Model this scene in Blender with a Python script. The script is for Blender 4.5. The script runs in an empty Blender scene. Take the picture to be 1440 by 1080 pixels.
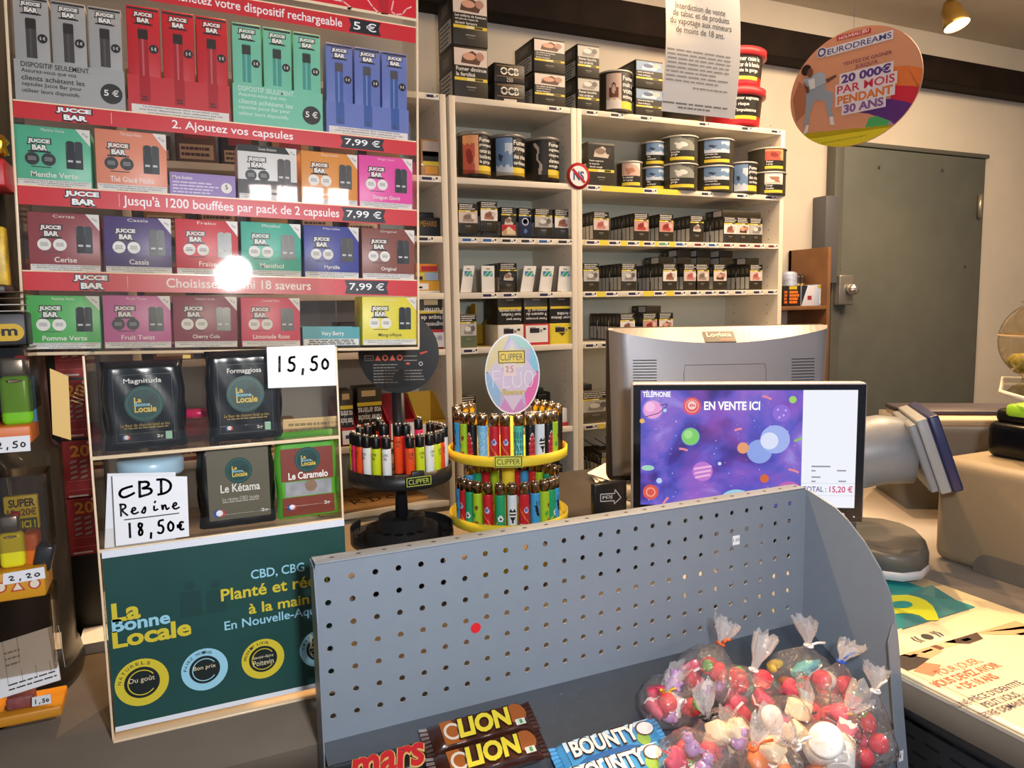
import bpy, bmesh, math, random
from math import sin, cos, tan, pi, radians, sqrt, atan2, asin
from mathutils import Vector, Matrix

random.seed(7)
scene = bpy.context.scene
COL = scene.collection

# ------------------------------------------------------------------ camera
# world: X along the back wall to the right, Y into the wall, Z up (metres); the camera stands at (0, 0, 1.45)
FPX = 1050.0
CAMZ = 1.45
RIGHT = Vector((0.91009348, -0.41407888, -0.01638696))
DOWN = Vector((-0.05937091, -0.09115017, -0.99406576))
FWD = Vector((0.41012796, 0.90566568, -0.10753941))
cam_data = bpy.data.cameras.new('camera')
cam = bpy.data.objects.new('camera', cam_data)
COL.objects.link(cam)
cam_data.sensor_width = 36.0
cam_data.lens = FPX / 1440.0 * 36.0
cam_data.clip_start = 0.02
m3 = Matrix((RIGHT, -DOWN, -FWD)).transposed()
cam.matrix_world = Matrix.Translation((0, 0, CAMZ)) @ m3.to_4x4()
scene.camera = cam

# ------------------------------------------------------------------ world, lamps, exposure
vs = scene.view_settings
vs.view_transform = 'Standard'
vs.look = 'None'
vs.gamma = 1.0
vs.use_curve_mapping = False
vs.exposure = 0.0
scene.cycles.transparent_max_bounces = 48
scene.cycles.max_bounces = 10

world = bpy.data.worlds.new('world')
scene.world = world
world.use_nodes = True
world.node_tree.nodes['Background'].inputs[0].default_value = (0.62, 0.72, 0.9, 1)   # street daylight through the open shop front
world.node_tree.nodes['Background'].inputs[1].default_value = 0.55


def lamp(name, kind, loc, energy, color, target=None, size=0.1, size_y=None, spot=None, blend=0.3):
    d = bpy.data.lights.new(name, kind)
    d.energy = energy
    d.color = color
    if kind == 'AREA':
        d.size = size
        if size_y:
            d.shape = 'RECTANGLE'
            d.size_y = size_y
        else:
            d.shape = 'DISK'
    else:
        d.shadow_soft_size = size
    if kind == 'SPOT':
        d.spot_size = radians(spot)
        d.spot_blend = blend
    o = bpy.data.objects.new(name, d)
    COL.objects.link(o)
    o.location = loc
    if target is not None:
        o.rotation_euler = (Vector(target) - Vector(loc)).to_track_quat('-Z', 'Y').to_euler()
    return o


WARM = (1.0, 0.62, 0.30)
lamp('flash_lamp', 'AREA', (0.14, -0.02, 1.53), 8.5, (0.93, 0.96, 1.0), (0.55, 1.0, 1.3), 0.07)
lamp('ceiling_spot_left', 'SPOT', (0.30, 1.42, 2.52), 80, WARM, (0.25, 0.98, 1.0), 0.02, spot=75, blend=0.5)
lamp('ceiling_spot_middle', 'SPOT', (1.0, 1.40, 2.52), 85, WARM, (0.7, 0.92, 1.0), 0.02, spot=75, blend=0.5)
lamp('ceiling_spot_right', 'SPOT', (1.7, 1.30, 2.52), 84, WARM, (1.25, 0.75, 1.0), 0.02, spot=75, blend=0.5)
lamp('fill_wash', 'AREA', (2.2, 1.3, 2.5), 40, (1.0, 0.74, 0.48), (2.3, 1.9, 0.0), 1.8, 0.5)  # added fill without a fitting, brightens the back wall and door
for i_ in range(4):
    lamp('shop_strip_lamp', 'AREA', (0.45 + i_ * 0.13, -2.0, 2.0), 2.0, (1.0, 0.8, 0.78), (0.4 + i_ * .13, 1.0, 1.5), 0.1, 0.13)


# ------------------------------------------------------------------ measuring helper: the world point on a plane seen at a picture point
def ray(px, py):
    return RIGHT * (px - 720) + DOWN * (py - 540) + FWD * FPX


def at(px, py, Y=None, X=None, Z=None, P=None, N=None):
    d = ray(px, py)
    if Y is not None:
        t = Y / d.y
    elif X is not None:
        t = X / d.x
    elif Z is not None:
        t = (Z - CAMZ) / d.z
    else:
        c = Vector((0, 0, CAMZ))
        t = (Vector(P) - c).dot(N) / d.dot(N)
    return Vector((0, 0, CAMZ)) + d * t


# ------------------------------------------------------------------ materials
_mats = {}


def lin(h):
    h = h.lstrip('#')
    out = []
    for i in (0, 2, 4):
        c = int(h[i:i + 2], 16) / 255.0
        out.append(c / 12.92 if c <= 0.04045 else ((c + 0.055) / 1.055) ** 2.4)
    return out


def M(hexc, rough=0.5, metal=0.0, noise=0.0, scale=30.0, bump=0.0, spec=0.5, hex2=None, coat=0.0):
    key = (hexc, rough, metal, noise, scale, bump, spec, hex2, coat)
    if key in _mats:
        return _mats[key]
    m = bpy.data.materials.new('mat_' + hexc.strip('#'))
    m.use_nodes = True
    nt = m.node_tree
    b = nt.nodes['Principled BSDF']
    c = lin(hexc)
    b.inputs['Base Color'].default_value = (*c, 1)
    b.inputs['Roughness'].default_value = rough
    b.inputs['Metallic'].default_value = metal
    b.inputs['Specular IOR Level'].default_value = spec
    b.inputs['Coat Weight'].default_value = coat
    if noise or bump or hex2:
        tc = nt.nodes.new('ShaderNodeTexCoord')
        nz = nt.nodes.new('ShaderNodeTexNoise')
        nz.inputs['Scale'].default_value = scale
        nz.inputs['Detail'].default_value = 5
        nt.links.new(tc.outputs['Object'], nz.inputs['Vector'])
        if noise or hex2:
            rp = nt.nodes.new('ShaderNodeValToRGB')
            c2 = lin(hex2) if hex2 else [min(1, x * (1 + noise)) for x in c]
            c1 = c if hex2 else [x * (1 - noise) for x in c]
            rp.color_ramp.elements[0].color = (*c1, 1)
            rp.color_ramp.elements[1].color = (*c2, 1)
            rp.color_ramp.elements[0].position = 0.35
            rp.color_ramp.elements[1].position = 0.65
            nt.links.new(nz.outputs['Fac'], rp.inputs['Fac'])
            nt.links.new(rp.outputs['Color'], b.inputs['Base Color'])
        if bump:
            bp = nt.nodes.new('ShaderNodeBump')
            bp.inputs['Strength'].default_value = bump
            bp.inputs['Distance'].default_value = 0.002
            nt.links.new(nz.outputs['Fac'], bp.inputs['Height'])
            nt.links.new(bp.outputs['Normal'], b.inputs['Normal'])
    _mats[key] = m
    return m


def clear(name, tint='#ffffff', rough=0.03, ior=1.49, base=0.0, bump=0.0, scale=40.0, dist=0.004):
    """clear plastic or glass: a tinted see-through surface with a Fresnel reflection"""
    key = ('clear', name)
    if key in _mats:
        return _mats[key]
    m = bpy.data.materials.new(name)
    m.use_nodes = True
    nt = m.node_tree
    nt.nodes.clear()
    out = nt.nodes.new('ShaderNodeOutputMaterial')
    mix = nt.nodes.new('ShaderNodeMixShader')
    tr = nt.nodes.new('ShaderNodeBsdfTransparent')
    gl = nt.nodes.new('ShaderNodeBsdfGlossy')
    fr = nt.nodes.new('ShaderNodeLayerWeight')
    fr.inputs['Blend'].default_value = 0.5
    pw = nt.nodes.new('ShaderNodeMath')
    pw.operation = 'POWER'
    pw.inputs[1].default_value = 5.0
    f0 = ((ior - 1) / (ior + 1)) ** 2
    sc = nt.nodes.new('ShaderNodeMath')
    sc.operation = 'MULTIPLY_ADD'
    sc.inputs[1].default_value = 1 - f0
    sc.inputs[2].default_value = f0
    nt.links.new(fr.outputs['Facing'], pw.inputs[0])
    nt.links.new(pw.outputs[0], sc.inputs[0])
    tr.inputs['Color'].default_value = (*lin(tint), 1)
    gl.inputs['Roughness'].default_value = rough
    ad = nt.nodes.new('ShaderNodeMath')
    ad.operation = 'ADD'
    ad.use_clamp = True
    ad.inputs[1].default_value = base
    nt.links.new(sc.outputs[0], ad.inputs[0])
    nt.links.new(ad.outputs[0], mix.inputs['Fac'])
    nt.links.new(tr.outputs[0], mix.inputs[1])
    nt.links.new(gl.outputs[0], mix.inputs[2])
    nt.links.new(mix.outputs[0], out.inputs['Surface'])
    if bump:
        tc = nt.nodes.new('ShaderNodeTexCoord')
        nz = nt.nodes.new('ShaderNodeTexNoise')
        nz.inputs['Scale'].default_value = scale
        nz.inputs['Detail'].default_value = 3
        bp = nt.nodes.new('ShaderNodeBump')
        bp.inputs['Strength'].default_value = bump
        bp.inputs['Distance'].default_value = dist
        nt.links.new(tc.outputs['Object'], nz.inputs['Vector'])
        nt.links.new(nz.outputs['Fac'], bp.inputs['Height'])
        nt.links.new(bp.outputs['Normal'], gl.inputs['Normal'])
        nt.links.new(bp.outputs['Normal'], fr.inputs['Normal'])
    _mats[key] = m
    return m


def glow(hexc, strength=1.0):
    key = ('glow', hexc, strength)
    if key in _mats:
        return _mats[key]
    m = bpy.data.materials.new('lit_' + hexc.strip('#'))
    m.use_nodes = True
    b = m.node_tree.nodes['Principled BSDF']
    b.inputs['Base Color'].default_value = (0.01, 0.01, 0.01, 1)
    b.inputs['Emission Color'].default_value = (*lin(hexc), 1)
    b.inputs['Emission Strength'].default_value = strength
    b.inputs['Roughness'].default_value = 0.25
    _mats[key] = m
    return m


ACRYL = clear('acrylic', '#fdfcfa', ior=1.33)
ACRYL2 = clear('acrylic_smoky', '#ece6de', rough=0.06, ior=1.33, base=0.01)


def film(name, whiten=0.055):
    """crinkled cellophane: mostly see-through, a little white mixed in to stand for flash highlights, with sharp glints"""
    m = clear(name, '#fffdfc', rough=0.09, ior=1.25, base=0.075, bump=1.0, scale=48, dist=0.016)
    nt = m.node_tree
    out = [n for n in nt.nodes if n.type == 'OUTPUT_MATERIAL'][0]
    mix = [n for n in nt.nodes if n.type == 'MIX_SHADER'][0]
    df = nt.nodes.new('ShaderNodeBsdfDiffuse')
    df.inputs['Color'].default_value = (.95, .9, .88, 1)
    m2 = nt.nodes.new('ShaderNodeMixShader')
    m2.inputs['Fac'].default_value = whiten
    nt.links.new(mix.outputs[0], m2.inputs[1])
    nt.links.new(df.outputs[0], m2.inputs[2])
    nt.links.new(m2.outputs[0], out.inputs['Surface'])
    return m


FILM = film('cellophane')
FILM2 = film('gathered_cellophane', 0.24)
EDGE = M('#f2d9b4', 0.25, spec=0.6)  # peach colour stands in for warm light caught in clear acrylic edges
WHITE = M('#f2f1ee', 0.5)
PAPER = M('#f4f5f8', 0.6)
BLACK = M('#0b0b0c', 0.45)
INK = M('#1b1c1e', 0.55)
RED = M('#d32a2e', 0.45)
YEL = M('#f2dc3b', 0.45)
OLIVE = M('#332d1d', 0.42)
OLIVED = M('#15140f', 0.42)
CREAM = M('#e9dcc6', 0.5)
GREYT = M('#9a968e', 0.55)


# ------------------------------------------------------------------ mesh builder
class Fr:
    """a flat frame: origin, u to the right, v up, n towards the viewer"""

    def __init__(s, o, u=(1, 0, 0), v=(0, 0, 1)):
        s.o = Vector(o)
        s.u = Vector(u).normalized()
        s.v = Vector(v).normalized()
        s.n = s.u.cross(s.v)

    def p(s, u, v, l=0.0):
        return s.o + s.u * u + s.v * v + s.n * l

    def off(s, u, v):
        return Fr(s.p(u, v), s.u, s.v)


LIFT = 0.00035
_text = {}
_base = {}
CAPH = []


def text_geo(body, off=0.0, shear=0.0):
    key = (body, off, shear)
    if key not in _text:
        cu = bpy.data.curves.new('t', 'FONT')
        cu.body = body
        cu.size = 1
        cu.offset = off
        cu.shear = shear
        cu.resolution_u = 3
        cu.fill_mode = 'FRONT'
        cu.align_x = 'CENTER'
        ob = bpy.data.objects.new('t', cu)
        me = bpy.data.meshes.new_from_object(ob)
        vv = [(v.co.x, v.co.y) for v in me.vertices]
        ff = [tuple(p.vertices) for p in me.polygons]
        bpy.data.objects.remove(ob)
        bpy.data.meshes.remove(me)
        bpy.data.curves.remove(cu)
        x0 = min(v[0] for v in vv); x1 = max(v[0] for v in vv)
        y0 = min(v[1] for v in vv); y1 = max(v[1] for v in vv)
        w = max(x1 - x0, 1e-6); h = max(y1 - y0, 1e-6)
        _text[key] = ([((v[0] - x0) / w, (v[1] - y0) / h) for v in vv], ff, w / h)
        _base[key] = (y0, h)
    return _text[key]


class MB:
    def __init__(s):
        s.v = []; s.f = []; s.m = []; s.sm = []; s.mats = []; s.T = None

    def mi(s, mat):
        if mat not in s.mats:
            s.mats.append(mat)
        return s.mats.index(mat)

    def add(s, vs_, fs, mat, smooth=False):
        b = len(s.v)
        if s.T is not None:
            s.v += [s.T @ Vector(v) for v in vs_]
        else:
            s.v += [tuple(v) for v in vs_]
        i = s.mi(mat)
        for f in fs:
            s.f.append(tuple(b + k for k in f))
            s.m.append(i)
            s.sm.append(smooth)
        return s

    def box(s, x0, y0, z0, x1, y1, z1, mat, bev=0.0, seg=2):
        if x1 < x0: x0, x1 = x1, x0
        if y1 < y0: y0, y1 = y1, y0
        if z1 < z0: z0, z1 = z1, z0
        if bev <= 0:
            vv = [(x0, y0, z0), (x1, y0, z0), (x1, y1, z0), (x0, y1, z0), (x0, y0, z1), (x1, y0, z1), (x1, y1, z1), (x0, y1, z1)]
            ff = [(0, 3, 2, 1), (4, 5, 6, 7), (0, 1, 5, 4), (1, 2, 6, 5), (2, 3, 7, 6), (3, 0, 4, 7)]
            return s.add(vv, ff, mat)
        bm = bmesh.new()
        bmesh.ops.create_cube(bm, size=1.0)
        for v in bm.verts:
            v.co = Vector((x0 + (v.co.x + .5) * (x1 - x0), y0 + (v.co.y + .5) * (y1 - y0), z0 + (v.co.z + .5) * (z1 - z0)))
        bev = min(bev, 0.49 * min(x1 - x0, y1 - y0, z1 - z0))
        bmesh.ops.bevel(bm, geom=bm.edges[:], offset=bev, segments=seg, profile=0.5, affect='EDGES')
        return s.bm(bm, mat, True)

    def bm(s, bm, mat, smooth=False):
        bm.verts.index_update()
        vv = [v.co.copy() for v in bm.verts]
        ff = [tuple(v.index for v in f.verts) for f in bm.faces]
        bm.free()
        return s.add(vv, ff, mat, smooth)

    def prism(s, pts, d0, d1, mat, fr=None, bev=0.0, seg=2):
        """outline pts (u, v) in frame fr, thickness from lift d0 to d1"""
        fr = fr or Fr((0, 0, 0), (1, 0, 0), (0, 1, 0))
        n = len(pts)
        if bev > 0:
            bm = bmesh.new()
            lo = [bm.verts.new(fr.p(u, v, d0)) for u, v in pts]
            hi = [bm.verts.new(fr.p(u, v, d1)) for u, v in pts]
            bm.faces.new(lo[::-1]); top = bm.faces.new(hi)
            for i in range(n):
                j = (i + 1) % n
                bm.faces.new((lo[i], lo[j], hi[j], hi[i]))
            es = list(top.edges)
            bmesh.ops.bevel(bm, geom=es, offset=bev, segments=seg, profile=0.5, affect='EDGES')
            return s.bm(bm, mat, True)
        vv = [fr.p(u, v, d0) for u, v in pts] + [fr.p(u, v, d1) for u, v in pts]
        ff = [tuple(range(n))[::-1], tuple(range(n, 2 * n))]
        for i in range(n):
            j = (i + 1) % n
            ff.append((i, j, n + j, n + i))
        return s.add(vv, ff, mat)

    def lathe(s, prof, mat, n=24, c=(0, 0, 0), smooth=True, fn=None, cap=True, sx=1.0, sy=1.0):
        """profile (r, z) turned round the z axis; fn(angle, z) may choose the material of a face (angle 0 looks along -Y)"""
        b = len(s.v)
        vv = []
        for r, z in prof:
            for i in range(n):
                a = 2 * pi * i / n
                vv.append(Vector((c[0] + r * sx * sin(a), c[1] - r * sy * cos(a), c[2] + z)))
        ff = []; fm = []
        for k in range(len(prof) - 1):
            for i in range(n):
                j = (i + 1) % n
                ff.append((k * n + i, k * n + j, (k + 1) * n + j, (k + 1) * n + i))
                a = 2 * pi * (i + .5) / n
                if a > pi: a -= 2 * pi
                fm.append(fn(a, (prof[k][1] + prof[k + 1][1]) / 2) if fn else mat)
        if s.T is not None:
            vv = [s.T @ v for v in vv]
        s.v += [tuple(v) for v in vv]
        for f, mm in zip(ff, fm):
            s.f.append(tuple(b + k for k in f)); s.m.append(s.mi(mm or mat)); s.sm.append(smooth)
        if cap:
            L = len(prof) - 1
            if prof[0][0] > 1e-6:
                s.f.append(tuple(b + i for i in range(n))[::-1]); s.m.append(s.mi(mat)); s.sm.append(False)
            if prof[L][0] > 1e-6:
                s.f.append(tuple(b + L * n + i for i in range(n))); s.m.append(s.mi(mat)); s.sm.append(False)
        return s

    def tube(s, pts, r, mat, n=8, closed=False, rr=None):
        pts = [Vector(p) for p in pts]
        k = len(pts)
        vv = []
        for i, p in enumerate(pts):
            a = pts[(i - 1) % k] if (closed or i > 0) else p
            c = pts[(i + 1) % k] if (closed or i < k - 1) else p
            t = (c - a).normalized()
            x = t.orthogonal().normalized() if abs(t.z) > 0.95 else t.cross(Vector((0, 0, 1))).normalized()
            y = t.cross(x)
            q = rr[i] if rr else r
            for j in range(n):
                w = 2 * pi * j / n
                vv.append(p + x * (q * cos(w)) + y * (q * sin(w)))
        ff = []
        for i in range(k if closed else k - 1):
            i2 = (i + 1) % k
            for j in range(n):
                j2 = (j + 1) % n
                ff.append((i * n + j, i2 * n + j, i2 * n + j2, i * n + j2))
        if not closed:
            ff.append(tuple(range(n))); ff.append(tuple((k - 1) * n + j for j in range(n))[::-1])
        return s.add(vv, ff, mat, True)

    # flat print on a frame
    def rect(s, fr, u0, v0, u1, v1, mat, l=1):
        return s.add([fr.p(u0, v0, l * LIFT), fr.p(u1, v0, l * LIFT), fr.p(u1, v1, l * LIFT), fr.p(u0, v1, l * LIFT)], [(0, 1, 2, 3)], mat)

    def poly(s, fr, pts, mat, l=1):
        return s.add([fr.p(u, v, l * LIFT) for u, v in pts], [tuple(range(len(pts)))], mat)

    def disc(s, fr, u, v, r, mat, l=1, ry=None, n=24):
        ry = ry or r
        return s.poly(fr, [(u + r * cos(2 * pi * i / n), v + ry * sin(2 * pi * i / n)) for i in range(n)], mat, l)

    def ring(s, fr, u, v, r0, r1, mat, l=1, n=28, a0=0, a1=2 * pi):
        vv = []; ff = []
        for i in range(n + 1):
            a = a0 + (a1 - a0) * i / n
            vv += [fr.p(u + r0 * cos(a), v + r0 * sin(a), l * LIFT), fr.p(u + r1 * cos(a), v + r1 * sin(a), l * LIFT)]
        for i in range(n):
            ff.append((2 * i, 2 * i + 1, 2 * i + 3, 2 * i + 2))
        return s.add(vv, ff, mat)

    def text(s, fr, body, u0, v0, u1, v1, mat, l=2, off=0.0, shear=0.0, bend=None, rot=0.0):
        """body fitted into the rectangle u0..u1, v0..v1; v1 None keeps the letters' own proportions; bend = radius of a cylinder"""
        vv, ff, asp = text_geo(body, off, shear)
        w = u1 - u0
        h = (v1 - v0) if v1 is not None else w / asp
        out = []
        cu, cv = (u0 + u1) / 2, v0 + h / 2
        for x, y in vv:
            a, b = u0 + x * w, v0 + y * h
            if rot:
                da, db = a - cu, b - cv
                a, b = cu + da * cos(rot) - db * sin(rot), cv + da * sin(rot) + db * cos(rot)
            if bend:
                th = a / bend
                q = bend + l * LIFT
                out.append(fr.o + fr.u * (q * sin(th)) + fr.v * b + fr.n * (q * cos(th)))
            else:
                out.append(fr.p(a, b, l * LIFT))
        return s.add(out, ff, mat)

    def type(s, fr, body, u0, vb, u1, cap, mat, l=2, off=0.0, shear=0.0):
        """body set on the baseline vb from u0 to u1 with capitals of height cap"""
        if not CAPH:
            text_geo('H')
            CAPH.append(_base[('H', 0.0, 0.0)][1])
        text_geo(body, off, shear)
        y0, h = _base[(body, off, shear)]
        k = cap / CAPH[0]
        return s.text(fr, body, u0, vb + y0 * k, u1, vb + (y0 + h) * k, mat, l, off, shear)

    def bent(s, fr, u0, v0, u1, v1, mat, R, l=1, n=6):
        vv = []; ff = []
        q = R + l * LIFT
        for i in range(n + 1):
            th = (u0 + (u1 - u0) * i / n) / R
            for b in (v0, v1):
                vv.append(fr.o + fr.u * (q * sin(th)) + fr.v * b + fr.n * (q * cos(th)))
        for i in range(n):
            ff.append((2 * i, 2 * i + 2, 2 * i + 3, 2 * i + 1))
        return s.add(vv, ff, mat)

    def lines(s, fr, u0, v0, u1, v1, n, mat, l=1, seed=1, fill=0.5, ragged=0.25, center=False):
        """rows of small word-like marks for print too small to read"""
        rnd = random.Random(seed)
        h = (v1 - v0) / n
        W = u1 - u0
        for k in range(n):
            vb = v1 - (k + 0.75) * h
            end = u1 - rnd.random() * ragged * W
            u = u0
            if center:
                u = u0 + (u1 - end) / 2; end = end + (u1 - end) / 2
            while u < end - 1e-6:
                w = min(W * (0.06 + 0.12 * rnd.random()), end - u)
                s.rect(fr, u, vb, u + w, vb + h * fill, mat, l)
                u += w + 0.022 * W
        return s

    def stroke(s, fr, pts, w, mat, l=2):
        for i in range(len(pts) - 1):
            a = Vector(pts[i]); b = Vector(pts[i + 1])
            d = (b - a)
            if d.length < 1e-9: continue
            d = d.normalized() * (w * 0.35)
            n = Vector((-d.y, d.x)).normalized() * (w / 2)
            a2 = a - d; b2 = b + d
            s.poly(fr, [a2 - n, b2 - n, b2 + n, a2 + n], mat, l)
        return s

    def build(s, name, parent=None, loc=None, **tags):
        me = bpy.data.meshes.new(name)
        me.from_pydata([tuple(v) for v in s.v], [], s.f)
        for mm in s.mats:
            me.materials.append(mm)
        me.polygons.foreach_set('material_index', s.m)
        me.polygons.foreach_set('use_smooth', s.sm)
        me.update()
        o = bpy.data.objects.new(name, me)
        COL.objects.link(o)
        if parent is not None:
            o.parent = parent
        if loc is not None:
            o.location = loc
        tag(o, **tags)
        return o


def tag(o, label=None, cat=None, group=None, kind=None):
    if label: o['label'] = label
    if cat: o['category'] = cat
    if group: o['group'] = group
    if kind: o['kind'] = kind
    return o


def thing(name, label, cat, loc=(0, 0, 0), rz=0.0, group=None, rot=None):
    o = bpy.data.objects.new(name, None)
    o.empty_display_size = 0.05
    COL.objects.link(o)
    o.location = loc
    o.rotation_euler = rot or (0, 0, rz)
    return tag(o, label, cat, group)


def kids(o):
    return [c for c in COL.objects if c.parent is o]


_kids = {}


def dup(o, loc, rz=None, label=None, group=None, rot=None, parent=None):
    """a copy of a thing with copies of its parts and their sub-parts"""
    c = o.copy()
    COL.objects.link(c)
    if parent is not None: c.parent = parent
    if loc is not None: c.location = loc
    if rot is not None: c.rotation_euler = rot
    elif rz is not None: c.rotation_euler = (0, 0, rz)
    if label: c['label'] = label
    if group: c['group'] = group
    if o.name not in _kids:
        _kids[o.name] = kids(o)
    for ch in _kids[o.name]:
        dup(ch, None, parent=c)
    return c


ORD = ['first', 'second', 'third', 'fourth', 'fifth', 'sixth', 'seventh', 'eighth', 'ninth', 'tenth', 'eleventh', 'twelfth', 'thirteenth', 'fourteenth', 'fifteenth']

# handwriting: polylines in a unit box
HW = {
    '1': [[(.45, 1), (.4, 0)]],
    '5': [[(.85, .95), (.3, .92), (.25, .55), (.6, .58), (.85, .35), (.7, .05), (.3, 0), (.1, .1)]],
    ',': [[(.5, .12), (.42, -.25)]],
    '0': [[(.5, .75), (.2, .6), (.15, .25), (.45, .05), (.8, .2), (.85, .55), (.5, .75)]],
    '2': [[(.15, .75), (.4, .95), (.75, .8), (.65, .5), (.2, .08), (.85, .05)]],
    '8': [[(.7, .85), (.35, .95), (.25, .7), (.7, .4), (.65, .1), (.3, .05), (.25, .35), (.7, .7), (.7, .85)]],
    '€': [[(.85, .6), (.5, .65), (.3, .35), (.5, .05), (.85, .1)], [(.1, .42), (.6, .42)], [(.1, .28), (.55, .28)]],
    'C': [[(.9, .75), (.6, .7), (.2, .6), (.05, .3), (.3, .05), (.8, .2), (1, .3)]],
    'B': [[(.15, 1), (.1, 0)], [(.15, .95), (.7, .95), (.75, .65), (.2, .52), (.85, .5), (.9, .15), (.1, .02)]],
    'D': [[(.3, .95), (.25, .05)], [(.05, 1), (.6, .98), (.95, .65), (.85, .25), (.5, .05), (.05, .02)]],
    'R': [[(.2, 1), (.15, 0)], [(.1, .95), (.7, .95), (.8, .65), (.2, .5), (.9, 0)]],
    'e': [[(.1, .25), (.7, .4), (.55, .6), (.25, .5), (.2, .15), (.5, .02), (.95, .15)]],
    's': [[(.1, .1), (.55, .6), (.6, .3), (.45, .02), (.2, .05)]],
    'i': [[(.4, .5), (.35, .1), (.8, .2)], [(.5, .8), (.6, .9)]],
    'n': [[(.1, .5), (.15, .05), (.3, .45), (.55, .5), (.6, .05), (.95, .2)]],
}


def hand(mb, fr, body, u, v, w, h, width, mat, l=2, slope=0.0):
    n = len(body)
    cw = w / n

    def soft(p):
        for _ in range(2):
            q = [p[0]]
            for a, b in zip(p[:-1], p[1:]):
                q += [(a[0] * .75 + b[0] * .25, a[1] * .75 + b[1] * .25), (a[0] * .25 + b[0] * .75, a[1] * .25 + b[1] * .75)]
            p = q + [p[-1]]
        return p
    for i, ch in enumerate(body):
        for st in HW.get(ch, []):
            mb.stroke(fr, [(u + (i + .1 + .8 * x) * cw, v + y * h + slope * (i + x) * cw) for x, y in soft(st)], width, mat, l)

# ------------------------------------------------------------------ the room
WY = 2.26
wallm = M('#d2c8b8', 0.85, noise=0.03, scale=6, bump=0.12)
ceilm = M('#d8cdb9', 0.9, noise=0.03, scale=4, bump=0.1)


def slab(name, x0, y0, z0, x1, y1, z1, mat, bev=0.0):
    return MB().box(x0, y0, z0, x1, y1, z1, mat, bev).build(name, kind='structure')


slab('floor', -2.3, -3.0, -0.05, 4.5, WY + .1, 0.0, M('#6d6258', 0.6, noise=0.15, scale=8))
slab('ceiling', -2.3, -3.0, 2.56, 4.5, WY + .1, 2.61, ceilm)
slab('wall_back', -2.3, WY, 0, 4.5, WY + .1, 2.56, wallm)
slab('wall_left', -2.4, -3.0, 0, -2.3, WY + .1, 2.56, wallm)
slab('wall_right', 4.5, -3.0, 0, 4.6, WY + .1, 2.56, wallm)
bz0 = at(1000, 65, Y=2.17).z
bz1 = at(1160, 50, Y=2.17).z
slab('trim_1', -2.3, 2.17, bz0, 4.5, WY, bz1, M('#1b110b', 0.8, noise=0.35, scale=9, bump=0.6, spec=.2), 0.006)

# grey metal door with its frame
doorm = M('#575a54', 0.55, noise=0.05, scale=12)
dx0 = at(1179, 300, Y=2.24).x
dx1 = at(1381, 222, Y=2.24).x
dz1 = at(1290, 216, Y=2.24).z
d = MB().box(dx0, 2.225, 0.01, dx1, 2.258, dz1, doorm, 0.003)
dfr = Fr((dx0, 2.225, 0))
for px, py in ((1236, 236), (1325, 240), (1181, 379), (1357, 375)):
    p = at(px, py, Y=2.225)
    d.disc(dfr, p.x - dx0, p.z, 0.008, M('#33363a', 0.5), 1)
door = d.build('door_1', kind='structure')
fm = MB()
framem = M('#55554f', 0.6)
fm.box(dx0 - .05, 2.215, 0, dx0 - .004, 2.26, dz1 + .022, framem, .002)
fm.box(dx1 + .003, 2.235, 0, dx1 + .02, 2.26, dz1 + .022, framem, .002)
fm.box(dx0 - .05, 2.225, dz1 + .004, dx1 + .03, 2.26, dz1 + .022, framem, .002)
fm.build('door_frame', door)
pz = at(1158, 275, Y=2.2).z
MB().box(dx0 - .12, 2.19, pz - .34, dx0 - .05, 2.26, pz, M('#55565a', .5), .004).build('strike_plate', door)
lk = at(1188, 408, Y=2.2)
lo = MB().box(lk.x - .045, 2.185, lk.z - .06, lk.x + .035, 2.225, lk.z + .06, M('#8d8b86', .35, .6), .006).build('lock', door)
MB().lathe([(.02, 0), (.024, .01), (.02, .03), (0, .034)], M('#d9d6cf', .2, .9), 16).build('lock_knob', lo, (0, 0, 0))
kn = [o for o in COL.objects if o.name == 'lock_knob'][0]
kn.rotation_euler = (radians(90), 0, 0)
kn.location = (lk.x + .01, 2.186, lk.z + .002)
for py in (290, 616):
    h = at(1375 if py < 400 else 1358, py, Y=2.22)
    MB().lathe([(.009, -.05), (.009, .05)], M('#b5aa98', .35, .7), 10, (h.x + .008, 2.216, h.z)).build('door_hinge', door)

# ------------------------------------------------------------------ the three bookcases of the tobacco wall
SY0, SY1 = 1.98, 2.255
boardm = M('#e6dcc9', 0.42, noise=0.02, scale=3)
backm = M('#d6d8c9', 0.6)
SZ = {2: 1.79, 3: 1.628, 4: 1.473, 5: 1.317, 6: 1.065, 7: 0.884}
ST = 0.0085
TOPZ = 2.016


def ztop(k):
    return TOPZ if k == 1 else SZ[k] + ST


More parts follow.
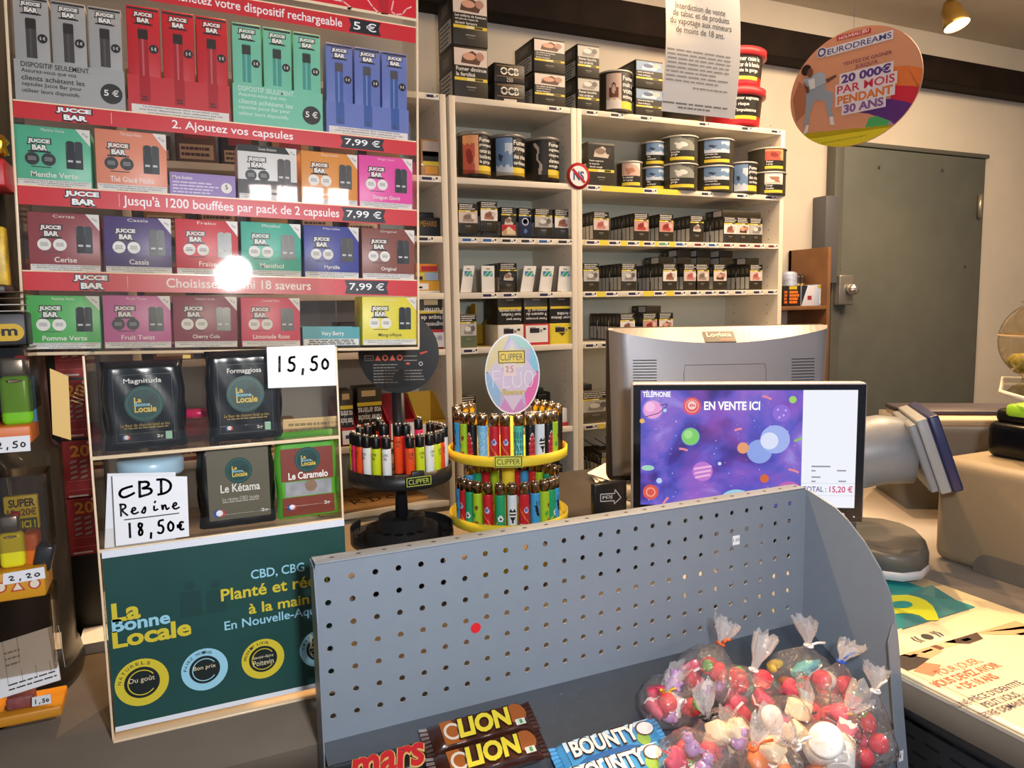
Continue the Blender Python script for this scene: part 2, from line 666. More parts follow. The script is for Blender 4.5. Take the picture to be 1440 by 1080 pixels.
def bookcase(label, x0, x1, strips):
    o = thing('bookcase', label, 'bookcase', (0, 0, 0), group=None)
    for a in (x0, x1 - .018):
        mb = MB().box(a, SY0, 0, a + .018, SY1, TOPZ, boardm, .0012)
        if a > x0:      # shelf-pin holes
            fr = Fr((a, SY0, 0), (0, -1, 0), (0, 0, 1))
            for k in range(46):
                for yy in (.05, .22):
                    mb.disc(fr, -yy, .6 + k * .032, .0022, M('#5b544a', .6), 1, n=8)
        mb.build('side_panel', o)
    MB().box(x0 + .018, SY1 - .006, 0, x1 - .018, SY1, TOPZ, backm).build('back_panel', o)
    rows = {1: TOPZ - ST}
    rows.update(SZ); rows.update({8: 0.5, 9: 0.09})
    for k, z in rows.items():
        sh = MB().box(x0 + .018, SY0 + .001, z - ST, x1 - .018, SY1 - .006, z + ST, boardm, .001).build('shelf', o)
        for kind, a, b in strips.get(k, []):
            fr = Fr((0, SY0 + .001, z))
            mb = MB()
            if kind == 'y':
                mb.rect(fr, a, -.008, b, .008, M('#ecd84a', .5), 1)
                mb.build('yellow_strip', sh)
            else:
                col = {'w': '#2b2447', 'b': '#2a5f9e', 'k': '#221f22', 'g': '#6aa36a', 'r': '#7d2f34'}[kind]
                mb.rect(fr, a, -.0075, b, .0075, M('#f3f0ea', .5), 2)
                W = b - a
                mb.rect(fr, a + .06 * W, -.0035, a + .62 * W, .004, M(col, .5), 3)
                mb.rect(fr, a + .66 * W, -.003, a + .8 * W, .0005, GREYT, 3)
                mb.rect(fr, a + .84 * W, -.001, a + .95 * W, .0045, INK, 3)
                mb.build('price_label', sh)
    return o


def sx(px, py, Y=SY0):
    return at(px, py, Y=Y).x


def lab(k, pairs, kind='w'):
    py = {1: 150, 2: 258, 3: 338, 4: 414, 5: 491, 6: 604, 7: 700}[k]
    return [(kind, sx(a, py), sx(b, py)) for a, b in pairs]


XA, XB, XC, XD = -0.089, 0.713, 1.118, 1.926
bookcase('cream bookcase at the left, mostly hidden behind the clear vape display', XA, XB, {
    1: lab(1, [(599, 617)]), 2: lab(2, [(592, 617)]), 3: lab(3, [(588, 610)], 'k')})
bookcase('narrow cream bookcase behind the two lighter towers', XB + .009, XC, {
    1: lab(1, [(771, 790)]),
    3: lab(3, [(649, 671)], 'b') + lab(3, [(678, 699)], 'b') + lab(3, [(705, 726), (732, 752)], 'k') + lab(3, [(757, 777)], 'b') + lab(3, [(784, 805)], 'k'),
    4: lab(4, [(678, 699), (707, 727), (758, 778)]), 5: lab(5, [(651, 672)])})
bookcase('wide cream bookcase full of cigarette packs behind the grey monitor', XC, XD, {
    1: lab(1, [(824, 841), (858, 877), (900, 917), (983, 998), (1043, 1058), (1085, 1099)], 'k'),
    2: [('y', sx(845, 264), sx(957, 268))] + lab(2, [(826, 844), (905, 924), (986, 1002), (1036, 1052), (1076, 1092)]),
    3: [('y', sx(822, 341), sx(962, 343))] + lab(3, [(824, 843), (856, 873), (882, 899), (905, 921)]) + lab(3, [(926, 942)], 'g') + lab(3, [(950, 966)], 'b') + lab(3, [(976, 992)], 'r') + lab(3, [(996, 1011)], 'b') + lab(3, [(1017, 1033), (1039, 1055), (1060, 1075), (1080, 1094)], 'r'),
    4: [('y', sx(822, 412), sx(851, 412)), ('y', sx(905, 412), sx(919, 412)), ('y', sx(937, 412), sx(948, 412))] + lab(4, [(822, 839), (852, 869), (883, 900), (920, 937), (948, 964), (970, 986), (991, 1007), (1010, 1025), (1033, 1048), (1059, 1073), (1079, 1093)]),
    5: lab(5, [(823, 841), (846, 858)]), 6: lab(6, [(823, 840)]) + [('y', sx(842, 600), sx(850, 600))]})

# ------------------------------------------------------------------ tobacco goods
def photo(mb, fr, u0, v0, u1, v1, kind, l=2):
    """the health-warning photograph printed on a pack: a few flat patches of colour"""
    W, H = u1 - u0, v1 - v0
    bg, a, b, c = {
        'pink': ('#d9c3bd', '#c9837a', '#b35f58', '#e8dcd6'), 'red': ('#c79a8f', '#b5453d', '#8f2f2b', '#e1b9a9'),
        'white': ('#e9e6e2', '#a4705a', '#8a5745', '#cfc7c0'), 'blue': ('#7f9cc0', '#c9d5e6', '#4c5f86', '#d9b9ae'),
        'dark': ('#26231f', '#cfc4b8', '#8d7568', '#3b3630'), 'grey': ('#b9b7b3', '#8b8784', '#d6d4d0', '#66625f'),
        'skin': ('#e3d4cc', '#5a3a2e', '#d9a58c', '#b98b7a'), 'mouth': ('#c9785a', '#a8402f', '#e2a07f', '#dcc2a8'),
        'foot': ('#cdbfb4', '#9d8a7d', '#7d6a5f', '#e0d6cd')}[kind]
    mb.rect(fr, u0, v0, u1, v1, M(bg, .4), l)
    mb.poly(fr, [(u0 + .2 * W, v0 + .15 * H), (u0 + .75 * W, v0 + .1 * H), (u0 + .85 * W, v0 + .55 * H), (u0 + .55 * W, v0 + .9 * H), (u0 + .25 * W, v0 + .6 * H)], M(a, .4), l + 1)
    mb.disc(fr, u0 + .45 * W, v0 + .55 * H, .2 * W, M(b, .4), l + 2, ry=.22 * H, n=10)
    mb.disc(fr, u0 + .78 * W, v0 + .6 * H, .13 * W, M(c, .4), l + 2, ry=.25 * H, n=10)


GOLD = '#e5cc3a'


def warning_face(mb, fr, w, h, kind, order='top', text=None, seed=3, strip=True, brand=True, flip=False):
    """front of a plain pack: dark text block, yellow strip and photograph; order says which comes first from the top"""
    if order == 'top':
        ty0, ty1, sy0, sy1, p0, p1 = .78, .985, .725, .77, .36, .72
    else:
        p0, p1, ty0, ty1, sy0, sy1 = .62, .95, .40, .61, .33, .39
    mb.rect(fr, .02 * w, ty0 * h, .98 * w, ty1 * h, OLIVED, 1)
    if text:
        n = len(text)
        hh = (ty1 - ty0) * h / n
        for i, t in enumerate(text):
            asp = text_geo(t)[2]
            th = hh * .72
            tw = min(th * asp, .9 * w)
            mb.text(fr, t, .07 * w, ty1 * h - (i + 1) * hh + .14 * hh, .07 * w + tw, ty1 * h - (i + 1) * hh + .14 * hh + th, WHITE, 2, off=.012)
    else:
        mb.lines(fr, .07 * w, (ty0 + .01) * h, .93 * w, (ty1 - .01) * h, 3, M('#d8d5cd', .5), 2, seed)
    if strip:
        mb.rect(fr, .02 * w, sy0 * h, .98 * w, sy1 * h, M(GOLD, .45), 1)
        mb.rect(fr, .38 * w, sy0 * h, .6 * w, sy1 * h, M('#eee6a8', .45), 2)
        mb.rect(fr, .62 * w, (sy0 + .008) * h, .85 * w, (sy1 - .008) * h, M('#3d3a2a', .45), 2)
    photo(mb, fr, .02 * w, p0 * h, .98 * w, p1 * h, kind)
    if brand:
        b1 = .25 if order == 'top' else .2
        mb.rect(fr, .36 * w, b1 * h, .64 * w, (b1 + .02) * h, GREYT, 2)
        mb.rect(fr, .4 * w, (b1 - .05) * h, .6 * w, (b1 - .035) * h, M('#6d675a', .5), 2)


def side_print(mb, fr, d, h, big=False):
    """left side: a dark upper field and a pale block of small print"""
    mb.rect(fr, .1 * d, .58 * h, .9 * d, .92 * h, M('#3f3d36', .4), 1)
    mb.rect(fr, .28 * d, .66 * h, .72 * d, .86 * h, M('#6f6c64', .4), 2)
    mb.rect(fr, .1 * d, .05 * h, .9 * d, .52 * h, M('#c9c7c0', .5), 1)
    mb.rect(fr, 0, .52 * h, d, .57 * h, M('#17150f', .4), 1)
    if big:
        mb.lines(fr, .16 * d, .08 * h, .86 * d, .5 * h, 5, M('#4a4843', .5), 2, 5, .45)


def carton(w, d, h, kind, order='bot', text=None, mat=OLIVE, bev=.0015, seed=1, big=False, strip=True):
    mb = MB().box(-w / 2, 0, 0, w / 2, d, h, mat, bev)
    warning_face(mb, Fr((-w / 2, 0, 0)), w, h, kind, order, text, seed, strip)
    side_print(mb, Fr((-w / 2, d, 0), (0, -1, 0), (0, 0, 1)), d, h, big)
    return mb


PW, PH, PD = .056, .086, .0225
_packs = {}


def pack_mesh(kind, shiny=False, order='top'):
    key = (kind, shiny, order)
    if key not in _packs:
        mat = M('#3a3428', .22, coat=.6) if shiny else OLIVE
        o = carton(PW, PD, PH, kind, order, mat=mat, seed=len(_packs) + 2).build('cigarette_pack')
        _packs[key] = o.data
        bpy.data.objects.remove(o)
    return _packs[key]


def put(mesh, name, loc, label, cat, group=None, rot=(0, 0, 0)):
    o = bpy.data.objects.new(name, mesh)
    COL.objects.link(o)
    o.location = loc
    o.rotation_euler = rot
    return tag(o, label, cat, group)


ROWN = {3: 'upper', 4: 'middle', 5: 'lower', 6: 'low', 7: 'lowest'}


def column(k, px0, px1, depth, kind, who, case='wide', shiny=False, y0=SY0 + .012, py=None):
    """a column of packs standing one behind another on shelf k"""
    X = at((px0 + px1) / 2, py or 340, Y=y0).x
    for i in range(depth):
        nm = f'{who}, {ROWN[k]} shelf'
        if i == 0:
            put(pack_mesh(kind, shiny), 'cigarette_pack', (X, y0, ztop(k)), f'front pack of the {nm}', 'cigarette pack', 'cigarette packs on the shelves')
        else:
            put(pack_mesh(kind, shiny), 'cigarette_pack', (X + .001 * ((i * 7) % 3 - 1), y0 + i * (PD + .0006), ztop(k)),
                f'{ORD[i]} pack back in the {nm}', 'cigarette pack', 'cigarette packs on the shelves')
    return X


def flat_packs(k, X, y0, base, n, kind, who, depth=1):
    for i in range(n):
        put(pack_mesh(kind), 'cigarette_pack', (X, y0, base + PD + i * (PD + .0005)), f'{ORD[i]} pack lying flat on {who}, {ROWN[k]} shelf', 'cigarette pack', 'cigarette packs lying flat', (radians(-90), 0, 0))


# wide bookcase, second shelf from the door side: tins and boxes of rolling tobacco
def tin(r, h, kind, text, face=0.0, body='#3d3829', lid='#cfcabf', lidh=.006, a0=-1.25, a1=.35, seed=1, lines=None, layout='side', bandc=GOLD):
    """round tobacco tin: photograph and warning text wrapped round the front"""
    R = r
    bm_, pa, pb = {'blue': ('#6f8fb8', '#c8d4e4', '#35405c'), 'red': ('#c05a45', '#e0a070', '#8f2f2b'), 'dark': ('#211f1b', '#b9a99a', '#6d5d52'),
                   'white': ('#e6e3df', '#a4705a', '#c9c2ba'), 'skin': ('#d9b7a4', '#c08066', '#efe0d6'), 'girl': ('#c9b0a5', '#6b4433', '#e8ded6'), 'grey': ('#8d9188', '#dfe0dc', '#4c5048')}[kind]
    z0, z1 = (.1 * h, .9 * h) if layout == 'side' else (.45 * h, .93 * h)

    def pic(q, v):
        # 0 background, 1 main shape, 2 dark or second shape
        w = .06 * sin(11 * v + seed) + .04 * sin(17 * q + 2)
        if kind == 'dark':
            return 1 if abs(q - .3 - .35 * (1 - v) + .07 * sin(v * 15)) < .055 + .05 * max(0, sin(v * 9)) and .05 < v < .95 else 0
        if kind == 'blue':
            if (q - .3) ** 2 * 6 + (v - .5 + w) ** 2 * 5 < .12: return 2
            return 1 if v < .32 + w * 2 or (q > .6 and .55 + w < v < .85) else 0
        if kind == 'red':
            if (q - .45 + w) ** 2 * 4 + (v - .45) ** 2 * 5 < .2: return 2
            return 1 if v > .8 + w or q > .78 + w else 0
        if kind == 'girl':
            if (q - .5) ** 2 * 9 + (v - .58) ** 2 * 6 < .2: return 0 if (q - .5) ** 2 * 14 + (v - .55) ** 2 * 9 < .16 else 1
            return 2 if v < .3 + w else (1 if abs(q - .5) < .3 and .3 < v < .6 else 0)
        if kind == 'white':
            return 1 if abs(q - .5 + (v - .5) * .5) < .2 + w and abs(v - .42) < .25 else (2 if v < .15 + w else 0)
        return 1 if (q - .4 + w) ** 2 * 3 + (v - .4 + w) ** 2 * 4 < .22 else (2 if q + v > 1.45 + w else 0)

    def fn(a, z):
        a -= face
        if z > h - lidh: return M(lid, .3, .3)
        if layout == 'side':
            if z0 < z < z1 and a0 <= a <= a1:
                q = (a - a0) / (a1 - a0)
                if q < .48:
                    return M((bm_, pa, pb)[pic(q / .48, (z - z0) / (z1 - z0))], .4)
                if z < .26 * h: return M(bandc, .45)
                return OLIVED
        else:
            if a0 <= a <= a1:
                if z0 < z < z1:
                    q = (a - a0) / (a1 - a0)
                    return M((bm_, pa, pb)[pic(q, (z - z0) / (z1 - z0))], .4)
                if .2 * h < z <= z0: return OLIVED
                if .09 * h < z <= .2 * h: return M(bandc, .45)
        return M(body, .4)
    mb = MB()
    NZ = 34
    zs = [0] + [h * i / NZ for i in range(1, NZ)]
    prof = [(r * .97, 0)] + [(r, z) for z in zs[1:] if z < h - lidh - .0005] + [(r, h - lidh), (r * 1.04, h - lidh), (r * 1.04, h - .001), (r * .97, h), (r * .93, h - .003), (0, h - .003)]
    mb.lathe(prof, M(body, .4), 110, fn=fn)
    fr = Fr((0, 0, 0))
    mid = a0 + .5 * (a1 - a0) if layout == 'side' else a0 + .08
    n = len(text)
    if layout == 'side':
        u0, u1 = (mid + face) * R, (a1 + face) * R - .002
        t0, t1 = .28 * h, .88 * h
    else:
        u0, u1 = (a0 + face) * R + .002, (a1 + face) * R - .002
        t0, t1 = .22 * h, .44 * h
    # bend=R turns u into an angle measured from the front
    for i, t in enumerate(text):
        hh = (t1 - t0) / n
        asp = text_geo(t)[2]
        th = hh * .7
        tw = min(th * asp, (u1 - u0) * .98)
        mb.text(fr, t, u0 + .002, t1 - (i + 1) * hh + .15 * hh, u0 + .002 + tw, t1 - (i + 1) * hh + .15 * hh + th, WHITE, 3, off=.015, bend=R)
    return mb


def tin_at(px0, px1, py, k, h, kind, text, label, n=1, face=.1, y=None, group='tobacco tins', **kw):
    yy = y or SY0 + .045
    a = at(px0, py, Y=yy).x; b = at(px1, py, Y=yy).x
    r = (b - a) / 2 * .93
    mb = tin(r, h, kind, text, face, **kw)
    out = []
    for i in range(n):
        lbl = label if n == 1 else label + (', upper of two' if i else ', lower of two')
        if i == 0:
            o = mb.build('tobacco_tin', None, ((a + b) / 2, yy, ztop(k)), label=lbl, cat='tin', group=group)
        else:
            o = put(out[0].data, 'tobacco_tin', ((a + b) / 2, yy, ztop(k) + i * (h + .0005)), lbl, 'tin', group)
        out.append(o)
    return out


VIEW = .62     # the tins are turned to face the aisle
bx = at(844, 240, Y=2.0).x
carton(.095, .09, .13, 'dark', 'bot', ['Fumer augmente', 'le risque de', 'devenir aveugle'], M('#3a3529', .4)).build('tobacco_box', None, (bx + .004, 2.0, ztop(2)), label='tall dark tobacco box with smoke photo beside the round no-smoking badge', cat='box')
tin_at(869, 901, 240, 2, .082, 'skin', ['le cancer', 'de la gorge'], 'short tobacco tin with skin photo beside the tall dark box', face=-.3, layout='top', a0=-.9, a1=.7)
tin_at(903, 933, 240, 2, .078, 'blue', ['des', 'cardiaques'], 'dark tobacco tin with blue photo behind the double stack', 2, face=-.3, layout='top', a0=-.9, a1=.9, y=2.06)
tin_at(932, 977, 240, 2, .0845, 'grey', ['bouche', 'gorge'], 'large tin with pale photo, left of the middle stacks', 2, face=-.25, layout='top', a0=-.9, a1=.55)
tin_at(979, 1026, 240, 2, .0845, 'blue', ['provoque des', 'crises cardiaques'], 'large tin with blue surgery photo, right of the middle stacks', 2, face=-.25, layout='top', a0=-.9, a1=.5)
tin_at(1025, 1060, 245, 2, .105, 'blue', ['Fumer', 'provoque', 'des crises', 'cardiaques'], 'tobacco tin with blue bedside photo near the right end of the shelf', face=-.2, a0=-1.0, a1=.9)
t = tin_at(1057, 1099, 245, 2, .078, 'white', ['Fumer', 'bouche'], 'dark tin with white photo at the right end of the shelf', 1, face=-.35, layout='top', a0=-.5, a1=.6)
tin_at(1057, 1099, 245, 2, .078, 'red', ['Fumer', 'la gorge'], 'dark tin with red wound photo on top at the right end of the shelf', 1, face=-.35, layout='top', a0=-.5, a1=.6)[0].location.z += .079

# cigarette packs, upper, middle and lower shelf of the wide bookcase
column(3, 833, 858, 3, 'pink', 'pink-photo column, first from left', py=330)
column(3, 892, 912, 6, 'red', 'red-photo column, second from left', py=330)
column(3, 927, 947, 4, 'red', 'round red-photo column, third from left', py=330)
column(3, 971, 989, 6, 'dark', 'dark-photo column, fourth from left', py=330)
xa = column(3, 1019, 1035, 7, 'white', 'glossy white-photo column, fifth from left', shiny=True, py=330)
xb = column(3, 1037, 1053, 5, 'skin', 'glossy skin-photo column, sixth from left', shiny=True, py=330)
xc = column(3, 1055, 1071, 5, 'grey', 'glossy grey-photo column at the right end', shiny=True, py=330)
zt = ztop(3) + PH + .0006
for nm, x in (('the glossy white-photo column', xa), ('the glossy skin-photo column', xb), ('the glossy grey-photo column', xc)):
    flat_packs(3, x, SY0 + .02, zt, 1, 'pink', nm)

column(4, 822, 841, 1, 'grey', 'grey-photo column beside the left upright', py=400)
column(4, 873, 896, 6, 'grey', 'silver-wrapped column, second from left', shiny=True, py=400)
x1 = column(4, 930, 954, 7, 'white', 'white-photo column, third from left', py=400)
x2 = column(4, 963, 979, 3, 'pink', 'pink feet-photo column, fourth from left', py=400)
x3 = column(4, 979, 996, 3, 'foot', 'brown feet-photo column, fifth from left', py=400)
x4 = column(4, 1003, 1022, 4, 'skin', 'two-people-photo column, sixth from left', py=400)
x5 = column(4, 1053, 1073, 7, 'pink', 'pale pink-photo column at the right end', py=400)
zt = ztop(4) + PH + .0006
for n, nm, x in ((1, 'the white-photo column', x1), (2, 'the pink feet-photo column', x2 - .012), (2, 'the brown feet-photo column', x3 + .02), (2, 'the two-people-photo column', x4 + .04), (1, 'the pale pink end column', x5)):
    flat_packs(4, x, SY0 + .03, zt, n, 'foot', nm)

column(5, 873, 892, 8, 'white', 'white-photo column above the monitor', py=470)
y1 = column(5, 904, 924, 4, 'red', 'red-photo column above the monitor', py=470)
y2 = column(5, 927, 946, 2, 'skin', 'two-people-photo column above the monitor', py=470)
flat_packs(5, y1 + .02, SY0 + .02, ztop(5) + PH + .0006, 1, 'grey', 'the half-hidden red-photo column')
# low shelves beside the monitor edge
for i in range(5):
    put(pack_mesh('grey', True), 'cigarette_pack', (at(822, 560, Y=2.06).x, 2.06, ztop(6) + PD + i * (PD + .0008)), f'{ORD[i]} pack from the bottom of the flat pile left of monitor', 'cigarette pack', 'flat pile on the low shelf', (radians(-90), 0, 0))
carton(.10, .06, .10, 'grey', 'top', mat=M('#5d584c', .2, coat=.5)).build('cigarette_carton', None, (at(838, 570, Y=1.99).x, 1.99, ztop(6)), label='glossy wrapped block of packs on the low shelf beside the monitor', cat='carton')
column(7, 846, 866, 5, 'grey', 'dark wrapped column left of monitor', py=650)
column(7, 868, 888, 4, 'red', 'red-photo column left of monitor', py=650)
wd = MB()
wx0, wx1 = at(824, 640, Y=1.99).x, at(888, 640, Y=1.99).x
for k in range(5):
    x = wx0 + (wx1 - wx0) * k / 4
    wd.tube([(x, 1.984, ztop(7)), (x, 1.984, ztop(7) + .075), (x, 2.15, ztop(7) + .1)], .0016, BLACK, 6)
wd.tube([(wx0, 1.984, ztop(7) + .075), (wx1, 1.984, ztop(7) + .075)], .0016, BLACK, 6)
wd.build('wire_divider', label='black wire divider in front of the packs on the lowest shelf', cat='divider')

# narrow bookcase: three big tins on a clear tray
trx0, trx1 = XB + .03, at(782, 240, Y=1.99).x
tr = MB().box(trx0, 1.984, ztop(2), trx1, 2.2, ztop(2) + .004, ACRYL2)
tr.box(trx0, 1.984, ztop(2) + .004, trx1, 1.987, ztop(2) + .022, ACRYL2)
tr.build('clear_tray', label='clear plastic tray under the three big tobacco tins', cat='tray')
for (a, b, kind, tx, lb) in ((644, 690, 'red', ['Fumer', 'provoque le', 'cancer de la', 'bouche et de', 'la gorge'], 'big dark tin with orange mouth photo, left of three on clear tray'),
                             (690, 737, 'blue', ['Fumer', 'provoque', 'des crises', 'cardiaques'], 'big dark tin with blue hospital photo, middle of three on clear tray'),
                             (739, 785, 'dark', ['Fumer', 'augmente le', 'risque de', 'devenir', 'aveugle'], 'big dark tin with white smoke photo, right of three on clear tray')):
    o = tin_at(a, b, 230, 2, .128, kind, tx, lb, face=.0, y=2.04, body='#2b2822', lid='#8f8b84', lidh=.01, a0=-1.15, a1=.95, group='three big tins')[0]
    o.location.z += .0045

# second row: six packs in clear pushers
for i, (a, b, kind, shiny, dz, lb) in enumerate(((644, 673, 'foot', False, .006, 'dark pack with hunched figure photo'), (675, 701, 'white', False, .014, 'pack with white photo of a hand, standing tallest'),
                                                (704, 727, 'dark', False, .0, 'dark pack with red and cream front'), (729, 748, 'blue', False, .0, 'dark blue pack with round emblem'),
                                                (751, 778, 'grey', True, .0, 'glossy olive pack with pale oval'), (779, 804, 'white', True, .0, 'glossy black-edged pack with brown photo'))):
    x0, x1 = at(a, 320, Y=2.0).x, at(b, 320, Y=2.0).x
    w = (x1 - x0) * .94
    mb = carton(w, .03, .085, kind, 'top', mat=M('#3a3428', .2, coat=.6) if shiny else OLIVED if i in (2, 3) else OLIVE, seed=i + 20)
    fr = Fr((-w / 2, 0, 0))
    if i == 2:
        mb.rect(fr, .04 * w, 0.004, .96 * w, .035, M('#c3363c', .4), 4)
        mb.poly(fr, [(.04 * w, .004), (.96 * w, .004), (.96 * w, .014), (.5 * w, .03), (.04 * w, .014)], M('#e6d3b0', .4), 5)
    if i == 3:
        mb.rect(fr, .02 * w, .003, .98 * w, .06, M('#20294f', .35), 4)
        mb.ring(fr, .5 * w, .045, .008, .011, M('#c9cbe0', .4), 5)
        mb.disc(fr, .5 * w, .018, .006, M('#5a7bb5', .3), 5)
    mb.build('cigarette_pack', None, ((x0 + x1) / 2, 2.0, ztop(3) + .004 + dz), label=lb + ', in clear pushers', cat='cigarette pack', group='packs in clear pushers')
    ps = MB().box(x0 + .001, 1.983, ztop(3), x1 - .001, 2.16, ztop(3) + .0035, ACRYL2)
    ps.box(x0 + .001, 1.983, ztop(3) + .0035, x0 + .012, 1.986, ztop(3) + .034, ACRYL2)
    ps.box(x1 - .012, 1.983, ztop(3) + .0035, x1 - .001, 1.986, ztop(3) + .034, ACRYL2)
    ps.box(x0 + .012, 1.983, ztop(3) + .0035, x1 - .012, 1.986, ztop(3) + .010, ACRYL2)
    if dz: ps.box(x0 + .012, 2.001, ztop(3) + .0035, x1 - .012, 2.028, ztop(3) + .0035 + dz, ACRYL2)
    ps.build('pack_pusher', label=f'clear plastic pusher holding the {lb}', cat='holder', group='clear pushers')

# third row: white cards in clear pushers and one tall column
column(4, 703, 727, 6, 'dark', 'crinkled foil column among white cards', case='narrow', shiny=True, y0=2.012, py=390)
for i, (a, b, sl, lb) in enumerate(((647, 662, .012, 'first'), (677, 695, 0, 'second'), (731, 748, .014, 'third'), (757, 774, .012, 'fourth'), (783, 801, .008, 'last'))):
    x0, x1 = at(a, 400, Y=1.995).x, at(b, 400, Y=1.995).x
    mb = MB().prism([(0, 0), (x1 - x0, 0), (x1 - x0 + sl, .075), (sl, .075)], 0, .004, M('#ecebe6', .4), Fr((x0 - (x0 + x1) / 2, .004, 0)))
    fr = Fr((x0 - (x0 + x1) / 2 + sl * .7, 0, 0))
    W = x1 - x0
    mb.rect(fr, .35 * W, .064, .65 * W, .068, GREYT, 1)
    mb.poly(fr, [(.15 * W, .045), (.5 * W, .06), (.15 * W, .06)], M('#2f7fc0', .4), 1)
    mb.poly(fr, [(.2 * W, .045), (.55 * W, .06), (.85 * W, .06), (.5 * W, .045)], M('#3aa87a', .4), 2)
    mb.poly(fr, [(.6 * W, .045), (.85 * W, .045), (.85 * W, .057)], M('#38a0d8', .4), 1)
    mb.build('empty_slot_card', None, ((x0 + x1) / 2, 1.992, ztop(4) + .001), label=f'white slot card with green and blue triangles, {lb} from left', cat='card', group='white slot cards')
    ps = MB().box(x1 + .004, 1.984, ztop(4), x1 + .03, 2.14, ztop(4) + .003, ACRYL2)
    ps.box(x1 + .004, 1.984, ztop(4) + .003, x1 + .007, 2.05, ztop(4) + .05, ACRYL2)
    ps.build('pack_pusher', label=f'clear plastic pusher right of the {lb} white slot card', cat='holder', group='clear pushers')

# fourth row: pouches in small dispenser boxes
pb = carton(.05, .03, .095, 'grey', 'top', mat=M('#5d6a50', .4)).build('tobacco_pouch', None, (at(659, 470, Y=2.0).x, 2.0, ztop(5)), label='green and grey tobacco pouch at the left end, beside the dark yellow carton', cat='pouch')
yb = MB()
x0, x1 = at(669, 470, Y=2.03).x, at(700, 470, Y=2.03).x
prf = [(0, 0), (.12, 0), (.12, .06), (.075, .085), (.03, .125), (0, .125)]
yb.prism(prf, 0, .003, M('#b58f1c', .5), Fr((x1, 2.03, ztop(5)), (0, 1, 0), (0, 0, 1)))
yb.prism(prf, 0, .003, M('#b58f1c', .5), Fr((x0, 2.03, ztop(5)), (0, 1, 0), (0, 0, 1)))
yb.box(x0, 2.15, ztop(5), x1, 2.153, ztop(5) + .06, M('#b58f1c', .5))
yb.box(x0, 2.03, ztop(5), x1, 2.15, ztop(5) + .002, M('#b58f1c', .5))
yb.build('open_carton', label='empty dark yellow open carton behind the oval lighter sign', cat='carton')
for i, (a, b, bodyc, rim, t, lb) in enumerate(((700, 737, '#efeee9', '#ece3c8', ['Fumer peut', "tuer l'enfant", 'que vous attendez'], 'white dispenser box of upside-down dark pouches behind the oval sign'),
                                              (737, 773, '#efeee9', '#c7333a', ['Fumer provoque', '9 cancers du', 'poumon sur 10'], 'white dispenser box with red rim holding wrapped dark pouches'),
                                              (773, 808, '#e9d43c', '#e9d43c', ['Fumer diminue', 'la fertilité'], 'yellow dispenser box holding dark pouches, right end of the shelf'))):
    x0, x1 = at(a, 480, Y=1.99).x + .001, at(b, 480, Y=1.99).x - .001
    root = thing('dispenser_box', lb, 'box', ((x0 + x1) / 2, 1.99, ztop(5)), group='pouch dispenser boxes')
    w = x1 - x0
    mb = MB().box(-w / 2, 0, 0, w / 2, .1, .062, M(rim, .45), .001)
    fr = Fr((-w / 2, 0, 0))
    mb.rect(fr, .06 * w, .008, .94 * w, .058, M(bodyc, .45), 1)
    mb.rect(fr, .22 * w, .036, .6 * w, .05, M('#26212a', .5), 2)
    mb.rect(fr, .22 * w, .05, .45 * w, .053, GREYT, 2)
    mb.rect(fr, .62 * w, .038, .72 * w, .046, GREYT, 2)
    mb.rect(fr, .75 * w, .044, .86 * w, .05, INK, 2)
    if i == 2: mb.poly(fr, [(.35 * w, .034), (.65 * w, .034), (.5 * w, .024)], M('#4a3c14', .5), 2)
    mb.build('box', root)
    h = .088
    mb = MB().box(-w / 2 + .002, .004, .062, w / 2 - .002, .09, .062 + h, M('#4a4537', .2, coat=.7) if i == 1 else OLIVE, .004)
    fr2 = Fr((w / 2 - .002, .004, .062 + h), (-1, 0, 0), (0, 0, -1))   # printed upside down
    W = w - .004
    mb.rect(fr2, .03 * W, .5 * h, .97 * W, .97 * h, OLIVED, 2)
    for j, tt in enumerate(t):
        th = .42 * h / 3 * .75
        tw = min(th * text_geo(tt)[2], .88 * W)
        mb.text(fr2, tt, .06 * W, .9 * h - (j + 1) * .14 * h, .06 * W + tw, .9 * h - (j + 1) * .14 * h + th, WHITE, 3, off=.01)
    mb.rect(fr2, .03 * W, .42 * h, .97 * W, .5 * h, M(GOLD, .45), 2)
    mb.rect(fr2, .35 * W, .17 * h, .65 * W, .2 * h, GREYT, 2)
    mb.build('pouch_block', root)

# fifth and sixth shelf of the narrow bookcase, seen past the yellow lighter tower
for i, (a, b, py, k, h, kind) in enumerate(((646, 668, 560, 6, .11, 'grey'), (735, 752, 560, 6, .1, 'dark'))):
    carton(.055, .06, h, kind, 'top', mat=M('#3a3428', .2, coat=.6)).build('tobacco_pouch', None, (at((a + b) / 2, py, Y=2.03).x, 2.03, ztop(k)), label=('wrapped dark pouch left of the oval lighter sign' if i == 0 else 'dark pouch with yellow band right of the oval lighter sign'), cat='pouch')
cb = MB()
x0 = at(752, 560, Y=2.02).x
for k in range(5):
    q = Vector((x0 + .02 + .012 * k, 2.05, ztop(6) + .11 - .02 * k))
    cb.box(q.x - .016, q.y - .02, q.z - .012, q.x + .016, q.y + .02, q.z + .008, BLACK, .003)
cb.box(x0 + .03, 2.06, ztop(6), x0 + .075, 2.1, ztop(6) + .1, BLACK, .004)
cb.build('filter_rack', label='black stepped plastic rack beside the oval lighter sign', cat='rack')
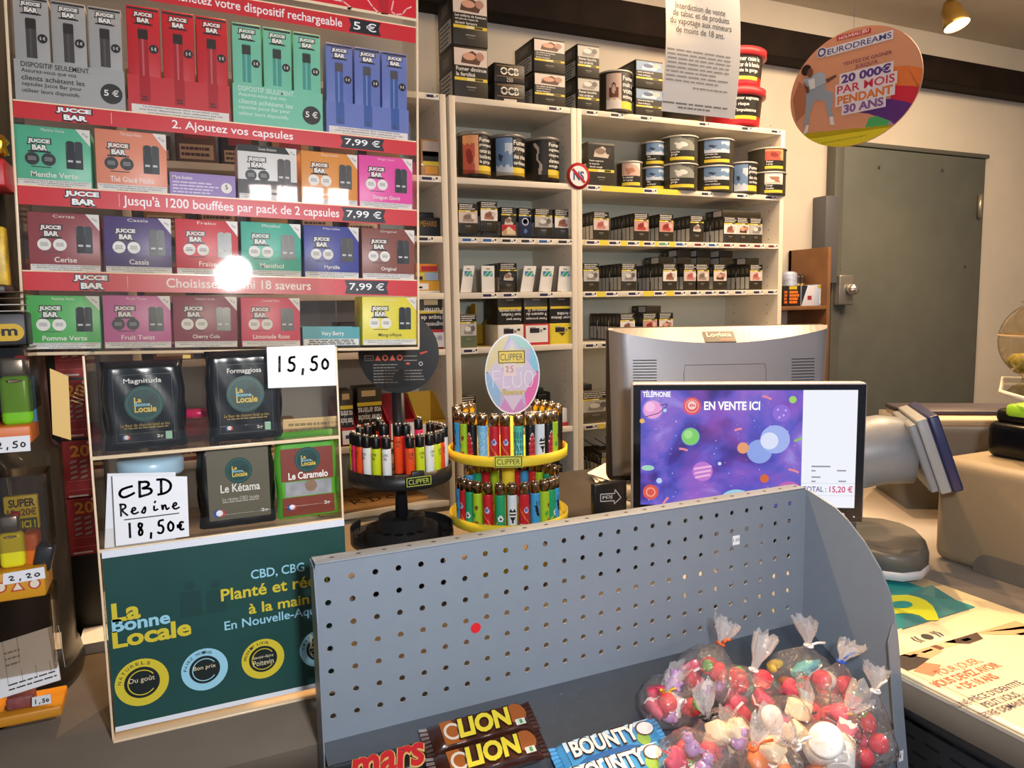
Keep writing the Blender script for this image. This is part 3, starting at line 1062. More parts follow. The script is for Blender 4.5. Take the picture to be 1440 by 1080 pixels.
MB().box(at(786, 590, Y=1.995).x, 1.995, ztop(6), at(798, 590, Y=1.995).x, 2.05, ztop(6) + .055, M('#f0eeea', .4), .003).box(at(784, 590, Y=1.995).x, 1.993, ztop(6), at(799, 590, Y=1.995).x, 2.05, ztop(6) + .012, M('#b9303a', .4), .002).build('filter_box', label='small white box with red base at the right of the shelf', cat='box')
for i in range(3):
    carton(.085, .1, .03, 'dark', 'top', mat=OLIVED, seed=i).build('tobacco_carton', None, (at(778, 670, Y=2.0).x - .01 * i, 2.0, ztop(7) + .0305 * i), label=f'{ORD[i]} from the bottom of dark cartons piled behind the yellow lighter tower', cat='carton', group='dark cartons behind the yellow tower')

# ------------------------------------------------------------------ on top of the bookcases
y = 1.99
def big_box(px0, px1, py, n, h, d, kind, text, label, name='tobacco_box', big=True, gr=None):
    a, b = at(px0, py, Y=y).x, at(px1, py, Y=y).x
    mb = carton(b - a, d, h, kind, 'bot', text, M('#2e291e', .45), .002, big=big)
    o = mb.build(name, None, ((a + b) / 2, y, TOPZ), label=label + (', bottom of the stack' if n > 1 else ''), cat='box', group=gr)
    for i in range(1, n):
        put(o.data, name, ((a + b) / 2, y, TOPZ + i * (h + .0005)), label + (', top of the stack' if i == n - 1 else ', middle of the stack'), 'box', gr)
    return o


bb = big_box(638, 686, 100, 1, .137, .12, 'skin', ['Fumer diminue', 'la fertilité'], 'tall dark tobacco box reading Fumer diminue la fertilité')
a, b = at(638, 100, Y=y).x, at(687, 100, Y=y).x
carton(b - a, .12, .137, 'skin', 'bot', ['Les enfants de fumeurs', 'ont plus de risques de', 'devenir fumeurs'], M('#2e291e', .45), .002, big=True).build('tobacco_box', None, ((a + b) / 2, y, TOPZ + .1375), label='tall dark tobacco box with mother and baby photo, above the fertility box', cat='box')
for i in range(2):
    a, b = at(695 - i * 0, 110, Y=2.0).x, at(738, 110, Y=2.0).x
    h = .055 if i == 0 else .052
    root = MB().box(a, 2.0, 0, b, 2.1, h, M('#1d1b19', .4), .0015)
    fr = Fr((a, 2.0, 0)); W = b - a
    root.text(fr, 'OCB', .2 * W, .4 * h, .8 * W, .8 * h, M('#d9d6cf', .3, .3), 2, off=.03)
    root.rect(fr, .2 * W, .58 * h, .8 * W, .63 * h, M('#1d1b19', .4), 3)
    root.rect(fr, .08 * W, .86 * h, .92 * W, .88 * h, M('#b98a5a', .4), 2)
    root.rect(fr, .08 * W, .3 * h, .92 * W, .32 * h, M('#b98a5a', .4), 2)
    if i == 1: root.text(fr, '250', .4 * W, .05 * h, .6 * W, .26 * h, M('#d9d6cf', .4), 2)
    else: root.rect(fr, .3 * W, 0.0, .72 * W, .2 * h, M('#d8cfc4', .5), 2)
    root.build('rolling_paper_box', None, (0, 0, TOPZ + .0 + i * .0555), label='black box of cigarette tubes, ' + ('upper' if i else 'lower') + ' of the pair between the dark cartons', cat='box', group='black tube boxes')
big_box(751, 795, 110, 2, .093, .13, 'skin', ['Les enfants de fumeurs', 'ont plus de risques de', 'devenir fumeurs'], 'squat dark carton with mother and baby photo', 'tobacco_carton', gr='squat cartons on the bookcase')
big_box(812, 843, 110, 2, .093, .12, 'grey', ['Fumer bouche', 'vos artères'], 'squat dark carton with grey crib photo', 'tobacco_carton', gr='squat cartons on the bookcase')
tin_at(843, 886, 140, 1, .125, 'girl', ['Fumer', 'nuit à', 'votre', 'entourage'], 'round tobacco tub with coughing girl photo on top of the bookcase', face=-.1, a0=-1.0, a1=.95)
big_box(894, 932, 120, 2, .083, .12, 'blue', ['Fumer provoque des', 'crises cardiaques'], 'dark green carton with blue surgery photo', 'tobacco_carton', gr='green cartons on the bookcase')
a, b = at(938, 165, Y=2.01).x, at(1003, 165, Y=2.01).x
MB().lathe([(.075, 0), (.08, .004), (.08, .09), (.076, .095), (0, .095)], M('#d8b73c', .4), 36, fn=lambda a, z: M('#2a251c', .4) if z > .03 else None).build('tobacco_tub', None, ((a + b) / 2, 2.07, TOPZ), label='yellow-based tub hidden behind the hanging notice', cat='tub')


def bucket(px0, px1, py, z, text, label, mid):
    a, b = at(px0, py, Y=2.04).x, at(px1, py, Y=2.04).x
    r = (b - a) / 2 * .9
    root = thing('tobacco_bucket', label, 'tub', ((a + b) / 2 - .01, 2.06, z), group='red buckets on the bookcase')
    h = .108

    def fn(a, zz):
        if zz < .02: return M('#b5222b', .4)
        if zz < .034: return M(GOLD, .45) if -.75 < a < .3 else M('#b5222b', .4)
        if -.75 < a < .35: return OLIVED
        if a <= -.75: return M(mid, .4)
        return M('#3a2c22', .4)
    mb = MB().lathe([(r * .86, 0)] + [(r * (.87 + .1 * i / 10), h * i / 10) for i in range(1, 11)], M('#b5222b', .4), 40, fn=fn)
    for i, t in enumerate(text):
        th = .014
        mb.text(Fr((0, 0, 0)), t, -.66 * r, .078 - i * .019, -.66 * r + min(th * text_geo(t)[2], r * .95), .078 - i * .019 + th, WHITE, 3, off=.012, bend=r * .96)
    mb.build('bucket', root)
    MB().lathe([(r * .99, h - .012), (r * 1.08, h - .01), (r * 1.08, h + .012), (r * 1.02, h + .016), (r * .8, h + .012), (0, h + .012)], M('#c0343a', .35), 40).build('lid', root)
    return h + .0165


hb = bucket(1003, 1075, 140, TOPZ, ['Fumer augmente', 'le risque', "d'impuissance"], 'red tobacco bucket reading impuissance, lower of the pair beside the hanging notice', '#a8262e')
bucket(1003, 1075, 140, TOPZ + hb, ['Fumer cause le', 'cancer de la bouche', 'et de la gorge'], 'red tobacco bucket with skin photo, upper of the pair beside the hanging notice', '#c98d6e')

# round age badge on the upright between the two bookcases
bdg = at(815, 247, Y=1.972)
mb = MB().lathe([(0, 0), (.0385, 0), (.0385, .002), (0, .002)], M('#b3262e', .35), 40)
mb.T = Matrix.Identity(4)
fr = Fr((0, 0, 0), (1, 0, 0), (0, 1, 0))
fr.o.z = .0022
mb.disc(fr, 0, 0, .0295, M('#eef0f3', .4), 1, n=36)
mb.text(fr, 'NS', -.018, -.013, .018, .014, M('#2a4a8a', .4), 2, off=.03)
mb.poly(fr, [(-.024, .016), (-.018, .022), (.024, -.016), (.018, -.022)], M('#b3262e', .35), 3)
o = mb.build('age_badge', None, (bdg.x, 1.9795, bdg.z), label='round red-rimmed sticker badge with crossed letters on the bookcase upright', cat='badge')
o.rotation_euler = (radians(90), 0, 0)

# ------------------------------------------------------------------ left bookcase goods
def simple(px0, px1, py, k, h, d, mat, label, name, yy=2.0, prints=(), z=None):
    a, b = at(px0, py, Y=yy).x, at(px1, py, Y=yy).x
    mb = MB().box(-(b - a) / 2, 0, 0, (b - a) / 2, d, h, mat, .0015)
    W = b - a
    fr = Fr((-W / 2, 0, 0))
    for (u0, v0, u1, v1, m_) in prints:
        mb.rect(fr, u0 * W, v0 * h, u1 * W, v1 * h, m_, 1 + 0)
    o = mb.build(name, None, ((a + b) / 2, yy, ztop(k) if z is None else z), label=label, cat='box')
    return o, fr, W


simple(592, 619, 230, 2, .10, .08, M('#b5834e', .3, coat=.6), 'amber wrapped pouch block on the upper shelf right of the vape display', 'tobacco_pouch', prints=((.1, .55, .95, .95, M('#b9a89c', .4)), (.1, .42, .95, .68, OLIVED), (.1, .3, .95, .41, M(GOLD, .4)), (.2, .08, .85, .28, M('#e9a63a', .4))))
o, fr, W = simple(586, 626, 320, 3, .052, .09, BLACK, 'black cigar box reading Meharis on the shelf right of the vape display', 'cigar_box')
mb = MB()
mb.text(Fr((-W / 2, 0, 0)), 'MEHARIS', .12 * W, .027, .7 * W, .043, M('#9a7434', .4, .3), 2, off=.02)
mb.build('lettering', o, label='gold lettering')
simple(588, 610, 305, 3, .016, .05, M('#141416', .45), 'small black box on top of the black cigar box', 'cigar_box', yy=2.02, z=ztop(3) + .0525)
simple(583, 618, 395, 4, .034, .1, M('#dfa62c', .45), 'amber display box with white price ticket right of the vape display', 'tobacco_carton', prints=((.1, .3, .55, .8, WHITE), (.15, .4, .3, .55, INK), (0, 0, 1, .2, M('#e8e2d6', .5))))
simple(584, 616, 370, 4, .024, .09, M('#d9c34a', .4), 'flat yellow and blue packet on the amber display box', 'tobacco_pouch', z=ztop(4) + .0345, prints=((.4, .05, .98, .95, M('#9db4cf', .4)), (.02, .1, .3, .5, INK)))
simple(584, 615, 358, 4, .022, .085, M('#e08a2a', .4), 'flat orange packet with red band, topmost of the small pile', 'tobacco_pouch', z=ztop(4) + .059, prints=((.25, .1, .98, .7, M('#b3222a', .4)),))
# dark pouches standing in red or yellow trays (left bookcase)
def tray_pouch(px0, px1, py, k, rimc, label, ph=.085, th=.06, yy=1.995, tcount=1, text=None, empty=False):
    a, b = at(px0, py, Y=yy).x, at(px1, py, Y=yy).x
    w = b - a
    root = thing('dispenser_box', label, 'box', ((a + b) / 2, yy, ztop(k)), group='pouch trays in the left bookcase')
    mb = MB().box(-w / 2, 0, 0, w / 2, .003, th, M(rimc, .45)).box(-w / 2, 0, 0, w / 2, .14, .003, M(rimc, .45))
    for s_ in (-1, 1):
        fr = Fr((s_ * (w / 2 - .0015), 0, 0), (0, 1, 0), (0, 0, 1))
        mb.prism([(0, 0), (.14, 0), (.14, .12), (.1, .12), (0, th)], -.0015, .0015, M(rimc, .45), fr)
    mb.box(-w / 2, .137, 0, w / 2, .14, .12, M(rimc, .45))
    fr = Fr((-w / 2, 0, 0))
    mb.rect(fr, .1 * w, .1 * th, .95 * w, .85 * th, M('#f1efea', .45), 1)
    mb.rect(fr, .3 * w, .4 * th, .6 * w, .6 * th, M('#3b2c5a', .5), 2)
    mb.rect(fr, .64 * w, .45 * th, .82 * w, .68 * th, M('#b9b6c4', .5), 2)
    mb.build('tray', root)
    if not empty:
        n = tcount
        for i in range(n):
            ww = (w - .006) / n
            mb = MB().box(-w / 2 + .003 + i * ww, .005, .004, -w / 2 + .001 + (i + 1) * ww, .09, th + ph, OLIVE, .002)
            f2 = Fr((-w / 2 + .001 + (i + 1) * ww, .005, th + ph), (-1, 0, 0), (0, 0, -1))
            mb.rect(f2, .02 * ww, .52 * ph, .98 * ww, .98 * ph, OLIVED, 1)
            for j, t in enumerate(text or ['Fumer bouche', 'vos artères']):
                hh = .18 * ph
                mb.text(f2, t, .05 * ww, .95 * ph - (j + 1) * 1.15 * hh, .05 * ww + min(.9 * ww, hh * text_geo(t)[2]), .95 * ph - (j + 1) * 1.15 * hh + hh, WHITE, 2, off=.01)
            mb.rect(f2, .02 * ww, .4 * ph, .98 * ww, .5 * ph, M(GOLD, .45), 1)
            mb.rect(f2, .25 * ww, .08 * ph, .8 * ww, .24 * ph, M('#cdbb8a', .5), 1)
            mb.build('pouch_block', root)
    return root


tray_pouch(590, 628, 450, 5, '#c3303a', 'red-rimmed tray with dark pouch under the black round sign', .09, .055, text=['augmente le', 'risque de', 'Fumer'])
tray_pouch(478, 500, 580, 6, '#b9242e', 'red tray with dark pouch at the left, behind the clear stand', .1, .05)
tray_pouch(502, 541, 580, 6, '#b9242e', 'red tray holding a dark pouch behind the black lighter tower', .1, .055, text=['Fumer bouche', 'vos artères'])
tray_pouch(545, 585, 580, 6, '#b9242e', 'empty red tray behind the black lighter tower pole', empty=True)
tray_pouch(588, 628, 580, 6, '#e2b93a', 'empty yellow tray beside the bookcase upright', empty=True, th=.05)
# more goods glimpsed through the clear displays
rnd = random.Random(3)
for k, xs in ((2, (-.02, .08, .18, .30, .42, .54)), (3, (.0, .12, .24, .36, .48)), (4, (-.01, .1, .22, .35, .47)), (5, (.0, .11, .23, .34, .45)), (6, (.02, .13, .24))):
    for i, x in enumerate(xs):
        w = .09; h = (.06, .08, .1)[rnd.randrange(3)]
        c = rnd.choice(['#8a5f3f', '#6a4630', '#a97d4f', '#7a2f2c', '#3b3226', '#b58a5a'])
        mb = MB().box(-w / 2, 0, 0, w / 2, .1, h, M(c, .45), .0015)
        fr = Fr((-w / 2, 0, 0))
        mb.rect(fr, .08 * w, .1 * h, .92 * w, .45 * h, M('#cdb594', .5), 1)
        mb.lines(fr, .12 * w, .14 * h, .88 * w, .42 * h, 2, M('#5a2a26', .5), 2, i + k)
        mb.rect(fr, .2 * w, .6 * h, .8 * w, .85 * h, M('#a43a32', .5), 1)
        colr = {'#8a5f3f': 'brown', '#6a4630': 'dark brown', '#a97d4f': 'tan', '#7a2f2c': 'dark red', '#3b3226': 'black-brown', '#b58a5a': 'light tan'}[c]
        mb.build('cigarillo_box', None, (x, 2.0, ztop(k)), label=f'{colr} cigarillo box, {ORD[i]} from left on shelf {ORD[k - 1]} from top behind vape display', cat='box', group='cigarillo boxes behind the vape display')
# kraft envelope with marker writing
ev = MB()
e0 = at(478, 700, Z=ztop(7) + .02); 
ev.box(-.16, -.11, 0, .16, .11, .012, M('#b98a52', .7, noise=.08, scale=20), .003)
fr = Fr((-.16, -.11, .012), (1, 0, 0), (0, 1, 0))
hand(ev, fr, 'RD0C', .1, .03, .2, .045, .004, M('#2a2018', .6), 3)
hand(ev, fr, 'eBn', .08, .12, .2, .03, .003, M('#2a2018', .6), 3)
ev.build('kraft_envelope', None, (.47, 2.1, ztop(7) + .0005), label='brown kraft envelope with black marker writing on the low shelf', cat='envelope').rotation_euler = (0, 0, radians(8))

# small brown shelf by the door with goods
sb = thing('side_shelf', 'small brown wooden shelf unit between bookcase and door', 'shelf', (0, 0, 0))
wood = M('#7a5230', .55, noise=.12, scale=14)
X0, X1 = XD + .02, at(1168, 400, Y=2.06).x
zt = at(1150, 347, Y=2.06).z; zs = at(1150, 430, Y=2.06).z; zb = at(1150, 470, Y=2.06).z - .3
MB().box(X1 - .016, 2.06, zb, X1, 2.255, zt, wood, .001).build('side_panel', sb)
MB().box(at(1132, 380, Y=2.2).x, 2.24, zs, X1 - .016, 2.255, zt, wood, .001).build('back_panel', sb)
for z in (zs, zs - .16, zb):
    MB().box(X0, 2.06, z - .014, X1 - .016, 2.255, z, wood, .001).build('shelf', sb)
MB().box(X0, 2.06, zb, X0 + .014, 2.255, zs - .014, wood, .001).build('side_panel', sb)
for i, (a, b, h, c, c2, lb) in enumerate(((1102, 1108, .075, '#1c1a18', '#d06a28', 'black and orange box, left end of the brown shelf by the door'), (1108, 1126, .075, '#1c1a18', '#e87a2c', 'black box with orange print on the brown shelf by the door'),
                                          (1127, 1146, .075, '#cfd3e0', '#9a3038', 'white box with red mark and dark corner on the brown shelf'), (1146, 1164, .078, '#b9c8e2', '#f0f0ee', 'pale blue box with white figure on the brown shelf'))):
    x0, x1 = at(a, 415, Y=2.09).x, at(b, 415, Y=2.09).x
    w = x1 - x0
    mb = MB().box(-w / 2, 0, 0, w / 2, .05, h, M(c, .4), .001)
    fr = Fr((-w / 2, 0, 0))
    if i < 2: mb.lines(fr, .12 * w, .1 * h, .88 * w, .75 * h, 4, M(c2, .4), 1, 4 + i, .75)
    if i == 1: mb.rect(fr, .1 * w, .82 * h, .7 * w, .98 * h, M('#c9b02e', .4), 1)
    if i == 2:
        mb.poly(fr, [(0, 0), (.45 * w, h), (0, h)], M('#23263a', .4), 1); mb.rect(fr, .45 * w, .3 * h, .75 * w, .5 * h, M(c2, .4), 2)
    if i == 3:
        mb.rect(fr, .35 * w, .1 * h, .7 * w, .8 * h, M(c2, .4), 1); mb.rect(fr, .2 * w, .85 * h, .85 * w, .97 * h, M('#c9b02e', .4), 1)
        mb.rect(fr, .42 * w, .25 * h, .6 * w, .7 * h, M('#9db6dc', .4), 2)
    mb.build('small_box', None, ((x0 + x1) / 2, 2.09, zs), label=lb, cat='box', group='boxes on the brown shelf')
for i, (a, b, h, c, lb) in enumerate(((1103, 1118, .13, '#aab4cf', 'crinkled blue and white bag behind the black boxes by the bookcase'), (1119, 1131, .12, '#3a2c22', 'dark tall pair of tubes standing behind the small boxes'))):
    x0, x1 = at(a, 380, Y=2.17).x, at(b, 380, Y=2.17).x
    mb = MB()
    if i == 0:
        mb.box(x0, 2.15, zs, x1, 2.19, zs + h, M(c, .25, noise=.35, scale=40, bump=.8), .012)
    else:
        for q in (.3, .75):
            mb.lathe([(.011, 0), (.011, h * .9), (.006, h), (0, h)], M(c, .3), 14, (x0 + (x1 - x0) * q, 2.17, zs))
            mb.lathe([(.0115, .06), (.0115, .085)], M('#c9a85a', .3, .6), 14, (x0 + (x1 - x0) * q, 2.17, zs), cap=False)
    mb.build('goods_bag' if i == 0 else 'tube_pair', label=lb, cat='bag' if i == 0 else 'tubes')
for i, (a, b, c) in enumerate(((1107, 1122, '#8a1f26'), (1123, 1136, '#b5343a'), (1140, 1150, '#5a5f66'))):
    x0, x1 = at(a, 447, Y=2.1).x, at(b, 447, Y=2.1).x
    MB().lathe([(.0, 0), ((x1 - x0) / 2, .0), ((x1 - x0) / 2, .035), ((x1 - x0) / 2.6, .042), (0, .042)], M(c, .35), 18).build('small_pot', None, ((x0 + x1) / 2, 2.1, zs - .16), label=('dark red', 'bright red', 'grey')[i] + ' small pot on the lower board of the brown shelf', cat='pot', group='pots on the brown shelf')

# ------------------------------------------------------------------ the sales counter (an L: back arm along X, right arm coming forward)
CZ = 0.97
ctr = thing('sales_counter', 'grey-brown shop counter under the display stands and the terminal', 'counter', (0, 0, 0))
topm = M('#7d7265', 0.42, noise=0.06, scale=16)
mb = MB().prism([(-1.6, .80), (.812, .80), (.812, -.8), (1.95, -.8), (1.95, 1.62), (-1.6, 1.62)], CZ - .035, CZ, topm, bev=.003)
mb.build('worktop', ctr)
MB().box(-1.6, .797, CZ - .1, .10, .83, CZ - .036, M('#7a4a28', .4, noise=.15, scale=10), .004).build('wooden_edge', ctr)
MB().box(-1.6, .85, 0, .86, .87, CZ - .036, M('#4d3a2c', .5, noise=.1)).build('front_panel', ctr)
sp = MB().box(.835, -.8, 0, .86, .80, CZ - .036, M('#2a2a2b', .5))
fr = Fr((.835, .80, 0), (0, -1, 0), (0, 0, 1))
for r in range(16):
    for c in range(44):
        u = .05 + c * .034 + (.017 if r % 2 else 0)
        v = CZ - .065 - r * .019
        sp.poly(fr, [(u, v), (u + .02, v - .001), (u + .02, v + .0025), (u, v + .0035)], M('#0f0f10', .6), 1)
sp.build('slotted_side_panel', ctr)
MB().tube([(.83, .785, CZ - .036), (.828, .6, CZ - .04), (.828, .2, CZ - .05), (.828, -.8, CZ - .06)], .014, M('#262627', .5), 10).build('rubber_rim', ctr)

# ------------------------------------------------------------------ grey perforated sweet rack
rk = thing('sweet_rack', 'grey perforated metal rack holding chocolate bars and bagged sweets', 'rack', (0, 0, 0))
gm = M('#828c97', .42, metal=.0, spec=.5, noise=.015, scale=60)
RX0, RX1, RYF, RYB = .121, .805, .773, .775
RZ0, RZ1 = .985, 1.1815
HS = .0257
pan = MB()
nx = 27
ux0 = .133 - HS / 2
vz0 = 1.164 + HS / 2
nr = 7
N8 = 12
hr = .0033
for c in range(nx):
    for r in range(nr):
        cx, cz = .133 + c * HS, 1.164 - r * .0253
        if cx > RX1 - .01: continue
        x0, x1 = (RX0 if c == 0 else cx - HS / 2), (RX1 if cx + HS > RX1 - .01 else cx + HS / 2)
        z0, z1 = (RZ0 if r == nr - 1 else cz - .01265), (RZ1 if r == 0 else cz + .01265)
        for yy, flip in ((RYF, False), (RYB, True)):
            vv = []
            for k in range(N8):
                a = 2 * pi * (k + .5) / N8
                ca, sa = cos(a), sin(a)
                vv.append((cx + hr * ca, yy, cz + hr * sa))
            for k in range(N8):
                a = 2 * pi * (k + .5) / N8
                ca, sa = cos(a), sin(a)
                sc = 1 / max(abs(ca), abs(sa))
                ox = cx + (x1 - cx if ca > 0 else cx - x0) * ca * sc
                oz = cz + (z1 - cz if sa > 0 else cz - z0) * sa * sc
                vv.append((ox, yy, oz))
            ff = [(k, N8 + k, N8 + (k + 1) % N8, (k + 1) % N8) for k in range(N8)]
            pan.add(vv, [f if not flip else f[::-1] for f in ff], gm)
            # the four cell corners
            cor = [(x1, z1, 1), (x0, z1, 4), (x0, z0, 7), (x1, z0, 10)]
            for X_, Z_, k in cor:
                a1, a2 = vv[N8 + k % N8], vv[N8 + (k + 1) % N8]
                tri = [a1, (X_, yy, Z_), a2]
                pan.add(tri, [(0, 1, 2)], gm)
        vv = []
        for k in range(N8):
            a = 2 * pi * (k + .5) / N8
            vv += [(cx + hr * cos(a), RYF, cz + hr * sin(a)), (cx + hr * cos(a), RYB, cz + hr * sin(a))]
        pan.add(vv, [(2 * k, 2 * ((k + 1) % N8), 2 * ((k + 1) % N8) + 1, 2 * k + 1) for k in range(N8)], gm)
pan.build('back_panel', rk)
# folded top flange with its own slots
tf = MB().box(RX0, RYF, RZ1, RX1, RYF + .024, RZ1 + .0018, gm, .0006)
tf.box(RX0, RYF + .0225, RZ1 - .02, RX1, RYF + .024, RZ1, gm)
ff_ = Fr((RX0, RYF, RZ1 + .0018), (1, 0, 0), (0, 1, 0))
for c in range(24):
    tf.disc(ff_, .02 + c * .0285, .012, .0028, M('#3a332c', .7), 1, ry=.002, n=10)
tf.build('top_flange', rk)
# left flange, right side plate with its rounded outline and folded lip
MB().prism([(.797, RZ0 - .1), (.797, RZ1), (.775, RZ1 - .004), (.766, RZ1 - .06), (.763, RZ0 - .1)], -.0015, 0, gm, Fr((RX0, 0, 0), (0, 1, 0), (0, 0, 1))).build('side_flange', rk)
prof = [(.797, RZ1 - .006), (.77, RZ1 - .001), (.745, RZ1 - .008), (.722, 1.167), (.702, 1.156), (.673, 1.133), (.648, 1.105), (.633, 1.079), (.624, 1.048), (.619, 1.022), (.609, .943), (.598, .863), (.59, .78), (.797, .78)]
MB().prism([(a, b) for a, b in prof], 0, .0025, gm, Fr((RX1, 0, 0), (0, 1, 0), (0, 0, 1))).build('side_panel', rk)
lip = MB()
lp = [(.6225, 1.042), (.6185, 1.022), (.6085, .943), (.5975, .863), (.59, .78)]
for i in range(len(lp) - 1):
    (y0_, z0_), (y1_, z1_) = lp[i], lp[i + 1]
    w0 = .004 if i == 0 else .016
    lip.add([(RX1, y0_, z0_), (RX1 - w0, y0_, z0_), (RX1 - .016, y1_, z1_), (RX1, y1_, z1_), (RX1, y0_ + .0015, z0_), (RX1 - w0, y0_ + .0015, z0_), (RX1 - .016, y1_ + .0015, z1_), (RX1, y1_ + .0015, z1_)],
            [(0, 1, 2, 3), (7, 6, 5, 4), (0, 4, 5, 1), (1, 5, 6, 2), (2, 6, 7, 3), (3, 7, 4, 0)], gm)
lpo = lip.build('folded_lip', rk)
q = at(1269, 1060, Y=.598)
MB().rect(Fr((q.x - .008, q.y - .001, q.z - .008), (1, 0, 0), (0, 0, 1)), 0, 0, .008, .014, PAPER, 1).rect(Fr((q.x - .008, q.y - .001, q.z - .008), (1, 0, 0), (0, 0, 1)), .002, .004, .0032, .011, INK, 2).build('price_sticker', lpo, label='tiny white price sticker')
# sloping tray floor and front stop
FP = Vector((0, RYF, RZ0)); FD = Vector((0, .595 - RYF, .897 - RZ0)).normalized(); FN = Vector((1, 0, 0)).cross(-FD)
tm = M('#7b848e', .3, metal=.75, noise=.02, scale=50)
MB().add([(RX0, RYF, RZ0), (RX1, RYF, RZ0), (RX1, .607, .9029), (RX0, .607, .9029), (RX0, RYF, RZ0 - .0015), (RX1, RYF, RZ0 - .0015), (RX1, .607, .9014), (RX0, .607, .9014)],
         [(0, 3, 2, 1), (4, 5, 6, 7), (0, 1, 5, 4), (1, 2, 6, 5), (2, 3, 7, 6), (3, 0, 4, 7)], tm).build('tray_floor', rk)
MB().box(RX0, .6065, .78, RX1 - .001, .609, .912, gm, .0008).build('front_stop', rk)
MB().box(RX0, .60, 0, RX1, .78, .79, gm, .003).build('base', rk)
mb = MB()
fr = Fr((0, RYF, 0))
q = at(669, 883, Y=RYF)
mb.disc(fr, q.x, q.z, .0062, M('#d81f2a', .5), 1, ry=.0062)
mb.build('red_dot_sticker', rk)
q = at(1035, 760, Y=RYF)
mb = MB().rect(fr, q.x - .006, q.z - .006, q.x + .006, q.z + .007, PAPER, 1)
mb.text(fr, '1,50', q.x - .005, q.z - .002, q.x + .005, q.z + .003, INK, 2)
mb.build('price_sticker', rk, label='small white price sticker')


def onfloor(px, py, h=0.0):
    return at(px, py, P=FP + FN * h, N=FN)


# chocolate bars
slope = atan2(RZ0 - .897, RYF - .595)


def bar(label, px, py, L, W, H, mat, name, draw, lift=0.0, rz=0.0):
    c = onfloor(px, py, lift + H / 2)
    root = thing(name, label, 'chocolate bar', c - FN * (H / 2), rot=(slope, 0, rz), group='chocolate bars in the rack')
    n = 24; m = 12
    vv = []
    for i in range(n + 1):
        t = i / n
        x = -L / 2 + L * t
        e = min(1, min(t, 1 - t) / .12)
        k = .15 + .85 * e ** .5
        for j in range(m):
            a = 2 * pi * j / m
            ca, sa = cos(a), sin(a)
            r = (abs(ca) ** 3 + abs(sa) ** 3) ** (-1 / 3)
            vv.append((x, W / 2 * (1.0 - .04 * e) * ca * r, H / 2 + H / 2 * k * sa * r + .0006 * sin(i * 7.3)))
    ff = [(i * m + j, (i + 1) * m + j, (i + 1) * m + (j + 1) % m, i * m + (j + 1) % m) for i in range(n) for j in range(m)]
    mb = MB().add(vv, ff, mat, True)
    fr = Fr((-L / 2, -W / 2, H), (1, 0, 0), (0, 1, 0))
    draw(mb, fr, L, W)
    mb.build('wrapper', root)
    for s_ in (-1, 1):
        e = MB()
        vv = []; k = 14
        for i in range(k + 1):
            y_ = -W / 2 + W * i / k
            z = H / 2 + .0008 * (-1) ** i
            vv += [(s_ * (L / 2 - .004), y_ * .9, z), (s_ * (L / 2 + .009), y_ * 1.02, z)]
        ff = [(2 * i, 2 * i + 2, 2 * i + 3, 2 * i + 1) for i in range(k)]
        e.add(vv, ff, mat, False)
        e.build('crimped_end', root)
    return root


def lion(mb, fr, L, W):
    mb.rect(fr, .1 * L, .12 * W, .92 * L, .88 * W, M('#4e2412', .3, noise=.3, scale=60, coat=.5), .6)
    mb.poly(fr, [(.1 * L, .12 * W), (.3 * L, .12 * W), (.22 * L, .88 * W), (.1 * L, .88 * W)], M('#a65a22', .3, coat=.5), 1)
    mb.text(fr, 'LION', .235 * L, .15 * W, .815 * L, .89 * W, M('#24100a', .35), 3, off=.09, shear=.15)
    mb.text(fr, 'LION', .25 * L, .2 * W, .80 * L, .84 * W, M('#e6d13c', .3), 5, off=.045, shear=.15)
    mb.disc(fr, .86 * L, .55 * W, .012, M('#a0572a', .3), 2)
    mb.rect(fr, .82 * L, .14 * W, .92 * L, .34 * W, M('#d9dcd2', .4), 3)
    mb.rect(fr, .86 * L, .17 * W, .89 * L, .31 * W, M('#4f9a5a', .4), 4)
    mb.ring(fr, .2 * L, .5 * W, .007, .01, M('#d9cdbb', .4), 3)


def bounty(mb, fr, L, W):
    mb.rect(fr, .04 * L, .1 * W, .96 * L, .9 * W, M('#3f97cf', .3, coat=.5), .6)
    mb.poly(fr, [(.04 * L, .55 * W), (.4 * L, .8 * W), (.7 * L, .7 * W), (.96 * L, .9 * W), (.04 * L, .9 * W)], M('#cfe6f4', .3, coat=.5), 1)
    mb.poly(fr, [(.1 * L, .1 * W), (.75 * L, .1 * W), (.6 * L, .26 * W), (.2 * L, .24 * W)], M('#1a63a8', .3, coat=.5), 1)
    mb.text(fr, 'BOUNTY', .078 * L, .25 * W, .782 * L, .91 * W, M('#2a1a14', .35), 3, off=.08)
    mb.text(fr, 'BOUNTY', .09 * L, .3 * W, .77 * L, .86 * W, M('#f3efe6', .3), 5, off=.035)
    mb.disc(fr, .86 * L, .6 * W, .012, M('#5a3a2a', .4), 2, ry=.009)
    mb.disc(fr, .865 * L, .6 * W, .0105, M('#f4f1ee', .35), 3, ry=.0075)
    mb.disc(fr, .8 * L, .28 * W, .008, M('#8fb94a', .4), 2)


def mars(mb, fr, L, W):
    mb.text(fr, 'mars', .188 * L, .11 * W, .992 * L, .89 * W, M('#d8b36a', .3), 2, off=.06, shear=.35)
    mb.text(fr, 'mars', .2 * L, .15 * W, .98 * L, .85 * W, M('#c4222a', .35), 4, off=.03, shear=.35)


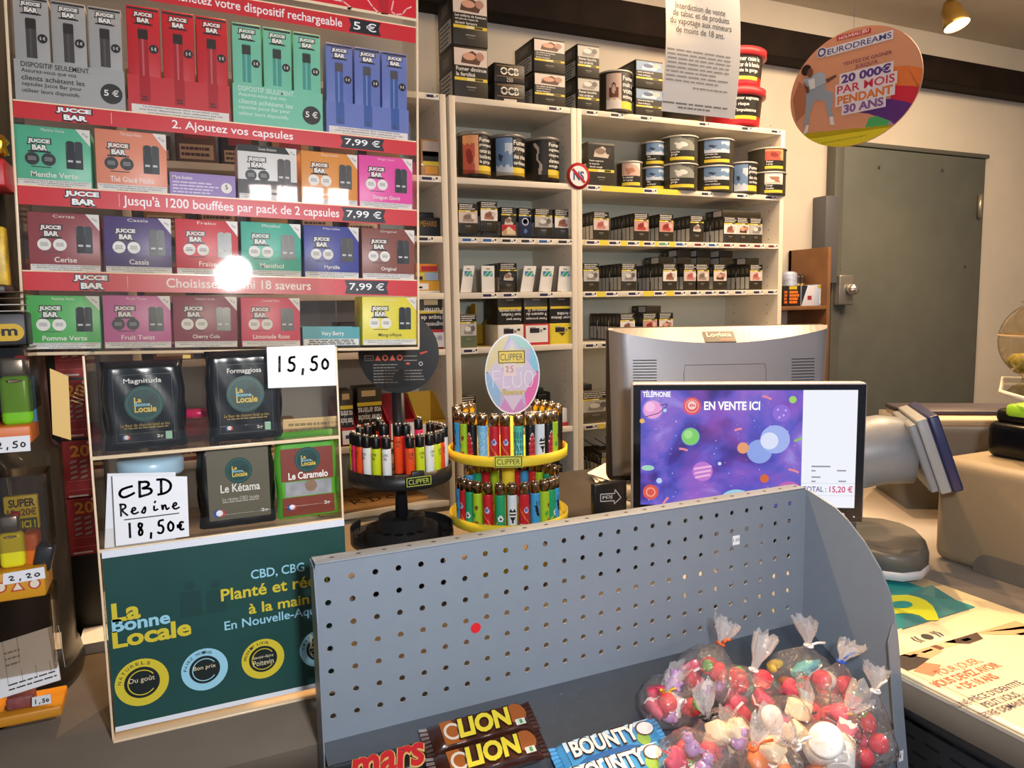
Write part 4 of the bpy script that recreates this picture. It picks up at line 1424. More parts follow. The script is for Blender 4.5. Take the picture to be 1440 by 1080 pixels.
lm = M('#3a1a0f', .28, noise=.25, scale=40, coat=.6, bump=.15)
bmm = M('#57a6d6', .28, noise=.12, scale=30, coat=.6, bump=.15)
mm = M('#0d0b0c', .28, coat=.6, bump=.15, scale=40)
bar('brown and yellow Lion bar, the upper and farther of the two', 676, 1026, .116, .036, .02, lm, 'chocolate_bar', lion)
bar('brown and yellow Lion bar, the lower and nearer of the two', 688, 1066, .116, .036, .02, lm, 'chocolate_bar', lion, lift=.006)
bar('pale blue Bounty bar beside the sweet bags, farther of the two', 858, 1050, .125, .034, .02, bmm, 'chocolate_bar', bounty)
bar('pale blue Bounty bar beside the sweet bags, nearer of the two', 868, 1085, .125, .034, .02, bmm, 'chocolate_bar', bounty, lift=.006)
bar('black Mars bar with red lettering at the left end of the rack', 532, 1084, .105, .036, .02, mm, 'chocolate_bar', mars)

# bagged sweets
def sweet_mesh(kind):
    mb = MB()
    if kind == 'marshmallow':
        mb.lathe([(0, 0), (.009, .0006), (.0112, .003), (.0112, .022), (.009, .0246), (0, .0252)], M('#f4f0ea', .7), 18)
    elif kind == 'heart':
        pts = [(0.0125 * (16 * sin(t) ** 3) / 16, .0115 * (13 * cos(t) - 5 * cos(2 * t) - 2 * cos(3 * t) - cos(4 * t)) / 14) for t in [2 * pi * i / 28 for i in range(28)]][::-1]
        mb.prism(pts, 0, .01, M('#e04a68', .5), bev=.003)
        mb.prism([(a * .98, b * .98) for a, b in pts], -.003, .0002, M('#f3e6e4', .6))
    elif kind == 'strawberry':
        mb.lathe([(0, 0), (.005, .001), (.0095, .007), (.0112, .014), (.009, .021), (.004, .0235), (0, .024)], M('#cf2f3c', .5, noise=.2, scale=300), 18)
        mb.lathe([(.0085, .0212), (.004, .0248), (0, .0252)], M('#5f9a3c', .5), 8)
    elif kind == 'ball':
        mb.lathe([(0, 0)] + [(.0115 * sin(pi * i / 10), .0115 - .0115 * cos(pi * i / 10)) for i in range(1, 10)] + [(0, .023)], M('#dc3d4c', .6, noise=.12, scale=200), 20)
    elif kind == 'dolphin':
        pts = [(-.02, 0), (-.014, .006), (-.004, .009), (.001, .014), (.004, .009), (.013, .006), (.02, .009), (.0215, .003), (.018, -.001), (.008, -.004), (.002, -.009), (.001, -.004), (-.01, -.003)][::-1]
        mb.prism(pts, 0, .009, M('#4fb9c4', .4), bev=.003)
        mb.prism([(a * .9, b * .9 - .001) for a, b in pts], -.003, .0002, M('#f0ede6', .6))
    elif kind == 'banana':
        pts = [Vector((.02 * cos(a), .02 * sin(a), .006)) for a in [radians(30 + 12 * i) for i in range(11)]]
        mb.tube(pts, .006, M('#ecc83a', .5), 10, rr=[.002, .005, .006, .0065, .0065, .0065, .0065, .006, .0055, .004, .002])
    elif kind == 'bear':
        m_ = M('#b98fc4', .35)
        mb.lathe([(0, 0), (.007, .002), (.009, .009), (.006, .015), (0, .016)], m_, 14)
        mb.lathe([(0, .014), (.006, .017), (.006, .023), (0, .026)], m_, 14)
        for s_ in (-1, 1):
            mb.lathe([(0, 0), (.004, .003), (0, .007)], m_, 10, (s_ * .008, -.003, .008)); mb.lathe([(0, 0), (.0042, .003), (0, .008)], m_, 10, (s_ * .006, -.006, 0)); mb.lathe([(0, 0), (.0025, .002), (0, .004)], m_, 8, (s_ * .0045, 0, .023))
    elif kind == 'slice':
        pts = [(.014 * cos(a), .014 * sin(a)) for a in [pi * i / 14 for i in range(15)]]
        mb.prism(pts, 0, .008, M('#7fa23a', .5), bev=.002)
        mb.prism([(a * .8, b * .8 + .001) for a, b in pts], .008, .0086, M('#e05a3c', .5))
    elif kind == 'tooth':
        pts = [(-.011, .012), (.011, .012), (.009, -.004), (.006, -.012), (.002, -.004), (-.002, -.004), (-.006, -.012), (-.009, -.004)][::-1]
        mb.prism(pts, 0, .011, M('#e9687c', .5), bev=.003)
        mb.prism([(a * .95, b * .3 + .010) for a, b in pts], .002, .0112, M('#f4eee6', .6))
    elif kind == 'tub':
        mb.lathe([(.0135, 0), (.0185, .034), (.0165, .036), (0, .036)], M('#f1ede6', .6), 24)
    elif kind == 'cube':
        mb.box(-.011, -.011, 0, .011, .011, .02, M('#f0ddb8', .6), .003)
    elif kind == 'orange':
        mb.lathe([(0, 0), (.01, .001), (.012, .006), (.01, .011), (0, .012)], M('#e8813c', .45), 18)
    return mb


SW = {}
swname = {'marshmallow': ('marshmallow', 'white marshmallow'), 'heart': ('heart_sweet', 'pink and white heart sweet'), 'strawberry': ('strawberry_sweet', 'red strawberry sweet'), 'ball': ('sugar_ball', 'red sugared ball'),
          'dolphin': ('dolphin_sweet', 'turquoise dolphin sweet'), 'banana': ('banana_sweet', 'yellow banana sweet'), 'bear': ('bear_sweet', 'lilac bear-shaped sweet'), 'slice': ('fruit_slice_sweet', 'green fruit slice sweet'),
          'tooth': ('tooth_sweet', 'pink and white tooth sweet'), 'tub': ('marshmallow', 'large white cup-shaped marshmallow'), 'cube': ('fudge_cube', 'cream coloured cube sweet'), 'orange': ('sugar_ball', 'orange sugared drop')}


def sweet(kind, loc, rot, where):
    nm, lb = swname[kind]
    if kind not in SW:
        o = sweet_mesh(kind).build(nm)
        SW[kind] = o.data
        bpy.data.objects.remove(o)
    o = put(SW[kind], nm, loc, f'{lb} in the {where}', 'sweet', 'sweets in the clear bags', rot)
    return o


def sweet_bag(px, py, h, R, neck, tuft, tie, tiename, label, fill, seed, sq=.8, tuftw=.02, short=''):
    """a cellophane bag: body centre over the picture point at height h above the tray, neck and tuft ends given as picture points on the same depth"""
    rnd = random.Random(seed)
    c = onfloor(px, py, h)
    base = c - FN * (R * sq)
    nk = at(*neck, Y=c.y + .0)
    tf_ = at(*tuft, Y=c.y + .004)
    root = thing('sweet_bag', label, 'bag', c, group='clear bags of sweets')
    ax = (nk - c)
    L = ax.length
    ax.normalize()
    xx = ax.orthogonal().normalized(); yy = ax.cross(xx)
    mb = MB()
    n = 28
    prof = []
    for i in range(9):
        a = -pi / 2 + pi * .72 * i / 8
        prof.append((R * cos(a) * 1.0 + 1e-5, R * .85 * sin(a)))
    zl = prof[-1][1]
    for t, r in ((.35, .62), (.6, .36), (.82, .2), (.95, .12)):
        prof.append((max(.0035, R * r * .9), zl + (L - zl) * t))
    prof.append((.0032, L))
    lt = (tf_ - nk).length
    for t, r in ((.25, .35), (.6, .75), (1.0, 1.0)):
        prof.append((tuftw * r, L + lt * t))
    ax2 = (tf_ - nk).normalized()
    vv = []
    ph = rnd.random() * 6
    for k, (r, z) in enumerate(prof):
        for i in range(n):
            a = 2 * pi * i / n
            nec = z > zl
            rr = r * (1 + (.16 if nec else .07) * sin(a * (7 if nec else 4) + ph + k * .3) + .05 * rnd.uniform(-1, 1))
            sqz = .7 if z < zl else .85
            if z <= L:
                p = ax * z
            else:
                p = ax * L + ax2 * (z - L) + (ax * .0)
            zz = rnd.uniform(-.004, .006) if k == len(prof) - 1 else 0
            q = p + xx * (rr * cos(a)) + yy * (rr * sin(a)) + ax2 * zz
            # settle on the tray: nothing below the floor plane
            wq = c + q
            dn = (wq - FP).dot(FN)
            if dn < .0008: wq += FN * (.0008 - dn)
            vv.append(wq - c)
    ff = [(k * n + i, k * n + (i + 1) % n, (k + 1) * n + (i + 1) % n, (k + 1) * n + i) for k in range(len(prof) - 1) for i in range(n)]
    kt = (len(prof) - 5) * n
    mb.add(vv, ff, FILM, True)
    i2 = mb.mi(FILM2)
    for q_ in range(kt, len(mb.m)): mb.m[q_] = i2
    mb.build('bag_film', root)
    tmb = MB()
    tm_ = M(tie, .4)
    nl = nk - c
    ring = [nl + (xx * cos(2 * pi * i / 12) + yy * sin(2 * pi * i / 12)) * .005 for i in range(12)]
    tmb.tube(ring, .0016, tm_, 6, closed=True)
    d1 = Vector((rnd.uniform(-1, 1), -.3, rnd.uniform(-.2, .8))).normalized()
    tmb.tube([nl + d1 * .004, nl + d1 * .012, nl + d1 * .02 + Vector((.003, 0, -.003))], .0015, tm_, 6)
    d2 = Vector((-d1.x * .6, -.4, .3)).normalized()
    tmb.tube([nl + d2 * .004, nl + d2 * .013], .0015, tm_, 6)
    tmb.build('twist_tie', root, label=f'{tiename} twist tie')
    where = short
    k = len(fill)
    for i, kind in enumerate(fill):
        ga = i * 2.39996
        z = 1 - 2 * (i + .5) / k
        rr = sqrt(max(0, 1 - z * z))
        d = Vector((rr * cos(ga), rr * sin(ga), z))
        p = c + d * (R * .52)
        dn = (p - FP).dot(FN)
        if dn < .011: p += FN * (.011 - dn)
        sweet(kind, p - Vector((0, 0, .008)), (rnd.uniform(-1, 1), rnd.uniform(-1, 1), rnd.uniform(0, 6)), where)
    return root


BAGS = [
    (938, 985, .026, .036, (937, 972), (955, 940), '#e8c33a', 'yellow', 'clear bag tied in yellow, leftmost of the heap beside the Bounty bars', ['bear', 'heart', 'ball', 'marshmallow', 'tooth', 'strawberry', 'heart', 'bear', 'marshmallow'], .8, .014),
    (992, 950, .03, .040, (1013, 905), (1022, 874), '#e0662a', 'orange', 'clear bag tied in orange, standing against the perforated panel', ['strawberry', 'heart', 'ball', 'tooth', 'strawberry', 'ball', 'heart', 'bear', 'marshmallow'], .8, .016),
    (1052, 975, .05, .040, (1060, 942), (1078, 893), '#f2f2ee', 'white', 'clear bag tied in white with red sweets, centre of the heap', ['ball', 'strawberry', 'heart', 'ball', 'heart', 'strawberry', 'tooth', 'ball'], .8, .014),
    (1128, 955, .04, .042, (1137, 908), (1131, 872), '#f4f4f4', 'white', 'clear bag tied in white with turquoise dolphin, at the back corner', ['dolphin', 'banana', 'ball', 'slice', 'heart', 'marshmallow', 'orange', 'dolphin', 'strawberry'], .8, .015),
    (1172, 985, .04, .036, (1183, 930), (1199, 905), '#2b56c0', 'blue', 'clear bag tied in blue, near the grey side plate', ['ball', 'slice', 'strawberry', 'heart', 'ball', 'orange', 'strawberry'], .8, .016),
    (1218, 1040, .03, .034, (1231, 972), (1232, 940), '#f1f1f1', 'white', 'clear bag tied in white, rightmost against the side plate', ['strawberry', 'heart', 'ball', 'heart', 'ball'], .8, .014),
    (1018, 1042, .05, .036, (994, 1008), (990, 970), '#171717', 'black', 'clear bag tied in black with cream cubes, left front of the heap', ['cube', 'cube', 'bear', 'heart', 'ball', 'cube', 'tooth', 'banana'], .8, .014),
    (1110, 1022, .06, .036, (1133, 1006), (1132, 965), '#171717', 'black', 'clear bag tied in black with white sweets, middle right of the heap', ['cube', 'marshmallow', 'cube', 'heart', 'marshmallow', 'ball'], .8, .013),
    (1170, 1018, .062, .034, (1184, 1008), (1212, 975), '#edbb2c', 'yellow', 'clear bag tied in yellow with pink sweets, right side of the heap', ['heart', 'ball', 'tooth', 'ball', 'strawberry', 'heart'], .8, .016),
    (1162, 1066, .065, .036, (1120, 1048), (1098, 1020), '#f3f3f3', 'white', 'clear bag tied in white with large cup marshmallows, front right', ['tub', 'tub', 'tub', 'ball', 'orange', 'cube'], .8, .016),
    (968, 1075, .045, .036, (1040, 1052), (1022, 1010), '#171717', 'black', 'clear bag tied in black with lilac sweets, front left beside Bounty bars', ['bear', 'heart', 'bear', 'ball', 'tooth', 'marshmallow', 'strawberry'], .8, .014),
    (1082, 1078, .065, .036, (1060, 1050), (1075, 1010), '#e0662a', 'orange', 'clear bag tied in orange with cream and orange sweets, front middle', ['cube', 'orange', 'orange', 'cube', 'ball', 'orange', 'marshmallow'], .8, .015),
]
SHORT = ['yellow-tied bag, leftmost of the heap', 'orange-tied bag against the perforated panel', 'white-tied bag of red sweets, heap centre', 'white-tied bag at the back corner', 'blue-tied bag near the side plate', 'white-tied bag, rightmost of the heap',
         'black-tied bag, left front of the heap', 'black-tied bag, middle right of the heap', 'yellow-tied bag at the right side', 'white-tied bag of cup marshmallows', 'black-tied bag beside the Bounty bars', 'orange-tied bag, front middle of the heap']
for i, b in enumerate(BAGS):
    px, py, h, R, nk, tfp, tie, tn, lb, fill, sq, tw = b
    sweet_bag(px, py, h, R, nk, tfp, tie, tn, lb, fill, 40 + i, sq, tw, SHORT[i])

# ------------------------------------------------------------------ lighters
def lighter_mesh(style):
    """returns (body MB, cap MB, wheel MB); origin at the foot, front looks along -Y"""
    kind, c = style
    R = .0073 if kind == 'neon' else .0082
    body = MB(); cap = MB(); wheel = MB()
    if kind == 'neon':
        body.T = cap.T = wheel.T = Matrix.Diagonal((1, 1, 1.15, 1))
        body.lathe([(R * .9, 0), (R, .001), (R, .052), (R * .97, .0535)], M(c, .35), 20)
        body.text(Fr((0, 0, 0)), 'CLIPPER', -.0042, .043, .0042, .047, M('#2a2a1a' if c != '#f2f2f2' else '#444444', .5), 2, bend=R)
        body.lines(Fr((0, -R - .0002, 0)), -.003, .038, .003, .042, 2, M('#3a3a2a', .5), 1, 2)
        cap.lathe([(R * .96, .0535), (R, .055), (R, .067), (R * .9, .069), (0, .069)], M('#0c0c0d', .35), 20)
        wm = M('#c9c6c0', .25, .9)
        for s_ in (-1, 1):
            wheel.lathe([(0, 0), (.0022, .0006), (.0022, .0034), (0, .004)], wm, 10, (s_ * .003, -.002, .0685))
        return body, cap, wheel
    base, p1, p2, p3, pat = c
    body.T = cap.T = wheel.T = Matrix.Diagonal((1.03, 1.03, 1.12, 1))

    def fn(a, z):
        zz = z / .058
        x = a * R
        if zz > .85: return M(base, .3)
        if pat == 'emblem':
            if (x - .001) ** 2 + (z - .034) ** 2 < .0042 ** 2: return M(p3 if (x - .001) ** 2 + (z - .034) ** 2 < .0024 ** 2 else p1, .3)
            if abs(z - (.021 - x * 1.4)) < .001: return M('#e8a23a', .3)
            if z < .012 and x < 0: return M(p2, .3)
        elif pat == 'ball':
            if (x - .002) ** 2 + (z - .022) ** 2 < .0046 ** 2: return M('#161616' if (x - .002) ** 2 + (z - .022) ** 2 < .0018 ** 2 or abs(x) < .0006 else '#f3f3f0', .3)
            if z < .01 and abs(x) < .005: return M(p2, .3)
            if abs(z - (.02 + x)) < .0008 and x < -.001: return M('#d8d24a', .3)
        elif pat == 'fruit':
            if (x - .003) ** 2 + (z - .036) ** 2 < .003 ** 2: return M('#7a4a2a', .3)
            if (x + .002) ** 2 + (z - .024) ** 2 < .0036 ** 2: return M('#4fae4a', .3)
            if (x - .003) ** 2 + (z - .013) ** 2 < .003 ** 2: return M('#a5402a', .3)
        elif pat == 'dark':
            if z < .044 - x * x * 900 * .6 and abs(x) < .0052: return M(p1 if sin(x * 2200) * sin(z * 900) < .55 else '#7d1620', .3)
            if z < .046 - x * x * 900 * .6 and abs(x) < .0062: return M('#e6e0dc', .3)
        elif pat == 'heart':
            u, v = x / .0058, (z - .026) / .011
            if (abs(u) - .45) ** 2 + (v - .35) ** 2 < .32 or (abs(u) < .9 * (1 + v) and -1 < v < .35): return M('#1a1a1c' if not (abs(v) < .1 or abs(v - .45) < .1) else '#e9e9e6', .3)
            if z < .007 and x < -.001: return M('#3a3a3a', .3)
        elif pat == 'speck':
            if sin(x * 1900 + z * 420) * sin(z * 1100 - x * 600) > .45: return M(p1, .3)
        elif pat == 'tool':
            if abs(x + .001 + (z - .03) * .25) < .0026 and .022 < z < .04: return M('#1b1c22', .3)
            if abs(z - .042) < .003 and abs(abs(x) - .002) < .0008: return M('#1b1c22', .3)
            if z < .01: return M('#e5e9ee', .3)
        elif pat == 'splash':
            if sin(x * 1500 + 1) * sin(z * 500) > .3: return M('#163f63', .3)
            if z < .034 and sin(x * 700 + z * 300) > .2: return M('#8fd6d0', .3)
        return M(base, .3)
    body.lathe([(R * .9, 0), (R, .0012)] + [(R, .0012 + .0568 * i / 24) for i in range(1, 25)], M(base, .3), 36, fn=fn)
    cm = M('#b9a48c', .18, 1.0)
    cap.lathe([(R * 1.02, .058), (R * 1.02, .0725), (R * .95, .0735), (0, .0735)], cm, 20)
    for s_ in (-1, 0, 1):
        wheel.lathe([(0, 0), (.0016, .0005), (.0016, .003), (0, .0035)], M('#d9d4cc', .2, 1.0), 8, (s_ * .0035, -.002 + .002 * abs(s_), .073))
    return body, cap, wheel


_lt = {}


def lighter(style, loc, rz, label, group):
    if style not in _lt:
        r = thing('lighter', label, 'lighter', loc, rz, group)
        b, c, w = lighter_mesh(style)
        b.build('lighter_body', r); c.build('lighter_cap', r); w.build('spark_wheel', r)
        _lt[style] = r
        return r
    return dup(_lt[style], loc, rz, label, group)


def clipper_plate(mb, fr, w, h, bg, fg, thick=.002, frame=True):
    mb.prism([(-w / 2, -h / 2), (w / 2, -h / 2), (w / 2, h / 2), (-w / 2, h / 2)], -thick, 0, M(bg, .4), fr)
    t = .07 * h
    a, b = w / 2 - .06 * h, h / 2 - .06 * h
    for (u0, v0, u1, v1) in ((-a, b - t, a, b), (-a, -b, a, -b + t), (-a, -b, -a + t, b), (a - t, -b, a, b)):
        mb.rect(fr, u0, v0, u1, v1, M(fg, .4), 1)
    mb.text(fr, 'CLIPPER', -.40 * w, -.24 * h, .40 * w, .24 * h, M(fg, .4), 1)


FACE = radians(-24)     # the towers are turned a little towards the aisle
# black tower
BX, BYY = .335, 1.2
bk = thing('lighter_tower', 'black two-tier lighter tower with round black sign', 'lighter display', (BX, BYY, CZ))
plast = M('#1f2023', .42)
zt_ = 1.163 - CZ
mb = MB().lathe([(.012, zt_ - .004), (.084, zt_ - .004), (.0865, zt_), (.0865, zt_ + .022), (.0845, zt_ + .022), (.0845, zt_ + .001), (.012, zt_ + .001)], plast, 48)
mb.lathe([(.05, zt_ + .001), (.05, zt_ + .014), (.012, zt_ + .014)], plast, 36, cap=False)
mb.build('upper_tray', bk)
zb_ = 1.056 - CZ
mb = MB().lathe([(.06, 0), (.07, .004), (.07, zb_ - .004), (.0865, zb_), (.0865, zb_ + .012), (.0845, zb_ + .012), (.0845, zb_ + .004), (.061, zb_ + .004), (.061, zb_ + .022), (.039, zb_ + .022), (.039, zb_ + .04), (.012, zb_ + .04)], plast, 48)
hm = M('#0b0b0d', .55)
ftop = Fr((0, 0, 0), (1, 0, 0), (0, 1, 0))
for rr, n, zz in ((.073, 22, zb_ + .004), (.05, 16, zb_ + .022), (.026, 8, zb_ + .04)):
    f_ = Fr((0, 0, zz), (1, 0, 0), (0, 1, 0))
    for k in range(n):
        a = 2 * pi * k / n
        mb.disc(f_, rr * cos(a), rr * sin(a), .0078, hm, 1, n=14)
# raised rim segments left and right
for a0, a1 in ((2.3, 3.3), (-.2, .8)):
    vv = []; ff = []
    for i in range(13):
        a = a0 + (a1 - a0) * i / 12
        for r_, z_ in ((.0845, zb_ + .004), (.0865, zb_ + .004), (.0865, zb_ + .025), (.0845, zb_ + .025)):
            vv.append((r_ * cos(a), r_ * sin(a), z_))
    for i in range(12):
        for k in range(4):
            ff.append((i * 4 + k, i * 4 + (k + 1) % 4, i * 4 + 4 + (k + 1) % 4, i * 4 + 4 + k))
    ff += [(0, 1, 2, 3), (48, 49, 50, 51)]
    mb.add(vv, ff, plast)
mb.build('base_tray', bk)
MB().lathe([(.0105, zb_ + .04), (.0105, 1.322 - CZ)], plast, 20).build('pole', bk)
# round sign facing the aisle
sg = MB()
fr = Fr((.0, -.012, 1.372 - CZ), (cos(FACE), sin(FACE), 0), (0, 0, 1))
R_ = .066
sg.prism([(R_ * cos(2 * pi * i / 48), R_ * sin(2 * pi * i / 48)) for i in range(48)], -.0025, 0, M('#141314', .4), fr)
cm_ = M('#8d8781', .5)
for i, (u, tri) in enumerate(((-.034, 1), (-.022, 0), (-.010, 1), (.002, 0))):
    c_ = M('#e06a50', .5)
    if tri: sg.poly(fr, [(u - .005, -.012), (u + .005, -.012), (u, -.0025)], c_, 1)
    else: sg.ring(fr, u, -.0075, .0028, .0048, c_, 1)
for (a, b, c, d_) in ((-.056, -.012, -.041, -.003), (.008, -.006, .03, -.0045), (.008, -.013, .03, -.0115)):
    sg.rect(fr, a, b, c, d_, cm_, 1); 
sg.rect(fr, -.055, -.011, -.042, -.0045, M('#141314', .4), 2); sg.text(fr, 'Fumer', -.054, -.0095, -.043, -.006, cm_, 3)
sg.poly(fr, [(.036, -.003), (.048, .001), (.046, .003), (.035, 0)], M('#d4483a', .5), 1)
sg.ring(fr, .036, -.018, .0022, .0034, M('#d9d4cd', .5), 1); sg.rect(fr, .012, -.019, .018, -.016, M('#e06a50', .5), 1)
sg.lines(fr, -.042, -.05, .0, -.016, 7, cm_, 1, 8, .35); sg.lines(fr, .008, -.046, .042, -.026, 4, cm_, 1, 9, .35)
sgo = sg.build('round_sign', bk)
MB().box(-.026, -.02, 1.318 - CZ, .026, -.0165, 1.345 - CZ, ACRYL2).build('sign_holder', bk)
for z, ang in ((zt_ + .011, .05), (zb_ + .002, .08)):
    mb = MB()
    f_ = Fr((.0895 * sin(FACE * -.0 + ang), -.0895 * cos(ang), z), (cos(ang), sin(ang), 0), (0, 0, 1))
    clipper_plate(mb, f_, .043, .0165, '#0d0d0e', '#c9d65a', .003)
    if z > .15: mb.box(f_.o.x - .011, f_.o.y + .003, z, f_.o.x + .011, f_.o.y + .008, z + .016, plast, .002)
    mb.build('logo_plate', bk)

PINK, ORNG, LIME, WHT = '#f0306a', '#f4511e', '#d2e420', '#f2f2f2'
cname = {PINK: 'neon pink', ORNG: 'neon orange', LIME: 'neon lime', WHT: 'white'}
zf = 1.163 + .0015
VX = Vector((RIGHT.x, RIGHT.y, 0)).normalized()      # picture-right on the level
VF = Vector((FWD.x, FWD.y, 0)).normalized()


def ring_place(cx, cy, r, off_px, depth, front=True):
    """point on a ring whose picture offset from the tower axis is off_px"""
    s_ = max(-.995, min(.995, off_px / (r / depth * FPX)))
    a = asin(s_)
    d = VX * sin(a) * r + VF * ((-1 if front else 1) * cos(a) * r)
    return Vector((cx + d.x, cy + d.y)), atan2(d.x, -d.y)


outer = [(500.5, LIME), (505.6, PINK), (514, ORNG), (525.6, WHT), (539.8, LIME), (555.2, WHT), (587.6, ORNG), (601, LIME), (613.5, WHT), (622, LIME), (627, ORNG)]
for i, (px, c) in enumerate(outer):
    (x, y_), a = ring_place(BX, BYY, .0755, px - 563.5, 1.17)
    lighter(('neon', c), (x, y_, zf), a, f'{cname[c]} lighter with black cap, {ORD[i]} from left in front row of black tower', 'neon lighters on the black tower')
for i, (px, c) in enumerate([(534, ORNG), (546, PINK), (567, ORNG), (577.5, PINK), (589, PINK)]):
    (x, y_), a = ring_place(BX, BYY, .038, px - 563.5, 1.22, front=i not in (0, 4))
    lighter(('neon', c), (x, y_, zf + .0135), a, f'{cname[c]} lighter, {ORD[i]} from left in the raised inner ring of the black tower', 'neon lighters on the black tower')
for i, (px, c) in enumerate([(505, ORNG), (513, LIME), (522, PINK), (601, LIME), (609, PINK), (617, ORNG), (623, WHT)]):
    (x, y_), a = ring_place(BX, BYY, .0755, px - 563.5, 1.27, front=False)
    lighter(('neon', c), (x, y_, zf), a, f'{cname[c]} lighter, {ORD[i]} from left in back row of black tower', 'neon lighters on the black tower')

# yellow tower
YX, YY = .533, 1.2
yt = thing('lighter_tower', 'yellow two-tier lighter tower with pastel oval sign', 'lighter display', (YX, YY, CZ))
ym = M('#f0d53a', .38)
tiers = [1.183 - CZ, 1.067 - CZ]
for i, z in enumerate(tiers):
    MB().lathe([(.012, z - .003), (.102, z - .003), (.1065, z), (.1065, z + .016), (.1045, z + .016), (.1045, z + .001), (.012, z + .001)], ym, 56).build('upper_tray' if i == 0 else 'lower_tray', yt)
MB().lathe([(.075, 0), (.085, .004), (.085, .012), (.02, .02), (.0115, .03), (.0115, 1.25 - CZ)], ym, 24).build('pole', yt)
mb = MB()
for k in range(9):        # inner dividers seen between the lighters
    a = -1.2 + .3 * k
    for z in tiers:
        mb.box(.083 * sin(a + .4) - .0012, -.083 * cos(a + .4) - .0012, z + .001, .083 * sin(a + .4) + .0012, -.083 * cos(a + .4) + .0012, z + .06, ym)
mb.build('divider_ribs', yt)
ang = .42
PA_ = -.41
f_ = Fr((.1085 * sin(PA_), -.1085 * cos(PA_), tiers[0] + .0085), (cos(PA_), sin(PA_), 0), (0, 0, 1))
mb = MB()
clipper_plate(mb, f_, .047, .0195, '#d9d84e', '#2b2f16', .003)
mb.build('logo_plate', yt)
# oval sign: pastel facets
mb = MB()
fo = Fr((-.002, -.03, 1.328 - CZ), (cos(radians(-20)), sin(radians(-20)), 0), (0, 0, 1))
A_, B_ = .0475, .07
mb.prism([(A_ * cos(2 * pi * i / 56), B_ * sin(2 * pi * i / 56)) for i in range(56)], -.003, 0, M('#f4f2f6', .35), fo)


def oval(a, k=.96):
    return (A_ * k * cos(radians(a)), B_ * k * sin(radians(a)))


mb.poly(fo, [(A_ * .96 * cos(2 * pi * i / 56), B_ * .96 * sin(2 * pi * i / 56)) for i in range(56)], M('#b9b3d8', .35), .5)


def facet(a0, a1, inner, c, l):
    pts = [oval(a0 + (a1 - a0) * i / 10) for i in range(11)] + inner
    mb.poly(fo, pts, M(c, .35), l)


facet(95, 180, [(-.026, .02)], '#dccb8e', 1)
facet(40, 95, [(0, .045)], '#9fd0c4', 1)
facet(0, 45, [(.03, .015)], '#7cc3da', 1)
facet(-60, 5, [(.03, 0), (.02, -.02)], '#df5fa6', 1)
facet(175, 240, [(-.02, -.02), (-.03, 0)], '#8fb6da', 1)
facet(240, 300, [(.01, -.035), (-.01, -.035)], '#c58cc8', 1)
mb.poly(fo, [(-.042, .004), (0, .062), (.042, 0), (0, -.064)][::-1], M('#d3c3da', .35), 2)
mb.poly(fo, [(-.022, .012), (0, .055), (.02, .012)][::-1], M('#d8d8c4', .35), 2.5)
fl = Fr(fo.p(-.001, .030, .001), fo.u, fo.v)
clipper_plate(mb, fl, .049, .0245, '#f0d02c', '#2a2413', .001)
wl = M('#f6f4f8', .4)
for st in ([(-.034, -.022), (-.034, .006), (-.022, .006)], [(-.034, -.007), (-.024, -.007)], [(-.016, .004), (-.016, -.022), (-.005, -.022)], [(.0, .004), (.0, -.016), (.004, -.022), (.011, -.022), (.015, -.016), (.015, .004)],
           [(.021, -.014), (.021, -.002), (.025, .005), (.031, .005), (.035, -.002), (.035, -.014), (.031, -.022), (.025, -.022), (.021, -.014)]):
    mb.stroke(fo, st, .0011, wl, 4)
mb.text(fo, 'Summer', -.0205, -.036, .021, -.025, M('#5b4a3a', .4), 4, off=.05, shear=.3)
mb.text(fo, 'Summer', -.0205, -.0355, .021, -.0245, M('#f0dc6a', .4), 6, off=.01, shear=.3)
sgn = mb.build('oval_sign', yt)
st_ = MB().rect(fo, -.016, -.003, .006, .0195, M('#f3dcd8', .6), 8)
hand(st_, fo, '25', -.013, .004, .016, .011, .0011, M('#b26a70', .6), 9)
st_.build('price_sticker', sgn, label='pink price sticker')

ST1 = ('pat', ('#c8222e', '#c3cbe6', '#e6e4ea', '#5a6aa8', 'emblem'))
ST2 = ('pat', ('#23a06a', '#f0f0f0', '#d9822e', '#111111', 'ball'))
ST3 = ('pat', ('#a8cf2c', '#3d8a3a', '#9a4a2a', '#111111', 'fruit'))
ST4 = ('pat', ('#17161b', '#d23442', '#eeeeee', '#111111', 'dark'))
ST5 = ('pat', ('#dfe8ee', '#1a1a1c', '#eeeeee', '#111111', 'heart'))
ST6 = ('pat', ('#7fbfe4', '#c4dff0', '#eeeeee', '#111111', 'speck'))
ST7 = ('pat', ('#3f9fd8', '#1a1a1c', '#eeeeee', '#111111', 'tool'))
ST8 = ('pat', ('#4fb8a0', '#163f63', '#cfe07a', '#111111', 'splash'))
dn = {ST1: 'red lighter with round emblem', ST2: 'green football lighter', ST3: 'lime green lighter with fruit print', ST4: 'black lighter with red arch print', ST5: 'white lighter with black heart',
      ST6: 'pale blue speckled lighter', ST7: 'blue lighter with black figure', ST8: 'teal splash-print lighter'}
up = [(643, ST7), (652.6, ST3), (664.4, ST4), (680.4, ST6), (697.8, ST1), (713.8, ST1), (733.2, ST8), (750.6, ST4), (765, ST5), (777.6, ST4), (786, ST3)]
lo_ = [(647.5, ST7), (653.3, ST1), (662.4, ST2), (674.2, ST3), (690.1, ST1), (708.2, ST2), (726.3, ST5), (744.3, ST1), (761, ST7), (774.9, ST3), (785.3, ST2), (791.5, ST7)]
